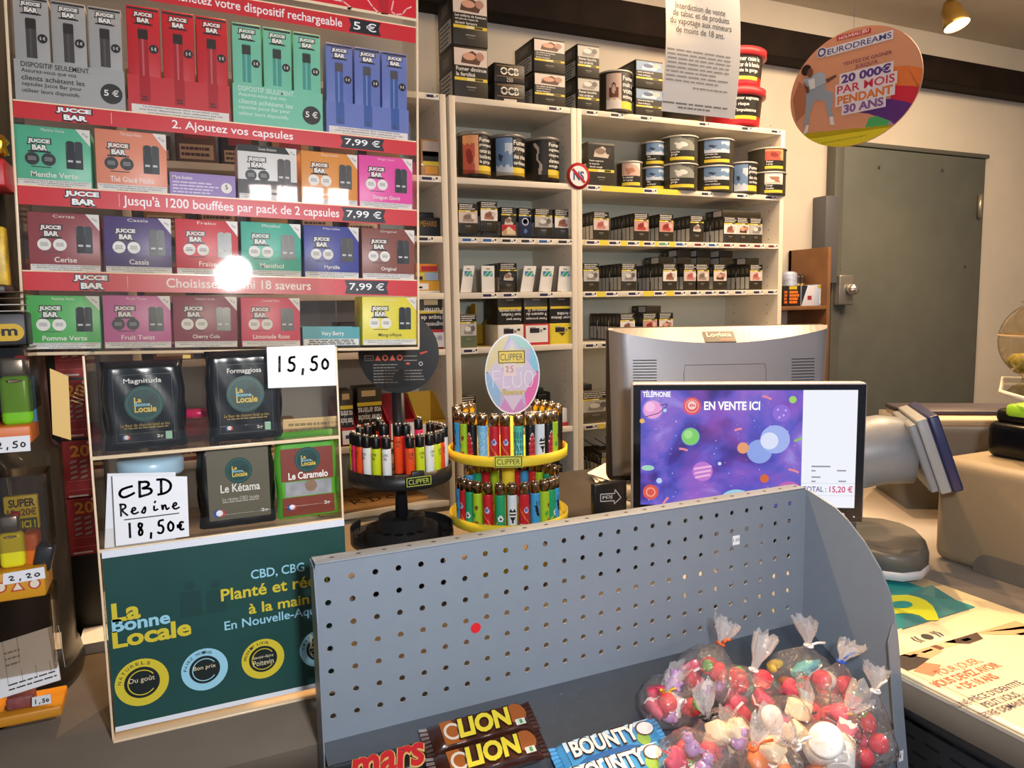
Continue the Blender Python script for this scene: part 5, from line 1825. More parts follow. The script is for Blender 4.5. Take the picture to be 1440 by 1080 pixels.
for tier, z, row, cpx_, nm in ((0, tiers[0], up, 716.5, 'upper'), (1, tiers[1], lo_, 720.5, 'lower')):
    for i, (px, s_) in enumerate(row):
        (x, y_), a = ring_place(YX, YY, .094, px - cpx_, 1.18)
        lighter(s_, (x, y_, CZ + z + .0012), a, f'{dn[s_]}, {ORD[i]} from left, front row, {nm} tray of yellow tower', 'patterned lighters on the yellow tower')
    bkrow = [(646, ST4), (655, ST7), (664, ST2), (759, ST5), (769, ST2), (779, ST7), (787, ST4)] if tier == 0 else [(664, ST7), (675, ST2), (687, ST1), (700, ST3), (732, ST1), (744, ST7), (756, ST1), (766, ST3), (777, ST2), (786, ST7)]
    for i, (px, s_) in enumerate(bkrow):
        (x, y_), a = ring_place(YX, YY, .094, px - cpx_, 1.36, front=False)
        lighter(s_, (x, y_, CZ + z + .0012), a, f'{dn[s_]}, {ORD[i]} from left, back row, {nm} tray of yellow tower', 'patterned lighters on the yellow tower')

# ------------------------------------------------------------------ clear CBD display stand
CY = .905
cx0, cx1 = -.087, .178
cbd = thing('clear_display_stand', 'clear acrylic two-tier stand with green poster and CBD pouches', 'display stand', (0, 0, 0))
zt0, zt1, zt2, zt3 = 1.19, 1.293, 1.402, 1.514
W2 = .0025
for x in (cx0, cx1 - W2):
    MB().box(x, CY, CZ, x + W2, CY + .10, zt2, ACRYL).build('side_panel', cbd)
MB().box(cx0, CY + .0975, CZ, cx1, CY + .10, zt3, ACRYL).build('back_panel', cbd)
MB().box(cx0, CY, CZ + .0, cx1, CY + .0025, zt0, ACRYL).build('poster_pocket', cbd)
hp = MB().box(cx0 + .004, CY - .003, zt2 - .11, cx1 + .002, CY - .0005, zt3, ACRYL)
hp.build('header_panel', cbd)
for z, nm in ((zt0, 'lower_tier'), (zt1, 'upper_tier')):
    mb = MB().box(cx0, CY, z - .003, cx1, CY + .0975, z, ACRYL)
    mb.box(cx0, CY, z, cx1, CY + .0025, z + .022, ACRYL)
    mb.box(cx0, CY - .001, z - .0035, cx1, CY + .003, z + .0005, EDGE, .0008)
    mb.build(nm, cbd)
mb = MB()
for x in (cx0, cx1):
    mb.box(x - .0012, CY - .0008, CZ, x + .0012, CY + .0018, zt2, EDGE, .0006)
mb.box(cx0, CY - .006, CZ, cx1, CY + .02, CZ + .003, EDGE, .001)
mb.build('polished_edge', cbd)
# poster
px0, px1, pz0, pz1 = cx0 + .003, cx1 + .001, .981, 1.189
GRN = M('#1d4a45', .4, noise=.05, scale=20)
mb = MB().box(px0, CY - .002, pz0, px1, CY - .0006, pz1, M('#e9edf5', .4))
fr = Fr((px0, CY - .002, pz0))
PW_, PH_ = px1 - px0, pz1 - pz0
mb.rect(fr, 0, .006, PW_, PH_ - .008, GRN, 1)
YL, BL = M('#d8c534', .45), M('#9bd3e8', .45)


def PU(px, py):
    q = at(px, py, Y=CY - .002)
    return q.x - px0, q.z - pz0


def ptext(mb, fr, body, a, x1, cap, mat, l=3, off=.02):
    """a = picture point where the baseline starts, x1 = where it ends, cap = height of the capitals (picture)"""
    u0, v0 = PU(*a); u1 = PU(x1, a[1] - .12 * (x1 - a[0]))[0]
    mb.type(fr, body, u0, v0, u1, PU(a[0], a[1] - cap)[1] - v0, mat, l, off)


ptext(mb, fr, 'La', (158, 874), 198, 24, YL, off=.035)
ptext(mb, fr, 'Bonne', (158, 889), 240, 17, BL, off=.03)
ptext(mb, fr, 'Locale', (159, 911), 270, 22, YL, off=.035)
ptext(mb, fr, 'CBD, CBG', (353, 814), 428, 12, BL, off=.015)
ptext(mb, fr, 'Planté et récolté', (311, 845), 482, 16, YL, off=.02)
ptext(mb, fr, 'à la main', (350, 863), 435, 14, YL, off=.02)
ptext(mb, fr, 'En Nouvelle-Aquitaine', (316, 886), 482, 12, BL, off=.012)
for (px, py, w, c, top, t, t2) in ((200, 959, 36, YL, 'NATURELS', 'Du goût', ''), (288, 941, 33, BL, 'PAYEZ MOINS', 'Bon prix', ''), (370, 926, 32, YL, 'PRODUIT LOCAL', 'Savoir-faire', 'Poitevin'), (449, 911, 31, BL, '0,3% THC', 'Le', 'Cert')):
    u, v = PU(px, py)
    r = w / 1050 * .80
    if u > PW_ - r * .2: continue
    dk = M('#14201f', .45)
    mb.disc(fr, u, v, r, c, 2, n=36) if u + r < PW_ else mb.poly(fr, [(min(PW_, u + r * cos(2 * pi * i / 36)), v + r * sin(2 * pi * i / 36)) for i in range(36)], c, 2)
    q = r * .66
    mb.poly(fr, [(min(PW_, u + q * cos(2 * pi * i / 30)), v + q * sin(2 * pi * i / 30)) for i in range(30)], dk, 3)
    if u + r < PW_:
        mb.ring(fr, u, v, r * .5, r * .54, c, 4, a0=.6, a1=5.6)
    tw = r * .95
    if u + r < PW_:
        mb.text(fr, t, u - tw / 2, v - (.02 * r if not t2 else -.06 * r), u + tw / 2, None, M('#e8d9b0', .5), 5)
        if t2: mb.text(fr, t2, u - tw / 2, v - .3 * r, u + tw / 2, v - .02 * r, M('#e8d9b0', .5), 5)
        n = len(top)
        for i, ch in enumerate(top):
            if ch == ' ': continue
            a = radians(170 - (100 / max(1, n - 1)) * i)
            cw = r * .13
            uu, vv_ = u + r * .83 * cos(a), v + r * .83 * sin(a)
            mb.text(fr, ch, uu - cw / 2, vv_ - cw / 2, uu + cw / 2, vv_ + cw / 2, M('#20302e', .5), 4, rot=a - pi / 2)
    else:
        mb.text(fr, t, u - .3 * r, v, u + .1 * r, v + .25 * r, M('#e8d9b0', .5), 5)
# faint dark figures in the poster's background
fg = M('#1a423e', .4)
for kk, (u, v, s_) in enumerate(((.085, .118, 1.0), (.112, .118, .9))):
    mb.disc(fr, u, v + .037 * s_, .006 * s_, fg, 1.5, n=12)
    mb.poly(fr, [(u - .012 * s_, v), (u + .012 * s_, v), (u + .011 * s_, v + .03 * s_), (u - .011 * s_, v + .03 * s_)], fg, 1.5)
mb.build('poster', label='dark green poster with yellow and pale blue lettering in the clear stand', cat='poster')


def emblem(mb, fr, u, v, r, l=2):
    mb.disc(fr, u, v, r, M('#17433f', .35), l, ry=r * 1.02, n=32)
    mb.ring(fr, u, v, r * .84, r * .9, M('#2c625b', .35), l + 1)
    mb.disc(fr, u + .35 * r, v + .1 * r, r * .33, M('#12312f', .4), l + 1)
    mb.text(fr, 'La', u - .5 * r, v + .08 * r, u - .12 * r, v + .38 * r, M('#d6b94a', .4), l + 2, off=.03)
    mb.text(fr, 'Bonne', u - .5 * r, v - .14 * r, u + .3 * r, v + .08 * r, M('#8fbfd0', .4), l + 2, off=.03)
    mb.text(fr, 'Locale', u - .5 * r, v - .48 * r, u + .62 * r, v - .1 * r, M('#d6b94a', .4), l + 3, off=.03)


def france(mb, fr, u, v, r, l=3):
    mb.poly(fr, [(u - r, v - .6 * r), (u - .2 * r, v - .9 * r), (u - .2 * r, v + .6 * r), (u - .9 * r, v + .5 * r)], M('#2f4a9a', .4), l)
    mb.poly(fr, [(u + .2 * r, v - .8 * r), (u + r, v - .5 * r), (u + .9 * r, v + .4 * r), (u + .2 * r, v + .6 * r)], M('#c23a3f', .4), l)
    mb.disc(fr, u, v, .62 * r, M('#e8e9ee', .4), l + 1, n=7)


def pouch(name, label, bl, br, tl, tr, zbase, Y, matc, draw, puff=.012):
    """a flat sealed pouch: picture corners bottom-left, bottom-right, top-left, top-right give its outline at depth Y"""
    a = at(*bl, Y=Y); b = at(*br, Y=Y); c = at(*tl, Y=Y); d = at(*tr, Y=Y)
    w = ((b.x - a.x) + (d.x - c.x)) / 2
    h = (c.z + d.z) / 2 - (a.z + b.z) / 2
    x = (a.x + b.x + c.x + d.x) / 4
    root = thing(name, label, 'pouch', (x, Y, zbase), group='pouches in the clear stand')
    nx_, nz_ = 20, 24
    mb = MB()
    for side in (-1, 1):
        vv = []
        for j in range(nz_ + 1):
            for i in range(nx_ + 1):
                u = i / nx_; v = j / nz_
                e = min(1, min(u, 1 - u) / .06) * min(1, min(v + .03, (1 - v)) / .05)
                p = puff * (max(0, e) ** .5)
                pinch = .03 * w * sin(v * 9 + side)
                wr = 0 if e < .2 else .0006 * sin(u * 17 + v * 11)
                vv.append((-w / 2 + u * w + pinch * (1 - 2 * u) * .6, side * (p + .0007) + wr, v * h))
        ff = [(j * (nx_ + 1) + i, j * (nx_ + 1) + i + 1, (j + 1) * (nx_ + 1) + i + 1, (j + 1) * (nx_ + 1) + i) for j in range(nz_) for i in range(nx_)]
        if side == 1: ff = [f[::-1] for f in ff]
        mb.add(vv, ff, matc, True)
    ob = mb.build('pouch_body', root)
    lb = MB()
    fr = Fr((-w / 2, -puff - .0018, 0))
    draw(lb, fr, w, h)
    lb.build('printed_label', root)
    return root


def magn(title):
    def f(mb, fr, w, h):
        g = M('#4a4f50', .4)
        for q in ((.14, .09, .86, .095), (.14, .85, .86, .855)): mb.rect(fr, q[0] * w, q[1] * h, q[2] * w, q[3] * h, g, 1)
        for q in ((.14, .09, .145, .85), (.855, .09, .86, .85)): mb.rect(fr, q[0] * w, q[1] * h, q[2] * w, q[3] * h, g, 1)
        mb.text(fr, title, .27 * w, .74 * h, .73 * w, .81 * h, M('#e6e6e2', .4), 2, off=.01)
        emblem(mb, fr, .5 * w, .52 * h, .2 * h)
        mb.text(fr, 'La fleur de chanvre local et bio', .2 * w, .265 * h, .8 * w, .3 * h, M('#b79a3a', .4), 2)
        mb.lines(fr, .24 * w, .235 * h, .78 * w, .26 * h, 1, M('#9a8236', .4), 2, 4, .5, 0)
        france(mb, fr, .26 * w, .15 * h, .05 * w)
        mb.text(fr, '2g', .63 * w, .115 * h, .71 * w, .16 * h, M('#dededa', .4), 2, off=.02)
        mb.rect(fr, .74 * w, .1 * h, .82 * w, .19 * h, M('#9ccdb4', .4), 2)
    return f


bkm = M('#0d1112', .22, coat=.4, bump=.12, scale=22)
pouch('sachet', 'black glossy sachet with green emblem, left on the upper tier', (150, 625), (262, 621), (139, 503), (256, 500), zt1 + .0005, CY + .035, bkm, magn('Magnituda'), .012)
pouch('sachet', 'black glossy sachet reading Formaggiosa beside the 15,50 card', (294, 621), (404, 617), (289, 500), (385, 492), zt1 + .0005, CY + .038, bkm, magn('Formaggiosa'), .012)


def ket(mb, fr, w, h):
    mb.rect(fr, .12 * w, .1 * h, .93 * w, .96 * h, M('#635d49', .3, coat=.3), 1)
    emblem(mb, fr, .53 * w, .69 * h, .155 * h, 2)
    mb.text(fr, 'Le Kétama', .28 * w, .43 * h, .8 * w, .53 * h, M('#e4e0d4', .4), 2, off=.015)
    mb.text(fr, 'La résine CBD locale', .3 * w, .33 * h, .78 * w, .37 * h, M('#c9c4b4', .4), 2)
    mb.lines(fr, .3 * w, .3 * h, .78 * w, .33 * h, 1, M('#b5b0a0', .4), 2, 5, .4, 0)
    france(mb, fr, .25 * w, .19 * h, .075 * w)
    mb.text(fr, '2g', .8 * w, .14 * h, .89 * w, .19 * h, M('#dededa', .4), 2, off=.02)


pouch('sachet', 'black sachet with khaki Le Kétama label on the lower tier', (281, 750), (386, 742), (277, 637), (384, 630), zt0 + .0005, CY + .035, M('#141210', .35), ket, .01)


def carm(mb, fr, w, h):
    rb = M('#7d3222', .4)
    mb.rect(fr, .07 * w, .44 * h, .94 * w, .82 * h, rb, 1)
    mb.rect(fr, .07 * w, .03 * h, .94 * w, .25 * h, rb, 1)
    mb.rect(fr, .13 * w, .26 * h, .9 * w, .43 * h, M('#a9a8a8', .25, .4, noise=.15, scale=60), 1)
    mb.disc(fr, .55 * w, .37 * h, .1 * w, M('#8a6a52', .5), 2)
    emblem(mb, fr, .51 * w, .68 * h, .145 * h, 2)
    mb.text(fr, 'Le Caramelo', .18 * w, .46 * h, .84 * w, .545 * h, M('#ece4da', .4), 6, off=.03)
    france(mb, fr, .22 * w, .14 * h, .075 * w)
    mb.text(fr, '2g', .76 * w, .12 * h, .86 * w, .17 * h, M('#dededa', .4), 2, off=.02)


pouch('sachet', 'bright green sachet with red-brown Le Caramelo label on the lower tier', (390, 746), (472, 738), (388, 630), (472, 619), zt0 + .0005, CY + .036, M('#55a531', .45), carm, .009)
# jar with blue lid and papers
q0 = at(163, 650, Y=CY + .05); q1 = at(258, 650, Y=CY + .05)
jr = thing('glass_jar', 'clear jar with pale blue lid behind the handwritten resin sign', 'jar', ((q0.x + q1.x) / 2, CY + .05, zt0 + .0005))
rj = (q1.x - q0.x) / 2
MB().lathe([(rj * .9, 0), (rj * .95, .003), (rj * .95, .062), (rj * .85, .07)], clear('jar_glass', '#eef2f2', .05), 32).build('jar_body', jr)
MB().lathe([(rj * .98, .069), (rj * 1.02, .072), (rj * 1.02, .084), (rj * .97, .088), (0, .088)], M('#a9cbdc', .3, coat=.3), 36).build('jar_lid', jr)
MB().lathe([(0, .004), (rj * .85, .004), (rj * .85, .04), (0, .045)], M('#c9b48c', .7, noise=.2, scale=90), 24).build('jar_contents', jr)


def card(name, label, corners, Y, mat, draw, th=.0006):
    """a paper card: corners bottom-left, bottom-right, top-right, top-left as picture points at depth Y"""
    P_ = [at(*c, Y=Y) for c in corners]
    mb = MB().add([(p.x, p.y, p.z) for p in P_] + [(p.x, p.y + th, p.z) for p in P_], [(0, 1, 2, 3), (7, 6, 5, 4), (0, 4, 5, 1), (1, 5, 6, 2), (2, 6, 7, 3), (3, 7, 4, 0)], mat)
    u = (P_[1] - P_[0]); w = u.length
    v = P_[3] - P_[0]; h = v.length
    u.normalize(); v = (v - u * v.dot(u)).normalized()
    draw(mb, Fr(P_[0], u, v), w, h)
    return mb.build(name, label=label, cat='card')


def d1550(mb, fr, w, h):
    hand(mb, fr, '15,50', .1 * w, .4 * h, .82 * w, .36 * h, .0026, INK)


card('price_card', 'white handwritten price card reading 15,50 on the clear stand', [(377, 546), (473, 542), (471, 485), (375, 488)], CY - .0042, PAPER, d1550)


def dcbd(mb, fr, w, h):
    hand(mb, fr, 'CBD', .06 * w, .66 * h, .78 * w, .22 * h, .0026, INK)
    hand(mb, fr, 'Resine', .07 * w, .42 * h, .84 * w, .17 * h, .0019, M('#3a3c40', .6))
    mb.stroke(fr, [(.14 * w, .36 * h), (.88 * w, .36 * h)], .0012, M('#3a3c40', .6))
    hand(mb, fr, '18,50€', .14 * w, .1 * h, .82 * w, .2 * h, .0023, INK)


card('resin_card', 'white handwritten card reading CBD Resine 18,50 on the clear stand', [(163, 768), (266, 754), (263, 670), (158, 669)], CY - .004, PAPER, dcbd)
card('blank_paper', 'blank white paper sheet behind the handwritten resin card', [(147, 771), (247, 761), (247, 664), (151, 666)], CY + .006, M('#eceef2', .6), lambda *a: None)
card('yellow_tag', 'small yellow tag between the two black sachets', [(257, 504), (268, 504), (268, 499), (257, 499)], CY + .02, M('#d9b63c', .5), lambda *a: None)
card('shelf_label', 'cream paper strip on the right side of the upper tier', [(398, 604), (472, 600), (472, 585), (398, 590)], CY + .09, M('#e9c98e', .6), lambda mb, fr, w, h: mb.lines(fr, .1 * w, .1 * h, .9 * w, .8 * h, 1, M('#9a8458', .6), 1, 3, .4))
MB().tube([at(258, 582, Y=CY + .09), at(300, 580, Y=CY + .09)], .006, M('#d8205c', .3), 10).build('pink_tube', label='shiny pink tube between the black sachets at the back of the tier', cat='tube')

# ------------------------------------------------------------------ clear vape display
VY = 1.02
V0 = at(35, 496, Y=VY)
VR = .026
vd_ = thing('vape_display', 'large clear acrylic vape display with red header strips', 'display stand', V0, rot=(0, VR, 0))
VM = Matrix.Translation(V0) @ Matrix.Rotation(VR, 4, 'Y')
VI = VM.inverted()
VW, VH, VD = .474, .52, .062


def vloc(px, py, dy=0.0):
    q = VI @ at(px, py, Y=VY + dy)
    return q.x, q.z


JR = M('#cc2a30', .35)
MB().box(0, 0, 0, VW, .003, VH, ACRYL).build('front_panel', vd_)
for x in (0, VW - .003):
    MB().box(x, .003, 0, x + .003, VD, VH, ACRYL).build('side_panel', vd_)
mb = MB()
for x in (0, VW):
    mb.box(x - .0015, -.0012, 0, x + .0015, .0015, VH, EDGE, .0007)
mb.box(-.001, -.0015, -.0035, VW + .001, .004, .0005, EDGE, .001)
mb.build('polished_edge', vd_)
strips = []
for (lt_, lb_, txt, ta, tb, price, pa, pb) in (
        ((300, -3), (20, 0), '1. Achetez votre dispositif rechargeable', (227, -6), (481, 36), '5 €', (497, 53), (529, 28)),
        ((20, 141), (22, 165), '2. Ajoutez vos capsules', (242, 181), (412, 192), '7,99 €', (485, 208), (534, 190)),
        ((26, 260), (28, 287), "Jusqu'à 1200 bouffées par pack de 2 capsules", (173, 281), (477, 305), '7,99 €', (487, 312), (536, 293)),
        ((33, 381), (34, 408), 'Choisissez parmi 18 saveurs', (234, 400), (437, 404), '7,99 €', (491, 411), (540, 394))):
    if txt.startswith('1'):
        u, v1 = vloc(577, 38); u, v0 = vloc(577, 60)
    else:
        u, v1 = vloc(*lt_); u, v0 = vloc(*lb_)
    mb = MB()
    fr = Fr((0, 0, 0))
    mb.rect(fr, .002, v0, VW - .002, v1, JR, 1)
    mb.rect(fr, .002, v1 - .0004, VW - .002, v1 + .0012, EDGE, 2)
    vm = (v0 + v1) / 2
    hh = (v1 - v0)
    xa, _ = vloc(ta[0], ta[1]); xb, _ = vloc(tb[0], tb[1])
    mb.type(fr, txt, xa, vm - .22 * hh, xb, .5 * hh, M('#f6e9e6', .4), 2, off=.012)
    xa, _ = vloc(*pa); xb, _ = vloc(*pb)
    bm2 = M('#1e1c22', .4)
    mb.poly(fr, [(xa - .006, vm - .42 * hh), (xb + .006, vm - .42 * hh), (xb + .003, vm), (xb + .006, vm + .42 * hh), (xa - .006, vm + .42 * hh), (xa - .003, vm)], bm2, 2)
    mb.text(fr, price, xa, vm - .24 * hh, xb, vm + .28 * hh, WHITE, 3, off=.012)
    if not txt.startswith('1'):
        xl = vloc(79 + (lt_[0] - 20), 150)[0]
        mb.text(fr, 'JUCCE', xl - .0016, vm - .05 * hh, xl + .0366, vm + .42 * hh, M('#241418', .4), 2, off=.12); mb.text(fr, 'BAR', xl + .0054, vm - .46 * hh, xl + .0326, vm + .02 * hh, M('#241418', .4), 2.5, off=.12)
        mb.text(fr, 'JUCCE', xl, vm + .02 * hh, xl + .035, vm + .36 * hh, WHITE, 4, off=.055); mb.text(fr, 'BAR', xl + .007, vm - .38 * hh, xl + .031, vm - .05 * hh, WHITE, 4.5, off=.055)
        mb.rect(fr, vloc(156 + (lt_[0] - 20), 160)[0], vm - .35 * hh, vloc(156 + (lt_[0] - 20), 160)[0] + .0006, vm + .35 * hh, M('#f0b0a8', .4), 2)
    mb.build('header_strip', vd_)
    strips.append((v0, v1))
    sh = MB().box(.003, .003, v1 - .0035, VW - .003, VD, v1 - .0005, ACRYL)
    if not txt.startswith('1'): sh.build('shelf', vd_)
MB().box(.003, .003, 0, VW - .003, VD, .003, ACRYL).build('shelf', vd_)
# red top banner with white outline drawing
u, vb_ = vloc(578, 27)
mb = MB()
fr = Fr((0, 0, 0))
mb.rect(fr, .0, vb_, VW, VH, M('#d6222e', .35), 1)
mb.rect(fr, 0, vb_ - .002, VW, vb_ + .0015, EDGE, 2)
for s_ in ([(470, 0), (482, 2), (494, 11), (489, 12), (493, 14)], [(517, 0), (524, 10), (532, 18)], [(553, 2), (550, 16), (556, 21), (566, 20), (571, 13), (578, 10)]):
    mb.stroke(fr, [vloc(*p) for p in s_], .0018, M('#f6b9b5', .4), 2)
mb.poly(fr, [vloc(531, 0), vloc(536, 20), vloc(546, 21), vloc(546, 0)], M('#b81a26', .4), 2)
mb.build('top_banner', vd_)
# suspension cords running up to the ceiling
mb = MB()
for x in (.04, VW - .04):
    mb.tube([(x + .0, .03, VH - .002), (x - .02, .03, 2.56 - V0.z)], .0012, GREYT, 6)
mb.build('hanging_cord', vd_)


def vtop_world(u, y, v):
    return VM @ Vector((u, y, v))


def vplace(mb, name, label, cat, group):
    o = mb.build(name, label=label, cat=cat, group=group)
    o.matrix_world = VM
    return o


def jlogo(mb, fr, u0, v0, w, l=2, dark='#17181a'):
    h = w * .3
    for o_, c, ll, g in ((.12, M(dark, .4), l, .2 * h), (.055, WHITE, l + 2, 0)):
        mb.text(fr, 'JUCCE', u0 - g, v0 + h * 1.05 - g, u0 + w + g, v0 + h * 1.95 + g, c, ll, off=o_)
        mb.text(fr, 'BAR', u0 + .18 * w - g, v0 - g, u0 + .86 * w + g, v0 + h * .92 + g, c, ll + .5, off=o_)
    mb.rect(fr, u0 - .02 * w, v0 - .35 * h, u0 + 1.02 * w, v0 - .1 * h, M(dark, .4), l)


def soft_tint(h, k=.14):
    h = h.lstrip('#')
    return '#' + ''.join('%02x' % round(int(h[i:i + 2], 16) * (1 - k) + 255 * k) for i in (0, 2, 4))


# device boxes in their printed trays
vfloor = [strips[1][1], strips[2][1], strips[3][1], .003]     # floor heights of the four rows
devs = [('grey', '#9b9da0', '#4a4848', '#2a2a2b', (24, 176), (96, 44), [(22, 96), (97, 134), (135, 176)], True),
        ('red', '#c8202c', '#b02230', '#241c1e', (181, 324), (0, 0), [(180, 228), (230, 276), (277, 323)], False),
        ('mint', '#5cbf9f', '#3f9f93', '#23302e', (329, 455), (0, 0), [(327, 368), (371, 412), (414, 453)], True),
        ('blue', '#4b62b8', '#3a5fa8', '#4c4c54', (462, 576), (0, 0), [(458, 499), (501, 538), (540, 574)], False)]
tops = {'grey': (-6, 0, 6), 'red': (6, 14, 20), 'mint': (30, 36, 43), 'blue': (58, 64, 72)}
for name, c, dev, tip, (xl, xr), _, cols, boxed in devs:
    f0 = vfloor[0]
    cm_ = M(soft_tint(c, .05 if name == 'red' else .18), .4)
    ul = vloc(cols[0][0], 130, .006)[0]; ur = vloc(cols[2][1], 130, .006)[0]
    vt = [vloc(cols[i][0], tops[name][i], .006)[1] for i in range(3)]
    fh = (vt[0] + vt[2]) / 2 - f0
    tray_h = fh * (.40 if boxed else .36)
    # three boxes
    for i, (a, b) in enumerate(cols):
        u0 = ul + (ur - ul) * i / 3 + .0012; u1 = ul + (ur - ul) * (i + 1) / 3 - .0012
        w = u1 - u0
        H_ = fh
        mb = MB().box(u0, .0075, f0 + .001, u1, .03, f0 + H_, cm_, .0008)
        fr = Fr((u0, .0075, f0))
        mb.rect(fr, .03 * w, .965 * H_, .97 * w, .985 * H_, M('#2c2c30', .4), 1)
        jlogo(mb, fr, .22 * w, .85 * H_, .56 * w, 1)
        dw = .3 * w
        d0 = .43 if boxed else .06
        mb.prism([(.33 * w, d0 * H_), (.33 * w + dw, d0 * H_), (.33 * w + dw, .79 * H_), (.33 * w + dw * .9, .80 * H_), (.33 * w + dw * .1, .80 * H_), (.33 * w, .79 * H_)], 0, LIFT, M(dev, .3), fr)
        mb.rect(fr, .33 * w, .70 * H_, .33 * w + dw, .79 * H_, M(tip, .35), 2)
        mb.rect(fr, .33 * w + dw * .35, d0 * H_, .33 * w + dw * .55, .70 * H_, M(soft_tint(dev, .3 if name != 'grey' else .1), .3), 2)
        mb.disc(fr, .8 * w, .62 * H_, .145 * w, M('#1d1e22', .4), 3)
        mb.text(fr, '5 €', .72 * w, .605 * H_, .88 * w, .635 * H_, WHITE, 4, off=.015)
        vplace(mb, 'vape_device_box', f'{name} vape device box, {("left", "middle", "right")[i]} of three in the {name} tray of the clear display', 'box', 'vape device boxes')
    # tray front
    mb = MB().box(ul, .0045, f0 + .0005, ur, .0062, f0 + tray_h, cm_, 0)
    mb.box(ul, .0062, f0 + .0005, ul + .0008, .032, f0 + tray_h, cm_)
    mb.box(ur - .0008, .0062, f0 + .0005, ur, .032, f0 + tray_h, cm_)
    fr = Fr((ul, .0045, f0)); w = ur - ul
    if boxed:
        tc = INK if name == 'grey' else M('#cfe9df', .4)
        for j, t in enumerate(['DISPOSITIF SEULEMENT.', 'Assurez-vous que vos', 'clients achètent les', 'capsules Jucce Bar pour', 'utiliser leurs dispositifs.']):
            th = tray_h * .12
            vb = tray_h * (.84 - .155 * j)
            mb.text(fr, t, .06 * w, vb, .06 * w + min(th * text_geo(t)[2], .62 * w), vb + th, tc, 1, off=.012)
        mb.disc(fr, .87 * w, .42 * tray_h, .105 * w, M('#26282c', .4), 1, n=32)
        mb.text(fr, '5 €', .8 * w, .36 * tray_h, .94 * w, .52 * tray_h, WHITE, 2, off=.02)
    else:
        mb.rect(fr, .03 * w, .02 * tray_h, .985 * w, .26 * tray_h, M('#e9e4e2', .45), 1)
        for j, t in enumerate(['La nicotine contenue dans ce produit crée', 'une forte dépendance. Son utilisation par les', "non-fumeurs n'est pas recommandée."]):
            mb.text(fr, t, (.14, .1, .18)[j] * w, (.185 - .075 * j) * tray_h, (.88, .92, .84)[j] * w, (.24 - .075 * j) * tray_h, INK, 2, off=.008)
        for i in range(3):
            u = (i + .34) * w / 3
            mb.rect(fr, u, .33 * tray_h, u + .1 * w, tray_h, M(dev, .3), 1)
            mb.lines(fr, u + .02 * w, .36 * tray_h, u + .08 * w, .5 * tray_h, 2, M(tip, .4), 2, i)
    vplace(mb, 'device_tray', f'{name} printed card tray holding three {name} vape boxes', 'tray', 'vape trays')

CAPS = [
    [('Menthe Verte', '#3fb489', (24, 130), 174, 0, 1), ('Thé Glacé Pêche', '#e88462', (136, 236), 180, 0, 1), ('Mye-boise', '#7d5db0', (239, 331), 241, 1, 0), ('Sweet Anisette', '#e6e7e8', (335, 418), 202, 2, 1), ('Mangue Acidulée', '#e58b2e', (424, 503), 211, 0, 0), ('Dragon Givré', '#ea3aa2', (505, 580), 217, 0, 0)],
    [('Cerise', '#8a2f36', (42, 143), 297, 0, 0), ('Cassis', '#43306f', (148, 243), 303, 0, 0), ('Fraise', '#d8333f', (248, 336), 307, 0, 0), ('Menthol', '#3fb59b', (340, 424), 311, 0, 0), ('Myrtille', '#343a96', (428, 505), 316, 0, 0), ('Original', '#7d3a30', (509, 583), 320, 0, 0)],
    [('Pomme Verte', '#42b24c', (40, 143), 415, 0, 0), ('Fruit Twist', '#c9609f', (147, 242), 415, 0, 1), ('Cherry Cola', '#8c3547', (245, 335), 416, 0, 0), ('Limonade Rose', '#e0455f', (340, 423), 418, 0, 0), ('Very Berry', '#2e98a6', (426, 506), 460, 1, 0), ('Mang-nifique', '#e9dc2e', (510, 586), 417, 0, 0)]]
cw_ = {'Menthe Verte': 'mint green', 'Thé Glacé Pêche': 'peach orange', 'Mye-boise': 'purple', 'Sweet Anisette': 'white and black', 'Mangue Acidulée': 'orange', 'Dragon Givré': 'hot pink', 'Cerise': 'dark red', 'Cassis': 'dark purple',
       'Fraise': 'bright red', 'Menthol': 'turquoise', 'Myrtille': 'dark blue', 'Original': 'brown', 'Pomme Verte': 'bright green', 'Fruit Twist': 'pink-mauve', 'Cherry Cola': 'wine red', 'Limonade Rose': 'rose red', 'Very Berry': 'teal', 'Mang-nifique': 'yellow'}
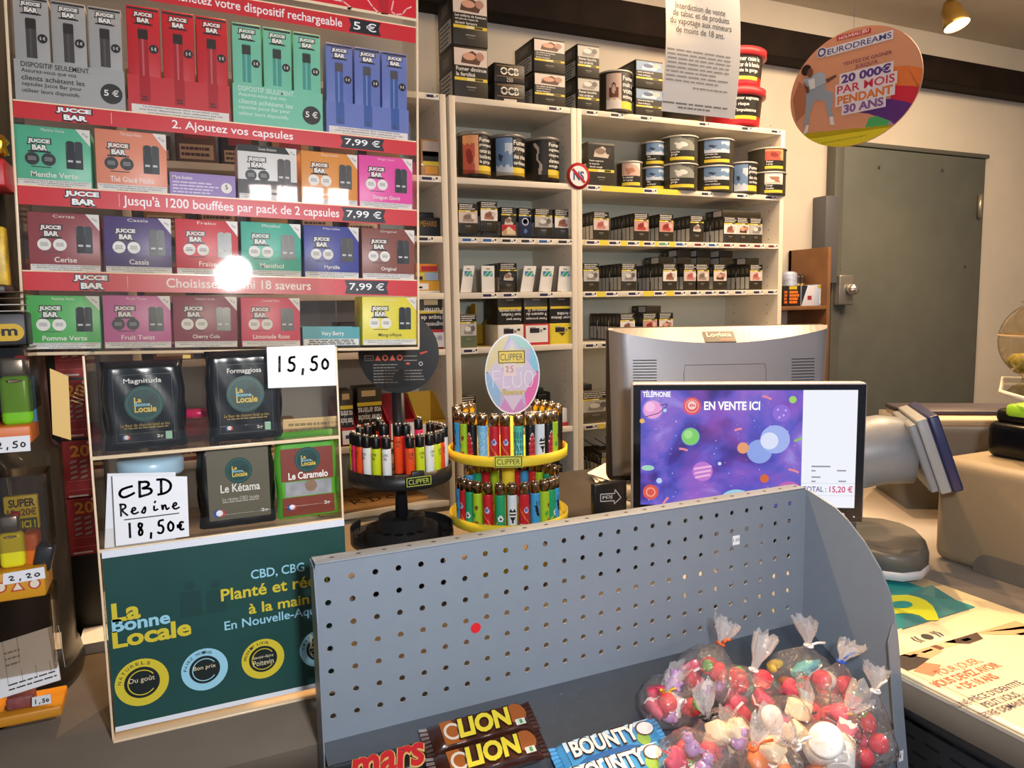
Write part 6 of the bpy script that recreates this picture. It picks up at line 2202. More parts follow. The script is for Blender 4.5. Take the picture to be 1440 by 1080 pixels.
for r, row in enumerate(CAPS):
    f0 = vfloor[r + 1]
    for (nm, c, (xl, xr), ytop, low, darkdot) in row:
        py_ = (262, 381, 490)[r]
        u0 = vloc(xl, py_, .006)[0]; u1 = vloc(xr, py_, .006)[0]
        v1 = vloc(xl, ytop, .006)[1]
        w = u1 - u0; h = v1 - f0
        cm_ = M(soft_tint(c), .4)
        mb = MB()
        fr = Fr((u0, .006, f0))
        if low == 1:
            mb.box(u0, .006, f0 + .0005, u1, .0075, v1, cm_)
            mb.box(u0, .0075, f0 + .0005, u0 + .001, .05, v1, cm_); mb.box(u1 - .001, .0075, f0 + .0005, u1, .05, v1, cm_)
            mb.box(u0, .049, f0 + .0005, u1, .05, v1, cm_); mb.box(u0 + .001, .0075, f0 + .0005, u1 - .001, .049, f0 + .0015, cm_)
            if nm == 'Mye-boise':
                mb.text(fr, 'Mye-boise', .04 * w, .68 * h, .34 * w, .86 * h, WHITE, 1, off=.01)
                mb.lines(fr, .04 * w, .12 * h, .74 * w, .66 * h, 4, M('#d8cde8', .4), 1, 5, .45)
                mb.disc(fr, .86 * w, .46 * h, .085 * w, WHITE, 1); mb.text(fr, '5', .84 * w, .4 * h, .88 * w, .6 * h, INK, 2, off=.02)
            else:
                mb.text(fr, nm, .32 * w, .5 * h, .72 * w, .78 * h, WHITE, 1, off=.012)
                mb.rect(fr, .02 * w, .04 * h, .98 * w, .38 * h, M('#e6e8e8', .45), 1)
                mb.lines(fr, .06 * w, .06 * h, .94 * w, .36 * h, 3, INK, 2, 9, .5, .2, True)
            vplace(mb, 'capsule_tray', f'low {cw_[nm]} card tray reading {nm}, nearly empty, in the clear display', 'tray', 'capsule boxes')
            continue
        mb.box(u0, .006, f0 + .0005, u1, .052, v1, cm_, .0008)
        if low == 2:
            mb.rect(fr, 0, .88 * h, w, h, INK, 1); mb.rect(fr, 0, 0, w, .38 * h, M('#2c2e33', .4), 1)
        # header name, corner flash, logo, round marks, capsules, name, warning
        t2 = min(.3 * w, .011 * text_geo(nm)[2])
        mb.text(fr, nm, .5 * w - t2 / 2, .915 * h, .5 * w + t2 / 2, .965 * h, M('#e9e6e2', .4), 2)
        mb.poly(fr, [(.8 * w, .995 * h), (.995 * w, .72 * h), (.995 * w, .995 * h)], M('#e9e6e4', .4), 2)
        mb.text(fr, 'CLASSIC' if r == 1 else 'ICE', .885 * w, .89 * h, .975 * w, .92 * h, INK, 3, rot=radians(-35))
        jlogo(mb, fr, .17 * w, .60 * h, .29 * w, 2)
        dc = M('#1c2024', .4) if (darkdot or low == 2) else WHITE
        gc = M('#b9bcc0', .4) if (darkdot or low == 2) else M('#5a4a4e', .5)
        for q in (.215, .43):
            mb.disc(fr, q * w, .46 * h, .095 * w, dc, 2, n=24)
            mb.lines(fr, (q - .055) * w, .43 * h, (q + .055) * w, .50 * h, 3, gc, 3, int(q * 90), .4, .1, True)
        mb.rect(fr, .2 * w, .325 * h, .46 * w, .338 * h, gc if not darkdot else INK, 2)
        for q, wid in ((.665, .12), (.775, .115)):
            dk = M('#23272b', .3)
            mb.poly(fr, [(q * w, .33 * h), ((q + wid) * w, .33 * h), ((q + wid) * w, .76 * h), ((q + wid * .75) * w, .79 * h), ((q + wid * .25) * w, .79 * h), (q * w, .76 * h)], dk if q < .7 else M('#343a3e', .3), 3 if q > .7 else 4)
            mb.rect(fr, (q + .02) * w, .44 * h, (q + wid - .03) * w, .475 * h, M('#c9ccce', .4), 5)
            mb.rect(fr, (q + .005) * w, .62 * h, (q + .012) * w, .76 * h, M('#6a7074', .3), 5)
        tw = min(.62 * w, .09 * h * text_geo(nm)[2])
        mb.text(fr, nm, .5 * w - tw / 2, .165 * h, .5 * w + tw / 2, .255 * h, M('#f3efec', .4) if nm != 'Mang-nifique' else M('#4a4624', .4), 2, off=.012)
        mb.rect(fr, .015 * w, .012 * h, .985 * w, .125 * h, M('#e6e5e3', .45), 2)
        for j, t in enumerate(['La nicotine contenue dans ce produit crée une forte', 'dépendance. Son utilisation par les non-fumeurs', "n'est pas recommandée."]):
            mb.text(fr, t, (.04, .09, .28)[j] * w, (.09 - .034 * j) * h, (.96, .91, .72)[j] * w, (.116 - .034 * j) * h, INK, 3, off=.01)
        vplace(mb, 'capsule_box', f'{cw_[nm]} capsule box reading {nm} in the clear vape display', 'box', 'capsule boxes')

# ------------------------------------------------------------------ black lighter and ticket tower at the far left
TX, TY, TR = -.30, 1.125, .158
tw_ = thing('display_tower', 'tall round black plastic tower at the left edge', 'display stand', (TX, TY, CZ))
tbm = M('#0e0d0d', .3, coat=.2)
MB().lathe([(TR + .006, 0), (TR + .008, .01), (TR + .004, .03), (TR, .036), (TR, .30), (TR - .01, .31), (TR - .012, 1.1), (TR - .02, 1.11)], tbm, 64).build('tower_body', tw_)
# clear hoods, in front of the tower, on the side that faces the shop
def hood(name, lt, rb, depth, mat, parent=tw_, Y=.955):
    a = at(*lt, Y=Y); b = at(*rb, Y=Y)
    o = Vector((TX, TY, CZ))
    x0, x1 = min(a.x, b.x) - o.x, max(a.x, b.x) - o.x
    z0, z1 = b.z - o.z, a.z - o.z
    y = Y - o.y
    mb = MB()
    t = .002
    mb.box(x0 - .14, y, z0, x1, y + t, z1, mat)
    mb.box(x1 - t, y + t, z0, x1, y + depth, z1, mat)
    mb.box(x0 - .14, y + t, z1 - t, x1, y + depth, z1, mat)
    return mb.build(name, parent)


YH = .948
hood('clear_hood', (0, 490), (46, 578), .06, ACRYL2, Y=YH)
hood('clear_hood', (0, 672), (70, 770), .05, ACRYL2, Y=YH)
hood('clear_hood', (0, 846), (80, 940), .05, ACRYL2, Y=YH)


def ledge(label, py0, py1, pxr, colour, depth=.05, Y=YH):
    a = at(0, py0, Y=Y); b = at(pxr, py1, Y=Y)
    mb = MB().box(a.x - .16 - TX, Y - TY - .004, b.z - CZ, b.x - TX, Y - TY + depth, a.z - CZ, M(colour, .45), .002)
    return mb


mb = ledge('', 600, 622, 46, '#d8702a'); mb.build('orange_ledge', tw_)
mb = ledge('', 806, 836, 66, '#d99a1e')
fr = Fr((0, YH - TY - .004, 0))
for i, px in enumerate((1, 25, 49)):
    a = at(px, 829 - i * 3, Y=YH - .004)
    u, v = a.x - TX, a.z - CZ
    mb.poly(fr, [(u - .007, v - .004), (u + .007, v - .004), (u, v + .008)], M('#c23a2e', .5), 1) if i == 1 else mb.ring(fr, u, v + .002, .0045, .006, M('#c23a2e', .5), 1)
    mb.poly(fr, [(u - .0045, v - .0025), (u + .0045, v - .0025), (u, v + .0055)], M('#efe0c8', .5), 2) if i == 1 else mb.disc(fr, u, v + .002, .0044, M('#efe0c8', .5), 2)
mb.build('orange_ledge', tw_)
mb = ledge('', 1008, 1004, 88, '#c8861c'); mb.build('orange_ledge', tw_)
for py0, py1, c in ((222, 262, '#c01e22'), (400, 412, '#3a302a')):
    a = at(0, py0, Y=YH + .02); b = at(15, py1, Y=YH + .02)
    MB().box(a.x - .16 - TX, YH + .02 - TY, b.z - CZ, b.x - TX - .004, YH + .09 - TY, a.z - CZ, M(c, .45), .002).build('shelf_ledge', tw_)
# yellow address label on the black header
mb = MB()
a = at(0, 480, Y=YH + .012); b = at(33, 455, Y=YH + .012)
fr = Fr((0, YH + .012 - TY, 0))
mb.box(a.x - .15 - TX, YH + .0125 - TY, at(0, 488, Y=YH).z - CZ, at(36, 480, Y=YH).x - TX, YH + .05 - TY, at(0, 440, Y=YH).z - CZ, BLACK, .002)
x0, x1, z0, z1 = a.x - .1 - TX, b.x - TX, a.z - CZ, b.z - CZ
n = 12; r = (z1 - z0) / 2
mb.poly(fr, [(x0, z0)] + [(x1 - r + r * cos(-pi / 2 + pi * i / n), (z0 + z1) / 2 + r * sin(-pi / 2 + pi * i / n)) for i in range(n + 1)] + [(x0, z1)], M('#d9ae2a', .45), 1)
mb.text(fr, '.com', x1 - .046, z0 + .3 * (z1 - z0), x1 - .006, z0 + .72 * (z1 - z0), INK, 2, off=.03)
mb.build('header_label', tw_)


def bic(label, px0, px1, ptop, pbot, c, Y):
    a = at(px0, pbot, Y=Y); b = at(px1, ptop, Y=Y)
    w = b.x - a.x; h = b.z - a.z
    root = thing('lighter', label, 'lighter', ((a.x + b.x) / 2, Y + w * .3, a.z), group='large lighters in the black tower')
    mb = MB().box(-w / 2, -w * .3, 0, w / 2, w * .3, h, M(c, .3), w * .22, 4)
    fr = Fr((0, -w * .3, 0))
    mb.disc(fr, 0, h * .9, w * .26, M('#3a2c20', .4), 1, ry=h * .035)
    mb.text(fr, 'BIC', -w * .16, h * .88, w * .2, h * .92, M('#e9d9c0', .4), 2, off=.03)
    mb.build('lighter_body', root)
    MB().box(-w * .42, -w * .26, h - .001, w * .38, w * .26, h + .02, M('#b9b7b3', .25, .9), .003).build('lighter_hood', root)
    MB().box(w * .02, -w * .2, h + .014, w * .4, w * .2, h + .022, M('#b5262c', .4), .003).build('thumb_button', root)
    return root


bic('large lime green lighter under the upper clear hood of black tower', 2, 41, 528, 600, '#7ecb2a', YH + .008)
bic('large yellow lighter under the lower clear hood of black tower', 0, 32, 748, 802, '#ece52a', YH + .006)
# blue lighter edge beside the lime one
bic('blue lighter just right of the large lime green lighter', 38, 47, 528, 595, '#3d7fa8', YH + .03)
# booklets, price cards, papers
def book(label, px0, px1, pt, pb, Y, c, words, seed):
    a = at(px0, pb, Y=Y); b = at(px1, pt, Y=Y)
    w = b.x - a.x; h = b.z - a.z
    mb = MB().box(0, 0, 0, w, .008, h, M(c, .45), .001)
    fr = Fr((0, 0, 0))
    for i, (t, u0, v0, u1, v1, cc) in enumerate(words):
        if t == '#': mb.rect(fr, u0 * w, v0 * h, u1 * w, v1 * h, M(cc, .5), 1 + .5 * i)
        else: mb.text(fr, t, u0 * w, v0 * h, u1 * w, v1 * h, M(cc, .5), 3 + i, off=.03)
    mb.build('ticket_booklet', None, a, label=label, cat='booklet')


book('yellow and brown promotional booklet under the lower clear hood', 8, 52, 695, 748, YH + .03, '#d8c624', [('SUPER', .15, .68, .92, .92, '#4a3420'), ('10=20€', .1, .42, .95, .64, '#7a5a22'), ('#', .05, .02, .95, .34, '#4d5a2c'), ('ICI !', .5, .06, .9, .28, '#e3d22e')], 1)
MB().box(at(33, 790, Y=YH + .02).x, YH + .02, at(33, 805, Y=YH + .02).z, at(56, 790, Y=YH + .02).x, YH + .045, at(50, 750, Y=YH + .02).z, M('#d8701e', .45), .003).build('orange_carton', label='small orange carton beside the large yellow lighter', cat='carton')
cb_ = MB().box(0, 0, 0, .018, .02, .03, M('#2a2c30', .3), .003)
cb_.build('dark_case', None, at(44, 803, Y=YH + .012), label='small dark grey case leaning beside the orange carton', cat='case').rotation_euler = (0, radians(14), 0)
MB().box(at(0, 400, Y=YH + .05).x - .02, YH + .05, at(0, 402, Y=YH + .05).z, at(12, 400, Y=YH + .05).x, YH + .07, at(0, 318, Y=YH + .05).z, M('#e0b62a', .4, noise=.3, scale=60), .002).build('yellow_packet', label='yellow packet seen at the left edge beside the vape display', cat='packet')
MB().lathe([(0, 0), (.008, .003), (.005, .011), (.009, .016), (.004, .023), (0, .025)], M('#c99a2e', .2, .9), 16).build('gold_trinket', None, at(2, 221, Y=YH + .055), label='small gold ornament standing on the red ledge at the left edge', cat='ornament')
mb = MB()
for i in range(4):
    mb.box(at(0, 437 - i * 9, Y=YH + .015).x - .06, YH + .012 + i * .002, at(0, 437 - i * 9, Y=YH + .015).z - .0008, at(31, 437, Y=YH + .015).x, YH + .06, at(0, 437 - i * 9, Y=YH + .015).z, M('#cfc9c0' if i < 2 else '#6a4a34', .6))
mb.build('leaflet_pile', label='loose leaflets lying above the yellow address label at the left edge', cat='leaflets')


def dnum(t, wd=.0013):
    def f(mb, fr, w, h): hand(mb, fr, t, .12 * w, .28 * h, .8 * w, .42 * h, wd, M('#55585c', .6))
    return f


card('price_card', 'white price card reading 2,50 below the large lime lighter', [(-12, 638), (43, 634), (42, 612), (-12, 616)], YH - .006, M('#f0f1f4', .6), dnum('2,50'))
card('price_card', 'white price card reading 2,20 below the large yellow lighter', [(4, 823), (64, 813), (62, 797), (4, 807)], YH - .006, M('#f0f1f4', .6), dnum('2,20'))
card('price_card', 'white price card reading 1,50 beside the folded invoices', [(45, 994), (72, 989), (71, 976), (45, 981)], YH - .006, M('#e2e2e2', .6), dnum('1,50', .001))
# invoices
mb = MB()
p = [at(-4, 984, Y=YH + .004), at(85, 956, Y=YH + .004), at(74, 880, Y=YH + .03), at(-4, 905, Y=YH + .03)]
mb.add([tuple(q) for q in p] + [tuple(q + Vector((0, .004, -.002))) for q in p], [(0, 1, 2, 3), (7, 6, 5, 4), (0, 4, 5, 1), (1, 5, 6, 2), (2, 6, 7, 3), (3, 7, 4, 0)], M('#e4e4e6', .6))
fr = Fr(p[0], (p[1] - p[0]), (p[3] - p[0]) - (p[1] - p[0]).normalized() * (p[3] - p[0]).dot((p[1] - p[0]).normalized()))
for i in range(5):
    mb.rect(fr, .012 + .014 * i, .012, .0126 + .014 * i, .06, GREYT, 1)
mb.lines(fr, .012, .004, .07, .014, 2, INK, 1, 6, .3)
mb.lines(fr, .012, .03, .05, .05, 3, GREYT, 1, 7, .3)
mb.build('invoice_sheets', label='folded white invoices under the lowest clear hood', cat='papers')
MB().box(at(8, 985, Y=YH + .01).x, YH + .006, at(8, 1000, Y=YH + .01).z, at(48, 985, Y=YH + .01).x, YH + .03, at(8, 982, Y=YH + .01).z, M('#8a4a48', .5, noise=.3, scale=80), .003).build('small_packet', label='small reddish packet half hidden below the invoices', cat='packet')
# yellow hanging card
card('hanging_card', 'yellow printed card hanging at the right side of the black tower', [(74, 611), (100, 619), (96, 529), (70, 518)], .952, M('#efc678', .6), lambda mb, fr, w, h: (mb.lines(fr, .15 * w, .55 * h, .85 * w, .85 * h, 5, M('#b58f52', .6), 1, 2, .3), mb.disc(fr, .5 * w, .92 * h, .0015, INK, 1)))
# red scratch tickets in a slim black dispenser
gx0, gx1 = at(84, 620, Y=1.22).x, at(150, 620, Y=1.22).x
td = thing('ticket_dispenser', 'slim black dispenser of red scratch tickets behind clear stand', 'dispenser', ((gx0 + gx1) / 2, 1.222, CZ))
MB().box((gx0 - gx1) / 2 - .01, 0, 0, (gx1 - gx0) / 2 - .004, .05, .46, BLACK, .003).build('dispenser_body', td)
tk = None
for i in range(4):
    ya = (780, 700, 615, 530)[i]
    za = at(118, ya, Y=1.22).z; zb2 = at(112, ya - 82, Y=1.22).z
    x0 = at(88, 640, Y=1.22).x; x1 = at(131, 640, Y=1.22).x
    w = x1 - x0; h = zb2 - za - .001
    mb = MB().box(0, 0, 0, w, .0012, h, M('#9c2626', .4, noise=.12, scale=60))
    fr = Fr((0, 0, 0))
    mb.text(fr, '20', .25 * w, .72 * h, .9 * w, .92 * h, M('#8a4a16', .4), 2, off=.08); mb.text(fr, '20', .25 * w, .72 * h, .9 * w, .92 * h, M('#e08a2a', .4), 4, off=.02)
    mb.disc(fr, .88 * w, .95 * h, .0025, M('#e6c9c4', .4), 2)
    for a in range(4):
        for b_ in range(2):
            mb.poly(fr, [((.2 + .33 * b_) * w, (.34 + .09 * a) * h), ((.42 + .33 * b_) * w, (.36 + .09 * a) * h), ((.46 + .33 * b_) * w, (.4 + .09 * a) * h), ((.24 + .33 * b_) * w, (.38 + .09 * a) * h)], M('#a9988e', .4), 2)
    for u0, v0, u1, v1 in ((.1, .3, .95, .31), (.1, .14, .95, .15)): mb.rect(fr, u0 * w, v0 * h, u1 * w, v1 * h, M('#cf6a62', .4), 2)
    mb.rect(fr, .1 * w, .03 * h, .75 * w, .06 * h, M('#d9cfc8', .4), 2)
    mb.build('scratch_ticket', None, (x0, 1.2195, za), label=f'red scratch ticket, {("lowest", "second from bottom", "third from bottom", "topmost")[i]} of the hanging strip', cat='ticket', group='scratch tickets')
# paper stack on the counter
a = at(122, 905, Z=CZ); b = at(165, 903, Z=CZ)
mb = MB()
for i in range(7):
    mb.box(-.09 + .001 * (i % 3), 0 + .001 * (i % 2), i * .0022, .10 + .001 * (i % 2), .21, i * .0022 + .002, M('#eef0f4', .6))
mb.build('paper_stack', None, (a.x + .085, 1.19 - .03, CZ + .0003), label='stack of white papers on the counter behind the green poster', cat='paper stack')

# ------------------------------------------------------------------ customer display
DP = Vector((.822, .913, CZ)); DU = Vector((.852, -.523, 0)).normalized()
DRZ = atan2(DU.y, DU.x)
DN = DU.cross(Vector((0, 0, 1)))
cd = thing('customer_display', 'black-framed customer display showing purple planets and a total', 'screen', DP, DRZ)


def PD_(px, py):
    q = at(px, py, P=DP, N=DN)
    return (q - DP).dot(DU), q.z - CZ


l0, t0 = PD_(888, 540); r0, t1 = PD_(1222, 537)
b0 = PD_(888, 724)[1]; b1 = PD_(1213, 744)[1]
zt_d, zb_d = (t0 + t1) / 2, (b0 + b1) / 2
MB().box(l0, .002, zb_d, r0, .03, zt_d, M('#b9b6bd', .35, .3), .006, 3).build('casing', cd)
mb = MB().prism([(l0 + .003 + .004 * (1 - cos(a)), 0) for a in ()] or [(l0 + .003, zb_d + .003), (r0 - .003, zb_d + .003), (r0 - .003, zt_d - .003), (l0 + .003, zt_d - .003)], -.001, .0005, M('#060608', .18), Fr((0, .0015, 0)))
mb.disc(Fr((0, .001, 0)), PD_(1201, 727)[0], PD_(1201, 727)[1], .0012, glow('#ffffff', .8), 1, n=10)
mb.build('bezel', cd)
# the picture on the screen: a lit nebula made with noise
neb = bpy.data.materials.new('screen_nebula')
neb.use_nodes = True
nt = neb.node_tree
pb_ = nt.nodes['Principled BSDF']
pb_.inputs['Base Color'].default_value = (.01, .01, .01, 1)
pb_.inputs['Roughness'].default_value = .2
tc = nt.nodes.new('ShaderNodeTexCoord')
n1 = nt.nodes.new('ShaderNodeTexNoise'); n1.inputs['Scale'].default_value = 11; n1.inputs['Detail'].default_value = 6; n1.inputs['Distortion'].default_value = .8
r1 = nt.nodes.new('ShaderNodeValToRGB')
els = r1.color_ramp.elements
els[0].position = .30; els[0].color = (*lin('#33205f'), 1)
els[1].position = .72; els[1].color = (*lin('#a9a2f0'), 1)
for p_, c_ in ((.42, '#4a3a9a'), (.52, '#5c58c6'), (.62, '#8a68cc')):
    e_ = els.new(p_); e_.color = (*lin(c_), 1)
n2 = nt.nodes.new('ShaderNodeTexNoise'); n2.inputs['Scale'].default_value = 7; n2.inputs['Detail'].default_value = 3
r2 = nt.nodes.new('ShaderNodeValToRGB')
r2.color_ramp.elements[0].position = .5; r2.color_ramp.elements[1].position = .68
r2.color_ramp.elements[0].color = (0, 0, 0, 1); r2.color_ramp.elements[1].color = (.8, .8, .8, 1)
mx = nt.nodes.new('ShaderNodeMix'); mx.data_type = 'RGBA'
mp = nt.nodes.new('ShaderNodeMapping'); mp.inputs['Location'].default_value = (3.1, 0, 1.7)
nt.links.new(tc.outputs['Object'], n1.inputs['Vector'])
nt.links.new(tc.outputs['Object'], mp.inputs['Vector'])
nt.links.new(mp.outputs['Vector'], n2.inputs['Vector'])
nt.links.new(n1.outputs['Fac'], r1.inputs['Fac'])
nt.links.new(n2.outputs['Fac'], r2.inputs['Fac'])
nt.links.new(r2.outputs['Color'], mx.inputs[0])
nt.links.new(r1.outputs['Color'], mx.inputs[6])
mx.inputs[7].default_value = (*lin('#b25cc4'), 1)
nt.links.new(mx.outputs[2], pb_.inputs['Emission Color'])
pb_.inputs['Emission Strength'].default_value = .95
G = glow
mb = MB()
fr = Fr((0, .0009, 0))
s0 = PD_(901, 549); s1 = PD_(1130, 549); s2 = PD_(1207, 549)
sb_ = PD_(901, 709.5)[1]
st0 = s0[1]
mb.rect(fr, s0[0], sb_, s1[0], st0, neb, 1)
mb.rect(fr, s1[0], sb_, s2[0], st0, G('#f4f6ff', .95), 1)
px2m = .345 / 304.0


def sdisc(px, py, r, c, l=2, ry=None):
    u, v = PD_(px, py)
    if v - (ry or r) * px2m < sb_:
        pts = [(u + r * px2m * cos(2 * pi * i / 28), max(sb_, v + (ry or r) * px2m * sin(2 * pi * i / 28))) for i in range(28)]
        mb.poly(fr, pts, G(c, .95), l)
    else:
        mb.disc(fr, u, v, r * px2m, G(c, .95), l, ry=(ry or r) * px2m, n=28)


def sring(px, py, r0_, r1_, c, l, a0=0, a1=2 * pi):
    u, v = PD_(px, py)
    mb.ring(fr, u, v, r0_ * px2m, r1_ * px2m, G(c, .95), l, a0=a0, a1=a1)


sdisc(918, 576, 15, '#8a7fd8', 1.5); sdisc(918, 576, 13, '#ee9fd8', 2); sdisc(914, 572, 7, '#f8bfe6', 3)
mb.stroke(fr, [PD_(908, 586), PD_(926, 581), PD_(938, 571), PD_(938, 568), PD_(928, 570)], .0012, G('#3a2b5c', .9), 4); sdisc(935, 577, 2.5, '#b9d6f4', 5)
sdisc(973, 571, 12.5, '#e0525c', 2); sring(973, 571, 8, 9.5, '#f2a79c', 3); sdisc(973, 570, 6, '#f6d3cc', 4); mb.text(fr, 'EN', PD_(970, 572)[0], PD_(970, 572)[1], PD_(977, 568)[0], PD_(977, 568)[1], G('#e0525c', .9), 5, off=.05)
ptx = lambda t, a, b, c='#ffffff', s_=.98, off=.02: mb.type(fr, t, PD_(*a)[0], PD_(*a)[1], PD_(*b)[0], PD_(a[0], b[1])[1] - PD_(*a)[1], G(c, s_), 4, off=off)
ptx('EN VENTE ICI', (990, 576), (1069, 565), off=.03)
ptx('TÉLÉPHONIE', (904, 558), (943, 551), off=.03)
sdisc(971, 614, 13, '#6f86d4', 1.5); sdisc(971, 614, 12, '#7fcf6a', 2); sdisc(968, 611, 6, '#a6e08c', 3)
sdisc(1099, 581, 12, '#8f6ad8', 2); 
for a, b in ((1094, 576), (1102, 584), (1105, 577), (1096, 587)): sdisc(a, b, 1.6, '#c9a8f2', 3)
sdisc(1115, 562, 5, '#a2d66a', 2)
sdisc(1045, 630, 8, '#e8a070', 2)
sdisc(1068, 635, 17, '#8fa6ea', 1.6); sdisc(1090, 618, 20, '#a3b5f0', 1.8); sdisc(1082, 620, 12, '#dfe4fb', 3)
sdisc(988, 663, 14, '#c478d4', 2)
for k in range(3): mb.poly(fr, [PD_(976 + k, 658 + 6 * k), PD_(1000 - k, 654 + 6 * k), PD_(1001 - k, 657 + 6 * k), PD_(975 + k, 661 + 6 * k)][::-1], G('#efb6e2', .95), 3)
sdisc(915, 692, 11, '#e0584a', 2); sring(915, 692, 5, 7, '#f2a08c', 3)
sdisc(1075, 673, 6, '#d46a3a', 2); sdisc(927, 676, 4, '#bcd2f4', 2); sdisc(911, 658, 9, '#a6d6c4', 2, 4); sdisc(1012, 652, 2.5, '#cfe0fa', 2)
sdisc(1036, 703, 22, '#9fd2ea', 2, 15); sdisc(1110, 688, 16, '#c060b8', 2, 11); sdisc(903, 592, 3.5, '#e9b65a', 2)
for a, b, c, d_ in ((1073, 557, 1084, 561), (1034, 605, 1042, 603), (956, 631, 966, 633), (1110, 660, 1122, 664), (933, 708, 939, 700), (1118, 620, 1127, 617)):
    mb.stroke(fr, [PD_(a, b), PD_((a + c) / 2, (b + d_) / 2 - .5), PD_(c, d_)], .0035, G('#e88a9a' if b != 620 else '#8fc06a', .95), 3)
rnd = random.Random(11)
for k in range(60):
    sdisc(rnd.uniform(903, 1127), rnd.uniform(552, 706), rnd.uniform(.3, .7), '#d8dcff', 1.4)
ptx('TOTAL :', (1128.5, 691), (1162, 684), '#7a6f9a', .9, .02)
ptx('15,20 €', (1166, 692), (1199, 684), '#d8487a', .9, .02)
for a, b, c, d_ in ((1141, 657, 1168, 655), (1141, 663, 1147, 661), (1177, 663, 1190, 661), (1141, 672, 1154, 670), (1141, 678, 1147, 676), (1179, 678, 1190, 676)):
    u0, v0 = PD_(a, b); u1, v1 = PD_(c, d_)
    mb.rect(fr, u0, v0, u1, v1, G('#a6a6b8', .8), 2)
for y_ in (680, 697): mb.rect(fr, s1[0], PD_(1160, y_)[1], s2[0], PD_(1160, y_)[1] + .0004, G('#c2c6d8', .8), 2)
mb.build('screen', cd)
mb = MB().box(-.04, .03, .03, .04, .05, zb_d + .08, M('#c9c7cc', .4), .006)
mb.box(-.1, -.05, 0, .13, .1, .012, M('#d6d4da', .4), .006)
mb.box(.10, .0, .012, .155, .06, zb_d + .02, M('#dcdae0', .4), .005)
mb.box(-.04, .03, .01, .04, .06, .05, M('#c9c7cc', .4), .006)
mb.build('stand', cd)

# ------------------------------------------------------------------ cash drawer with the big grey monitor on it
dr = thing('cash_drawer', 'dark flat cash drawer under the grey monitor', 'drawer', (0, 0, 0))
MB().box(.655, 1.10, CZ, 1.12, 1.54, 1.05, M('#3b3631', .35, noise=.08, scale=30), .006).build('drawer_body', dr)
MB().box(.67, 1.094, CZ + .012, 1.10, 1.10, CZ + .06, M('#2a2724', .4), .003).build('drawer_front', dr)
lh = MB().box(.657, 1.108, 1.0503, .724, 1.122, 1.131, M('#17181a', .3), .002)
fr = Fr((.657, 1.108, 1.0503 - .012))
lh.stroke(fr, [(.012, .062), (.040, .060), (.040, .054), (.054, .064), (.042, .080), (.041, .073), (.012, .075), (.012, .062)], .0016, M('#cfd3d6', .5), 2)
lh.text(fr, 'FDJ', .016, .064, .036, .071, M('#cfd3d6', .5), 2, off=.02)
lh.disc(fr, .05, .018, .012, M('#2f7fb8', .4), 1); lh.disc(fr, .044, .03, .006, M('#c98a5a', .4), 2)
lh.build('leaflet_holder', label='dark leaflet holder with FDJ arrow mark on the drawer beside yellow tower', cat='holder')

LP = Vector((.93, 1.135, 1.05)); LU = Vector((.91, -.414, 0)).normalized(); LN = LU.cross(Vector((0, 0, 1)))
lg = thing('monitor', 'big grey point-of-sale monitor seen from behind, reading Logista', 'monitor', LP, atan2(LU.y, LU.x))


def PL_(px, py):
    q = at(px, py, P=LP, N=LN)
    return (q - LP).dot(LU), q.z - LP.z


lw0, lt0 = PL_(854, 460); lw1, lt1 = PL_(1165, 460)
HW_ = (lw1 - lw0) / 2; lc = (lw0 + lw1) / 2
ltop = (lt0 + lt1) / 2 + .002
lbot = .055
plm = M('#8f8d90', .38, metal=.35, noise=.01, scale=60)
MB().box(lc - HW_, .0, lbot, lc + HW_, .035, ltop, M('#2c241d', .4), .008).build('screen_frame', lg)
mb = MB()
nu, nv = 36, 22
vv = []
for j in range(nv + 1):
    v = j / nv
    for i in range(nu + 1):
        u = -1 + 2 * i / nu
        tp = .955 + .035 * v
        x = lc + HW_ * tp * u
        zt_l = ltop - .004 - .026 * (1 - u * u)
        z = lbot + .01 + v * (zt_l - lbot - .01)
        e = min(1, (1 - abs(u)) / .08) ** .5 * min(1, v / .1) ** .5
        y = -.002 - (.028 + .03 * (1 - u * u) * (1 - .75 * v)) * e
        vv.append((x, y, z))
ff = [(j * (nu + 1) + i, j * (nu + 1) + i + 1, (j + 1) * (nu + 1) + i + 1, (j + 1) * (nu + 1) + i) for j in range(nv) for i in range(nu)]
mb.add(vv, ff, plm, True)
top_edge = vv[nv * (nu + 1):]
mb.add(top_edge + [(x, .001, ltop - .001) for x, y, z in top_edge], [(i, i + 1, nu + 1 + i + 1, nu + 1 + i) for i in range(nu)], plm, False)
cov = mb.build('back_cover', lg)


def cover_y(x, z):
    u = max(-1, min(1, (x - lc) / HW_ / .98)); v = max(0, min(1, (z - lbot) / (ltop - .03 - lbot)))
    return -.002 - (.028 + .03 * (1 - u * u) * (1 - .75 * v))


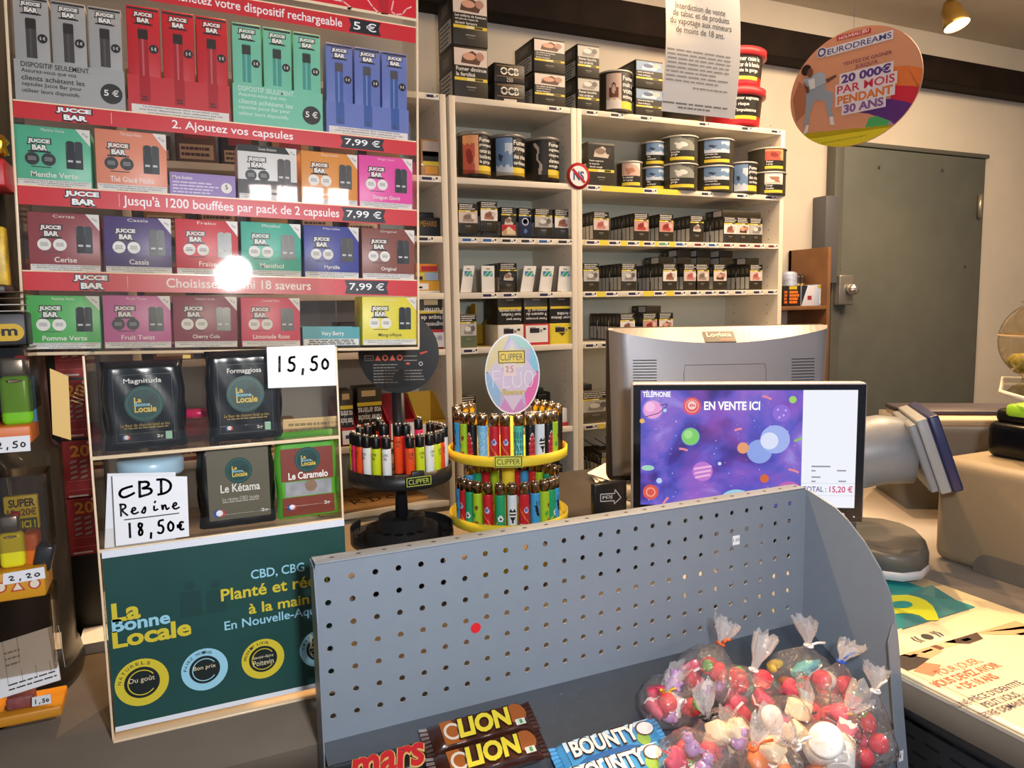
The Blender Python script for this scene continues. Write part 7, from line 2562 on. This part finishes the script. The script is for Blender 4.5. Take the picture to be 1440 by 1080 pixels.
for a, b, nm in (((886, 505), (918, 560), 'vent_grille'), ((1103, 503), (1134, 560), 'vent_grille')):
    mb = MB()
    x0, z1_ = PL_(*a); x1, z0_ = PL_(*b)
    n = 15
    for k in range(n):
        z = z0_ + (z1_ - z0_) * k / (n - 1)
        pts = []
        for t in range(7):
            x = x0 + (x1 - x0) * t / 6
            pts.append((x, cover_y(x, z) - .0007, z))
        mb.add([(x, y, z - .0009) for x, y, z in pts] + [(x, y, z + .0009) for x, y, z in pts], [(t, t + 1, 8 + t, 7 + t) for t in range(6)], M('#17161a', .6))
    mb.build(nm, lg)
mb = MB()
x0, z1_ = PL_(955, 511); x1, z0_ = PL_(1066, 575)
pts = []
for t in range(25):
    s_ = t / 24
    if s_ < .2: x, z = x0, z0_ + (z1_ - z0_) * s_ / .2
    elif s_ > .8: x, z = x1, z1_ - (z1_ - z0_) * (s_ - .8) / .2
    else: x, z = x0 + (x1 - x0) * (s_ - .2) / .6, z1_
    pts.append((x, cover_y(x, z) - .0004, z))
mb.tube(pts, .0006, M('#5a5758', .5), 5)
mb.build('mount_cover', lg)
# logo plate on the sloping top face
x0, z0_ = PL_(985, 473); x1, z1_ = PL_(1028, 459)
mid = top_edge[nu // 2]
pA = Vector((mid[0], mid[1], mid[2])); pB = Vector((mid[0], .001, ltop - .001))
vdir = (pB - pA).normalized()
frl = Fr(pA + vdir * .002, (1, 0, 0), vdir)
mb = MB()
W_ = x1 - x0
off_u = (x0 + x1) / 2 - mid[0]
H_ = (pB - pA).length * .62
mb.prism([(off_u - W_ / 2, 0), (off_u + W_ / 2, 0), (off_u + W_ / 2, H_), (off_u - W_ / 2, H_)], 0, .0015, M('#2a2320', .35), frl)
fr2 = Fr(frl.p(off_u - W_ / 2, 0, .0015), frl.u, frl.v)
mb.text(fr2, 'Logista', .1 * W_, .35 * H_, .9 * W_, .9 * H_, M('#d9cfc0', .4), 1, off=.02)
mb.rect(fr2, .5 * W_, .12 * H_, .85 * W_, .24 * H_, M('#b5473c', .4), 1)
mb.build('logo_plate', lg)
MB().box(lc - .05, .0, .02, lc + .05, .05, lbot + .05, M('#2a2826', .4), .006).box(lc - .1, -.06, 0, lc + .1, .1, .02, M('#2a2826', .4), .006).build('stand', lg)
# things on the drawer
q = at(866, 668, Z=1.06)
mb = MB()
for i in range(3):
    a = radians(-20 + 14 * i)
    c_, s_ = cos(a), sin(a)
    w, h = .085, .06
    mb.add([(c_ * x - s_ * y, s_ * x + c_ * y, .003 + .005 * i + z) for x, y, z in ((-w, -h, 0), (0, -h, .012), (w, -h, .004), (w, h, .008), (0, h, .018), (-w, h, .002))], [(0, 1, 4, 5), (1, 2, 3, 4)], M('#efe6de', .6))
mb.build('banknote_pile', None, (q.x, q.y, 1.0505), label='crumpled pale papers lying on the dark drawer left of the monitor', cat='papers').scale = (.62, .62, 1)
for py, zz, lb, nm in ((708, 1.0505, 'lower white card reader on the dark drawer beside the display', 0), (688, 1.0775, 'upper white plastic reader with round mark, left of the display', 1)):
    q = at(864, py, Z=zz + .02)
    mb = MB().box(-.035, -.05, 0, .06, .05, .026, M('#e6e3e0', .4), .008, 3)
    if nm: mb.disc(Fr((0, 0, .026), (1, 0, 0), (0, 1, 0)), -.01, 0, .013, M('#9a928a', .5), 1)
    mb.build('card_reader', None, (.80, 1.19 + .008 * nm, zz), label=lb, cat='card reader', group='white readers').rotation_euler = (0, 0, radians(-18 + 8 * nm))

# ------------------------------------------------------------------ lottery terminal
gt = M('#7d828a', .38, spec=.5)
gt2 = M('#92959a', .4)
lt = thing('lottery_terminal', 'grey lottery terminal with tilted navy-edged screen on a thick neck', 'terminal', (0, 0, 0))
TD = Vector((.673, .74, 0)).normalized()
TNr = Vector((.74, -.673, 0)).normalized()
TA = Vector((0, 0, CAMZ)) + ray(1320, 583) * (1.20 / FPX)
TB = at(1357, 690, P=TA, N=TD)
UP = (TA - TB); TH = UP.length; UP.normalize()
TBK = TD.cross(UP)
if TBK.dot(TNr) > 0: TBK = -TBK
TM = Matrix((TD, TBK, UP)).transposed().to_4x4(); TM.translation = TB
LEN = .17


def tbox(x0, y0, z0, x1, y1, z1, mat, bev, name):
    mb = MB(); mb.T = TM
    mb.box(x0, y0, z0, x1, y1, z1, mat, bev, 3)
    return mb.build(name, lt)


tbox(0, 0, 0, LEN, .017, TH, M('#1a2050', .35), .004, 'navy_bezel')
tbox(.003, .017, .001, LEN - .003, .034, TH - .001, gt2, .003, 'screen_shell')
tbox(.006, .034, .006, LEN - .006, .047, TH - .006, gt, .004, 'rear_shell')
mb = MB()
mb.T = TM
mb.rect(Fr((0, 0, 0), (1, 0, 0), (0, 0, 1)), .012, .012, LEN - .012, TH - .012, glow('#2a3a6a', .3), 1)
mb.build('terminal_screen', lt)
c0 = TB + TD * (LEN * .42) + TBK * .045 + UP * (TH * .52)
c1 = c0 - TNr * .05 + Vector((0, 0, .0))
c2 = c0 - TNr * .09 + Vector((0, 0, -.010))
c3 = c0 - TNr * .125 + Vector((-.0, 0, -.035))
c4 = c0 - TNr * .14 + Vector((0, 0, -.09))
c5 = Vector((c4.x, c4.y, CZ + .01))
MB().tube([c0, c1, c2, c3, c4, c5], .06, gt, 24, rr=[.056, .060, .062, .062, .055, .058]).build('neck', lt)
# padded base with a white rim
bp = [(1.05, .90), (1.055, .845), (1.075, .822), (1.11, .815), (1.15, .83), (1.19, .865), (1.225, .91), (1.238, .95), (1.232, .99), (1.19, 1.03), (1.10, 1.03), (1.05, 1.0)]
MB().prism(bp, CZ + .026, CZ + .056, M('#62605d', .4), bev=.01, seg=3).build('base_pad', lt)
MB().prism([((a - 1.16) * 1.01 + 1.16, (b - .9) * 1.02 + .9) for a, b in bp], CZ + .012, CZ + .026, M('#d9d7dc', .4), bev=.003).build('base_rim', lt)
MB().prism([((a - 1.16) * .85 + 1.16, (b - .9) * .85 + .9) for a, b in bp], CZ, CZ + .012, M('#5d5a58', .5)).build('foot', lt)

# beige cabinet on the right
cbx = thing('terminal_cabinet', 'big beige rounded cabinet at the right edge', 'cabinet', (0, 0, 0))
bg = M('#97876e', .45, noise=.015, scale=50)
CT = 1.162
MB().box(1.25, .40, CZ, 1.75, .90, CT, bg, .022, 4).build('body', cbx)
fr = Fr((1.25, .905, CZ), (0, -1, 0), (0, 0, 1))
ar = [at(px, py, X=1.2445) for px, py in ((1362, 796), (1368, 790), (1380, 787), (1398, 792), (1418, 808), (1432, 832), (1440, 858))]
pts = [(.085, .001), (.215, .001)] + [(.185 + .03 * cos(a), .008 + .03 * sin(a)) for a in [pi / 16 * i for i in range(9)]] + [(.115 + .03 * cos(a), .008 + .03 * sin(a)) for a in [pi / 2 + pi / 16 * i for i in range(9)]]
MB().prism(pts, -.0005, .0006, M('#6e675d', .6), fr).build('cable_recess', cbx)
# black payment terminal on it, with a green top
pt = thing('payment_terminal', 'black payment terminal with lime green cap on the beige cabinet', 'card reader', (1.375, .80, CT))
MB().box(-.05, -.06, 0, .05, .06, .065, M('#0d0d0e', .22), .015, 4).build('body', pt)
MB().box(-.042, -.045, .062, .02, .05, .088, M('#151515', .3), .01, 3).build('roll_cover', pt)
MB().box(-.046, -.04, .075, .02, .03, .098, M('#a6e03a', .35), .008, 3).build('green_cap', pt)
# curved grey printer behind the cabinet
q = at(1385, 612, X=1.72)
gp = thing('ticket_printer', 'curved grey device with cream top between terminal screen and black payment terminal', 'printer', (q.x, q.y, CZ), radians(-32))
mb = MB().prism([(-.10, 0), (.10, 0), (.10, .20), (.06, .205), (-.11, .205), (-.13, .195), (-.125, .175), (-.06, .13)], -.20, .20, M('#8f897f', .4), Fr((0, 0, 0), (0, 1, 0), (0, 0, 1)), bev=.004)
mb.build('body', gp)
MB().box(-.20, -.135, .196, .20, .05, .212, M('#cdb491', .45), .005).build('top_cover', gp)
MB().box(-.20, -.08, .212, .20, .06, .222, M('#3a3340', .4), .003).build('dark_lid', gp)
gp.location.y = 1.12
# acrylic shelf with a round jar
ash = thing('acrylic_riser', 'thick clear acrylic riser standing on the beige cabinet', 'riser', (1.47, .80, CT))
e0 = at(1408, 548, X=1.36)
RZ_ = e0.z - CT
RP = [(-.11, .057), (-.185, -.04), (.10, -.22), (.32, -.02), (.12, .20)]
MB().prism(RP, RZ_ - .008, RZ_, clear('riser_top', '#f6f4ea')).build('riser_top', ash)
MB().tube([(RP[i][0], RP[i][1], RZ_ - .004) for i in range(5)], .0042, M('#f4eedd', .2), 6, closed=True).build('polished_edge', ash)
for a_, b_ in ((.02, .07), (.10, -.16), (.22, -.03)):
    MB().lathe([(.008, 0), (.008, RZ_ - .008)], ACRYL2, 16, (a_, b_, 0)).build('riser_leg', ash)
jb = at(1462, 534, Z=CT + RZ_)
gj = thing('globe_jar', 'round glass globe jar on the clear riser at the right edge', 'jar', (jb.x, jb.y, CT + RZ_))
gm_ = clear('globe_glass', '#f8f0de', .05, base=.04)
Rg = .075
MB().lathe([(.03, 0)] + [(Rg * sin(a), Rg * 1.05 - Rg * 1.05 * cos(a)) for a in [pi * (.13 + .74 * i / 18) for i in range(19)]] + [(.04, Rg * 2.1)], gm_, 40).build('globe', gj)
MB().lathe([(Rg * 1.0, Rg * 1.15), (Rg * 1.02, Rg * 1.18), (Rg * 1.0, Rg * 1.22)], M('#e6c89a', .3), 40, cap=False).build('rim_band', gj)
MB().lathe([(0, .012), (.045, .014), (.06, .035), (.05, .05), (0, .055)], M('#8f8a3a', .6, noise=.4, scale=80), 24).build('contents', gj)

# ------------------------------------------------------------------ counter mat on the right arm
mt = MB().box(.815, .12, CZ, 1.142, .935, CZ + .003, M('#efe0bc', .35), .001)
mt.build('counter_mat', label='cream plastic counter mat along the right arm of the counter', cat='mat')
MZ = CZ + .003


def PM_(px, py):
    q = at(px, py, Z=MZ + .002)
    return q.x, q.y


frm = Fr((0, 0, MZ), (1, 0, 0), (0, 1, 0))
tl = MB().box(.83, .714, MZ, 1.099, .905, MZ + .001, M('#1d8f95', .35), 0)
fz = Fr((0, 0, MZ + .001), (1, 0, 0), (0, 1, 0))
tl.poly(fz, [PM_(1278, 834), PM_(1310, 822), PM_(1364, 855), PM_(1268, 884)][::-1], M('#35808a', .35), 1)
yb_ = [PM_(x, y) for x, y in ((1259, 838), (1280, 838), (1300, 842), (1313, 852), (1320, 872), (1310, 875), (1300, 869), (1285, 864), (1268, 863), (1275, 858), (1283, 853), (1279, 846), (1266, 844))]
tl.poly(fz, [PM_(x, y) for x, y in ((1250, 837), (1276, 836), (1290, 839), (1302, 844), (1312, 852), (1317, 862), (1321, 872), (1304, 872), (1293, 865), (1282, 862.5), (1270, 862), (1252, 864))][::-1], M('#c8d62c', .35), 2)
up_ = PM_(1268, 850)
tl.disc(fz, up_[0], up_[1], .019, M('#1d8f95', .35), 3, ry=.012)
tl.build('teal_poster', label='teal poster with lime curved logo lying flat on the counter mat', cat='poster')
gf = thing('notice_frame', 'cream flat frame holding the over-18 gaming notice on the counter', 'frame', (0, 0, 0))
MB().box(.815, .16, MZ, 1.106, .702, MZ + .004, M('#eee0c2', .35), .0015).build('frame', gf)
MZ2 = MZ + .004


def PN_(px, py):
    q = at(px, py, Z=MZ2)
    return q.x, q.y


fn_ = Fr((0, 0, MZ2), (1, 0, 0), (0, 1, 0))
mb = MB()
lk = [PN_(*p) for p in ((1305, 896), (1317, 905), (1333, 898), (1322, 889))]
mb.poly(fn_, lk, M('#e6dcc6', .4), 1)
um, vm = PN_(1304, 896)
for du in (-.022, -.016, .016, .022): mb.stroke(fn_, [(um + du, vm - .008), (um + du * 1.15, vm), (um + du, vm + .008)], .0022, INK, 3)
mb.disc(fn_, um, vm, .008, INK, 3, ry=.008); 
mb.build('speaker_mark', gf)
# printed notice
nx0, nx1, ny1 = .825, 1.094, PN_(1340, 900)[1]
nt_ = MB().rect(fn_, nx0, .18, nx1, ny1, M('#f0d9b6', .4), 1)
w = nx1 - nx0
for pts, c in (([(0, 1), (.13, 1), (.2, .86), (.06, .8), (0, .8)], '#2b1a16'), ([(.10, 1), (.32, 1), (.33, .9), (.2, .86)], '#e0a87c'), ([(.12, .96), (.18, .97), (.19, .94), (.13, .93)], '#4a2a20'), ([(.22, .965), (.3, .97), (.3, .945), (.23, .94)], '#4a2a20'),
               ([(.32, 1), (.36, 1), (.37, .93), (.33, .92)], '#6b3a2c'), ([(.36, 1), (.5, 1), (.46, .92), (.38, .93)], '#e9be94'), ([(.42, 1), (.68, 1), (.64, .9), (.52, .89), (.46, .95)], '#3a1f18'), ([(.52, .97), (.58, .97), (.58, .93), (.53, .93)], '#c98a6a'),
               ([(.66, 1), (1, 1), (1, .74), (.86, .8), (.74, .9)], '#d9a77c'), ([(.72, .98), (.98, .9), (1, .84), (.86, .9)], '#8a5a3a'), ([(.84, .84), (.92, .82), (.92, .79), (.85, .8)], '#3a2018'), ([(.02, .78), (.14, .84), (.2, .74), (.06, .66)], '#d98a62')):
    h = .165
    nt_.poly(fn_, [(nx0 + a * w, ny1 - (1 - b) * h) for a, b in pts], M(c, .4), 2)
nt_.poly(fn_, [(nx0 + a * w, ny1 - (1 - b) * .165) for a, b in ((.02, .62), (.3, .83), (.6, .86), (.95, .70), (1, .2), (.02, .2))][::-1], M('#f0d9b6', .4), 3)


def ntext(t, a, b, c, off=.02, l=4, cap=.0125):
    u0, v0 = PN_(*a); u1, v1 = PN_(*b)
    nt_.type(fn_, t, u0, (v0 + v1) / 2, u1, cap, M(c, .45), l, off=off)


ntext('POUR JOUER,', (1324, 951), (1383, 932), '#e0623c', .005)
ntext('VOUS DEVEZ AVOIR', (1319, 968.5), (1410, 938), '#dc5434', .025)
ntext('+ DE 18 ANS', (1352, 972), (1408, 955), '#dc5434', .025)
u0, v0 = PN_(1358, 993); u1, v1 = PN_(1440, 965)
nt_.type(fn_, "UNE PIÈCE D'IDENTITÉ", u0 - .011, v0, u1 + .004, .0092, M('#4a3f5c', .45), 4, off=.012)
u0, v0 = PN_(1389, 996); u1, v1 = PN_(1438, 980)
nt_.type(fn_, 'PEUT VOUS', u0, v0, u1, .0092, M('#4a3f5c', .45), 4, off=.012)
u0, v0 = PN_(1388, 1011)
nt_.type(fn_, 'ÊTRE DEMANDÉE', u0, v0, u0 + .088, .0092, M('#4a3f5c', .45), 4, off=.012)
nt_.build('gaming_notice', label='printed over-18 gaming notice with faces lying in the counter frame', cat='notice')

# ------------------------------------------------------------------ hanging round advert
EP = Vector((1.452, 1.276, 1.93)); EU = Vector((.27, -.963, 0)).normalized(); EN = EU.cross(Vector((0, 0, 1)))
ed = thing('hanging_advert', 'round peach lottery advert hanging in front of the door', 'sign', EP, atan2(EU.y, EU.x))


def PE_(px, py):
    q = at(px, py, P=EP, N=EN)
    return (q - EP).dot(EU), q.z - EP.z


eL = PE_(1112, 128)[0]; eR = PE_(1298, 100)[0]; eT = PE_(1228, 32)[1]; eB = PE_(1180, 208)[1]
EC = ((eL + eR) / 2, (eT + eB) / 2); ER = (eR - eL) / 2; ERy = (eT - eB) / 2
NE = 72


def circ(t): return (EC[0] + ER * cos(t), EC[1] + ERy * sin(t))


mb = MB().prism([circ(2 * pi * i / NE) for i in range(NE)], -.003, 0, M('#e8b896', .45), Fr((0, 0, 0)))
fr = Fr((0, 0, 0))
mb.poly(fr, [circ(2 * pi * i / NE) for i in range(NE)], M('#df9a76', .5), 1)


def clipc(pts):
    out = []
    for u, v in pts:
        a, b = (u - EC[0]) / ER, (v - EC[1]) / ERy
        r = sqrt(a * a + b * b)
        if r > .995: a, b = a / r * .995, b / r * .995
        out.append((EC[0] + a * ER, EC[1] + b * ERy))
    return out


def eshape(pts, c, l):
    # points added along the sides so that the clipped rim stays round
    P2 = []
    for i in range(len(pts)):
        a = pts[i]; b = pts[(i + 1) % len(pts)]
        for k in range(6):
            P2.append((a[0] + (b[0] - a[0]) * k / 6, a[1] + (b[1] - a[1]) * k / 6))
    q = clipc([PE_(*p) for p in P2])
    mb.poly(fr, q, M(c, .5), l)



eshape([(1255, 94), (1275, 92), (1310, 98), (1310, 126), (1285, 121), (1258, 120)], '#e87a3a', 2)
eshape([(1258, 120), (1285, 121), (1310, 126), (1300, 152), (1275, 143), (1252, 139)], '#d6283e', 2)
eshape([(1205, 158), (1230, 140), (1252, 139), (1275, 143), (1300, 152), (1262, 178), (1240, 166), (1222, 160)], '#5f2d7d', 2)
eshape([(1222, 166), (1233, 163), (1252, 170), (1246, 178), (1215, 184)], '#4fae62', 2.5)
eshape([(1252, 170), (1262, 178), (1256, 181), (1246, 178)], '#b58aa8', 2.5)
eshape([(1120, 196), (1150, 194), (1200, 186), (1252, 178), (1262, 180), (1230, 200), (1190, 212), (1140, 212)], '#e8d226', 3)
mb.lines(fr, *PE_(1155, 203), *PE_(1225, 188), 3, M('#6a6226', .5), 4, 3, .3)
mb.lines(fr, *PE_(1145, 194), *PE_(1215, 181), 3, M('#9a6a52', .5), 3, 5, .3)


def etext(t, a, b, c, l, off=.0, halo=None, cap=6.0):
    """a = baseline start, b = baseline end, cap = height of the capitals, all read off the picture"""
    (u0, v0), (u1, v1) = PE_(*a), PE_(*b)
    vb = (v0 + v1) / 2
    k = PE_(a[0], a[1] - cap)[1] - v0
    if halo:
        g = k * .28
        mb.poly(fr, [(u0 - g, vb - g), (u1 + g, vb - g), (u1 + g, vb + k + g), (u0 - g, vb + k + g)], M(halo, .5), l)
    mb.type(fr, t, u0, vb, u1, k, M(c, .5), l + 1, off=off)


q = [PE_(1177, 58), PE_(1177, 51), PE_(1225, 39), PE_(1225, 46)]
mb.poly(fr, [(q[0][0], q[0][1]), (q[3][0], q[3][1]), (q[2][0], q[2][1]), (q[1][0], q[1][1])], M('#cf2f45', .5), 2)
etext('NOUVEAU JEU', (1180, 56.0), (1222, 45.0), '#f2d8cf', 3, .03, cap=4)
etext('EURODREAMS', (1164, 75), (1254, 55.5), '#4a4a86', 4, .012, '#e8e4ec', cap=7.5)
u, v = PE_(1156, 74)
mb.ring(fr, u, v, .006, .010, M('#4a4a86', .5), 5); mb.disc(fr, u, v, .012, M('#e8e4ec', .5), 4)
etext('TENTEZ DE GAGNER', (1186, 91), (1255, 77.5), '#8a4a5c', 4, .02, cap=4.5)
etext("JUSQU'À", (1203, 95.5), (1235, 89.5), '#8a4a5c', 4, .02, cap=4.5)
HALO = '#e9dde2'
etext('20 000€', (1184, 116), (1254, 102.5), '#5b3a8a', 9, .04, HALO, cap=10.5)
etext('PAR MOIS', (1178, 131), (1259, 117), '#d02f4a', 8, .015, HALO, cap=10.5)
etext('PENDANT', (1178, 146), (1256, 132.5), '#e07a3a', 7, .04, HALO, cap=10.5)
etext('30 ANS', (1187, 158.5), (1243, 148.5), '#8a5c9c', 6, .04, HALO, cap=10.5)
# printed dancing figure
for pts, c, l in (([(1120, 172), (1115, 140), (1124, 115), (1136, 124), (1132, 160)], '#b5704f', 2),
                  ([(1134, 119), (1150, 121), (1161, 118), (1162, 127), (1172, 130), (1170, 155), (1172, 164), (1166, 165), (1160, 142), (1146, 141), (1139, 160), (1136, 178), (1131, 176), (1134, 150)], '#9aa3b0', 4),
                  ([(1131, 112), (1140, 108), (1153, 101), (1161, 104), (1162, 116), (1150, 122), (1135, 122), (1131, 116)], '#a9b6c2', 5),
                  ([(1137, 113), (1146, 110), (1147, 124), (1140, 126)], '#e6e2e0', 6), ([(1161, 112), (1176, 105), (1177, 108), (1164, 117)], '#6b4434', 5),
                  ([(1131, 116), (1136, 116), (1139, 130), (1135, 132)], '#6b4434', 5), ([(1134, 176), (1138, 176), (1136, 186), (1130, 190)], '#e9e4e2', 5), ([(1167, 164), (1172, 164), (1174, 176), (1168, 175)], '#e9e4e2', 5)):
    mb.poly(fr, [PE_(*p) for p in pts][::-1], M(c, .5), l)
u, v = PE_(1134.5, 99); mb.disc(fr, u, v, .0125, M('#2a1a16', .5), 6, n=20)
u, v = PE_(1140, 103); mb.disc(fr, u, v, .0075, M('#7a4c38', .5), 7, ry=.011, n=16)
mb.build('advert_disc', ed)
MB().tube([(EC[0], -.001, EC[1] + ERy - .004), (EC[0], -.001, 2.56 - EP.z)], .0006, GREYT, 5).build('hanging_thread', ed)

# hanging A4 notice about minors
NP = [at(930, 156, Y=1.45), at(1033, 162, Y=1.45)]
ntc = thing('hanging_notice', 'white laminated notice about sales to minors hanging above the counter', 'notice', (NP[0].x, 1.45, NP[0].z))
NW = NP[1].x - NP[0].x
NH = .297
mb = MB()
vv = []; n = 16
for j in range(n + 1):
    v = j / n
    yb = -.012 * sin(pi * v) - .006 * v
    for u in (0, 1):
        vv.append((u * NW + .002 * v, yb, v * NH))
ff = [(2 * j, 2 * j + 1, 2 * j + 3, 2 * j + 2) for j in range(n)]
mb.add(vv, ff, M('#f4f1ea', .3, coat=.5), True)
mb.add([(x, y + .0008, z) for x, y, z in vv], [f[::-1] for f in ff], M('#ece6dc', .4), True)
frn = Fr((0, 0, 0))


class Curl(Fr):
    def p(s, u, v, l=0.0):
        k = v / NH
        return Vector((u + .002 * k, -.012 * sin(pi * max(0, min(1, k))) - .006 * k - l - .0003, v))


cr = Curl((0, 0, 0))
cr.o = Vector((0, 0, 0))


def nn(t, a, b, c='#4d4a48', off=.004, l=1):
    qa = at(*a, Y=1.44); qb = at(*b, Y=1.44)
    mb.type(cr, t, qa.x - NP[0].x, (qa.z + qb.z) / 2 - NP[0].z, qb.x - NP[0].x, .0135, M(c, .5), l, off=off)


nn('Interdiction de vente', (948, 11.7), (1018, 23.5), '#4d4a48')
nn('de tabac et de produits', (944, 21.7), (1023, 34.5))
nn('du vapotage aux mineurs', (940, 32.5), (1026, 45.5))
nn('de moins de 18 ans.', (948, 45), (1016, 56.5))
for k, (a, b) in enumerate(((936, 1026), (936, 1026), (937, 1026), (937, 1024), (936, 1024), (936, 1008))):
    qa = at(a, 66 + 6.0 * k, Y=1.44); qb = at(b, 66 + 6.0 * k, Y=1.44)
    u0, u1, v = qa.x - NP[0].x, qb.x - NP[0].x, qa.z - NP[0].z
    mb.lines(cr, u0, v - .008, u1, v, 1, M('#a9a29a', .5), 1, 10 + k, .45, .02)
for k, (a, b, py) in enumerate(((936, 1026, 102), (936, 1010, 108), (975, 1024, 121), (934, 1027, 139), (956, 1002, 147))):
    qa = at(a, py, Y=1.44); qb = at(b, py, Y=1.44)
    mb.lines(cr, qa.x - NP[0].x, qa.z - NP[0].z - .008, qb.x - NP[0].x, qa.z - NP[0].z, 1, M('#8d867e' if k > 2 else '#aaa39b', .5), 1, 20 + k, .45, .02)
mb.build('sheet', ntc)
mb = MB()
for x in (.02, NW - .02):
    mb.tube([(x, -.006, NH - .004), (x, -.002, 2.56 - NP[0].z)], .0008, GREYT, 5)
mb.build('hanging_thread', ntc)

# ------------------------------------------------------------------ ceiling spot lamp
LA = at(1346, 36, Z=2.42)
ld = Vector((.06, -.35, -1)).normalized()
sl = thing('ceiling_spot', 'small brass ceiling spot lamp, lit, at the upper right', 'lamp', LA)
zax = -ld
xax = zax.orthogonal().normalized(); yax = zax.cross(xax)
SM = Matrix((xax, yax, zax)).transposed().to_4x4()
mb = MB(); mb.T = SM
mb.lathe([(.042, .0), (.045, .008), (.039, .035), (.032, .07), (.018, .098), (.008, .104), (0, .105)], M('#a98a4a', .28, .8), 28, cap=False)
mb.build('lamp_shade', sl)
mb = MB(); mb.T = SM
mb.lathe([(0, -.006), (.02, -.005), (.036, -.001), (.042, .002)], glow('#ffe0a0', 26.0), 28, cap=False)
mb.build('bulb', sl)
top = SM @ Vector((0, 0, .102))
MB().tube([top, Vector((top.x, top.y, 2.56 - LA.z))], .006, M('#a98a4a', .28, .8), 10).lathe([(.03, 2.545 - LA.z), (.03, 2.56 - LA.z)], M('#a98a4a', .28, .8), 20, (top.x, top.y, 0)).build('lamp_stem', sl)
lamp('ceiling_spot_light', 'SPOT', LA + ld * .012, 45, WARM, LA + ld, 0.02, spot=110, blend=.6)
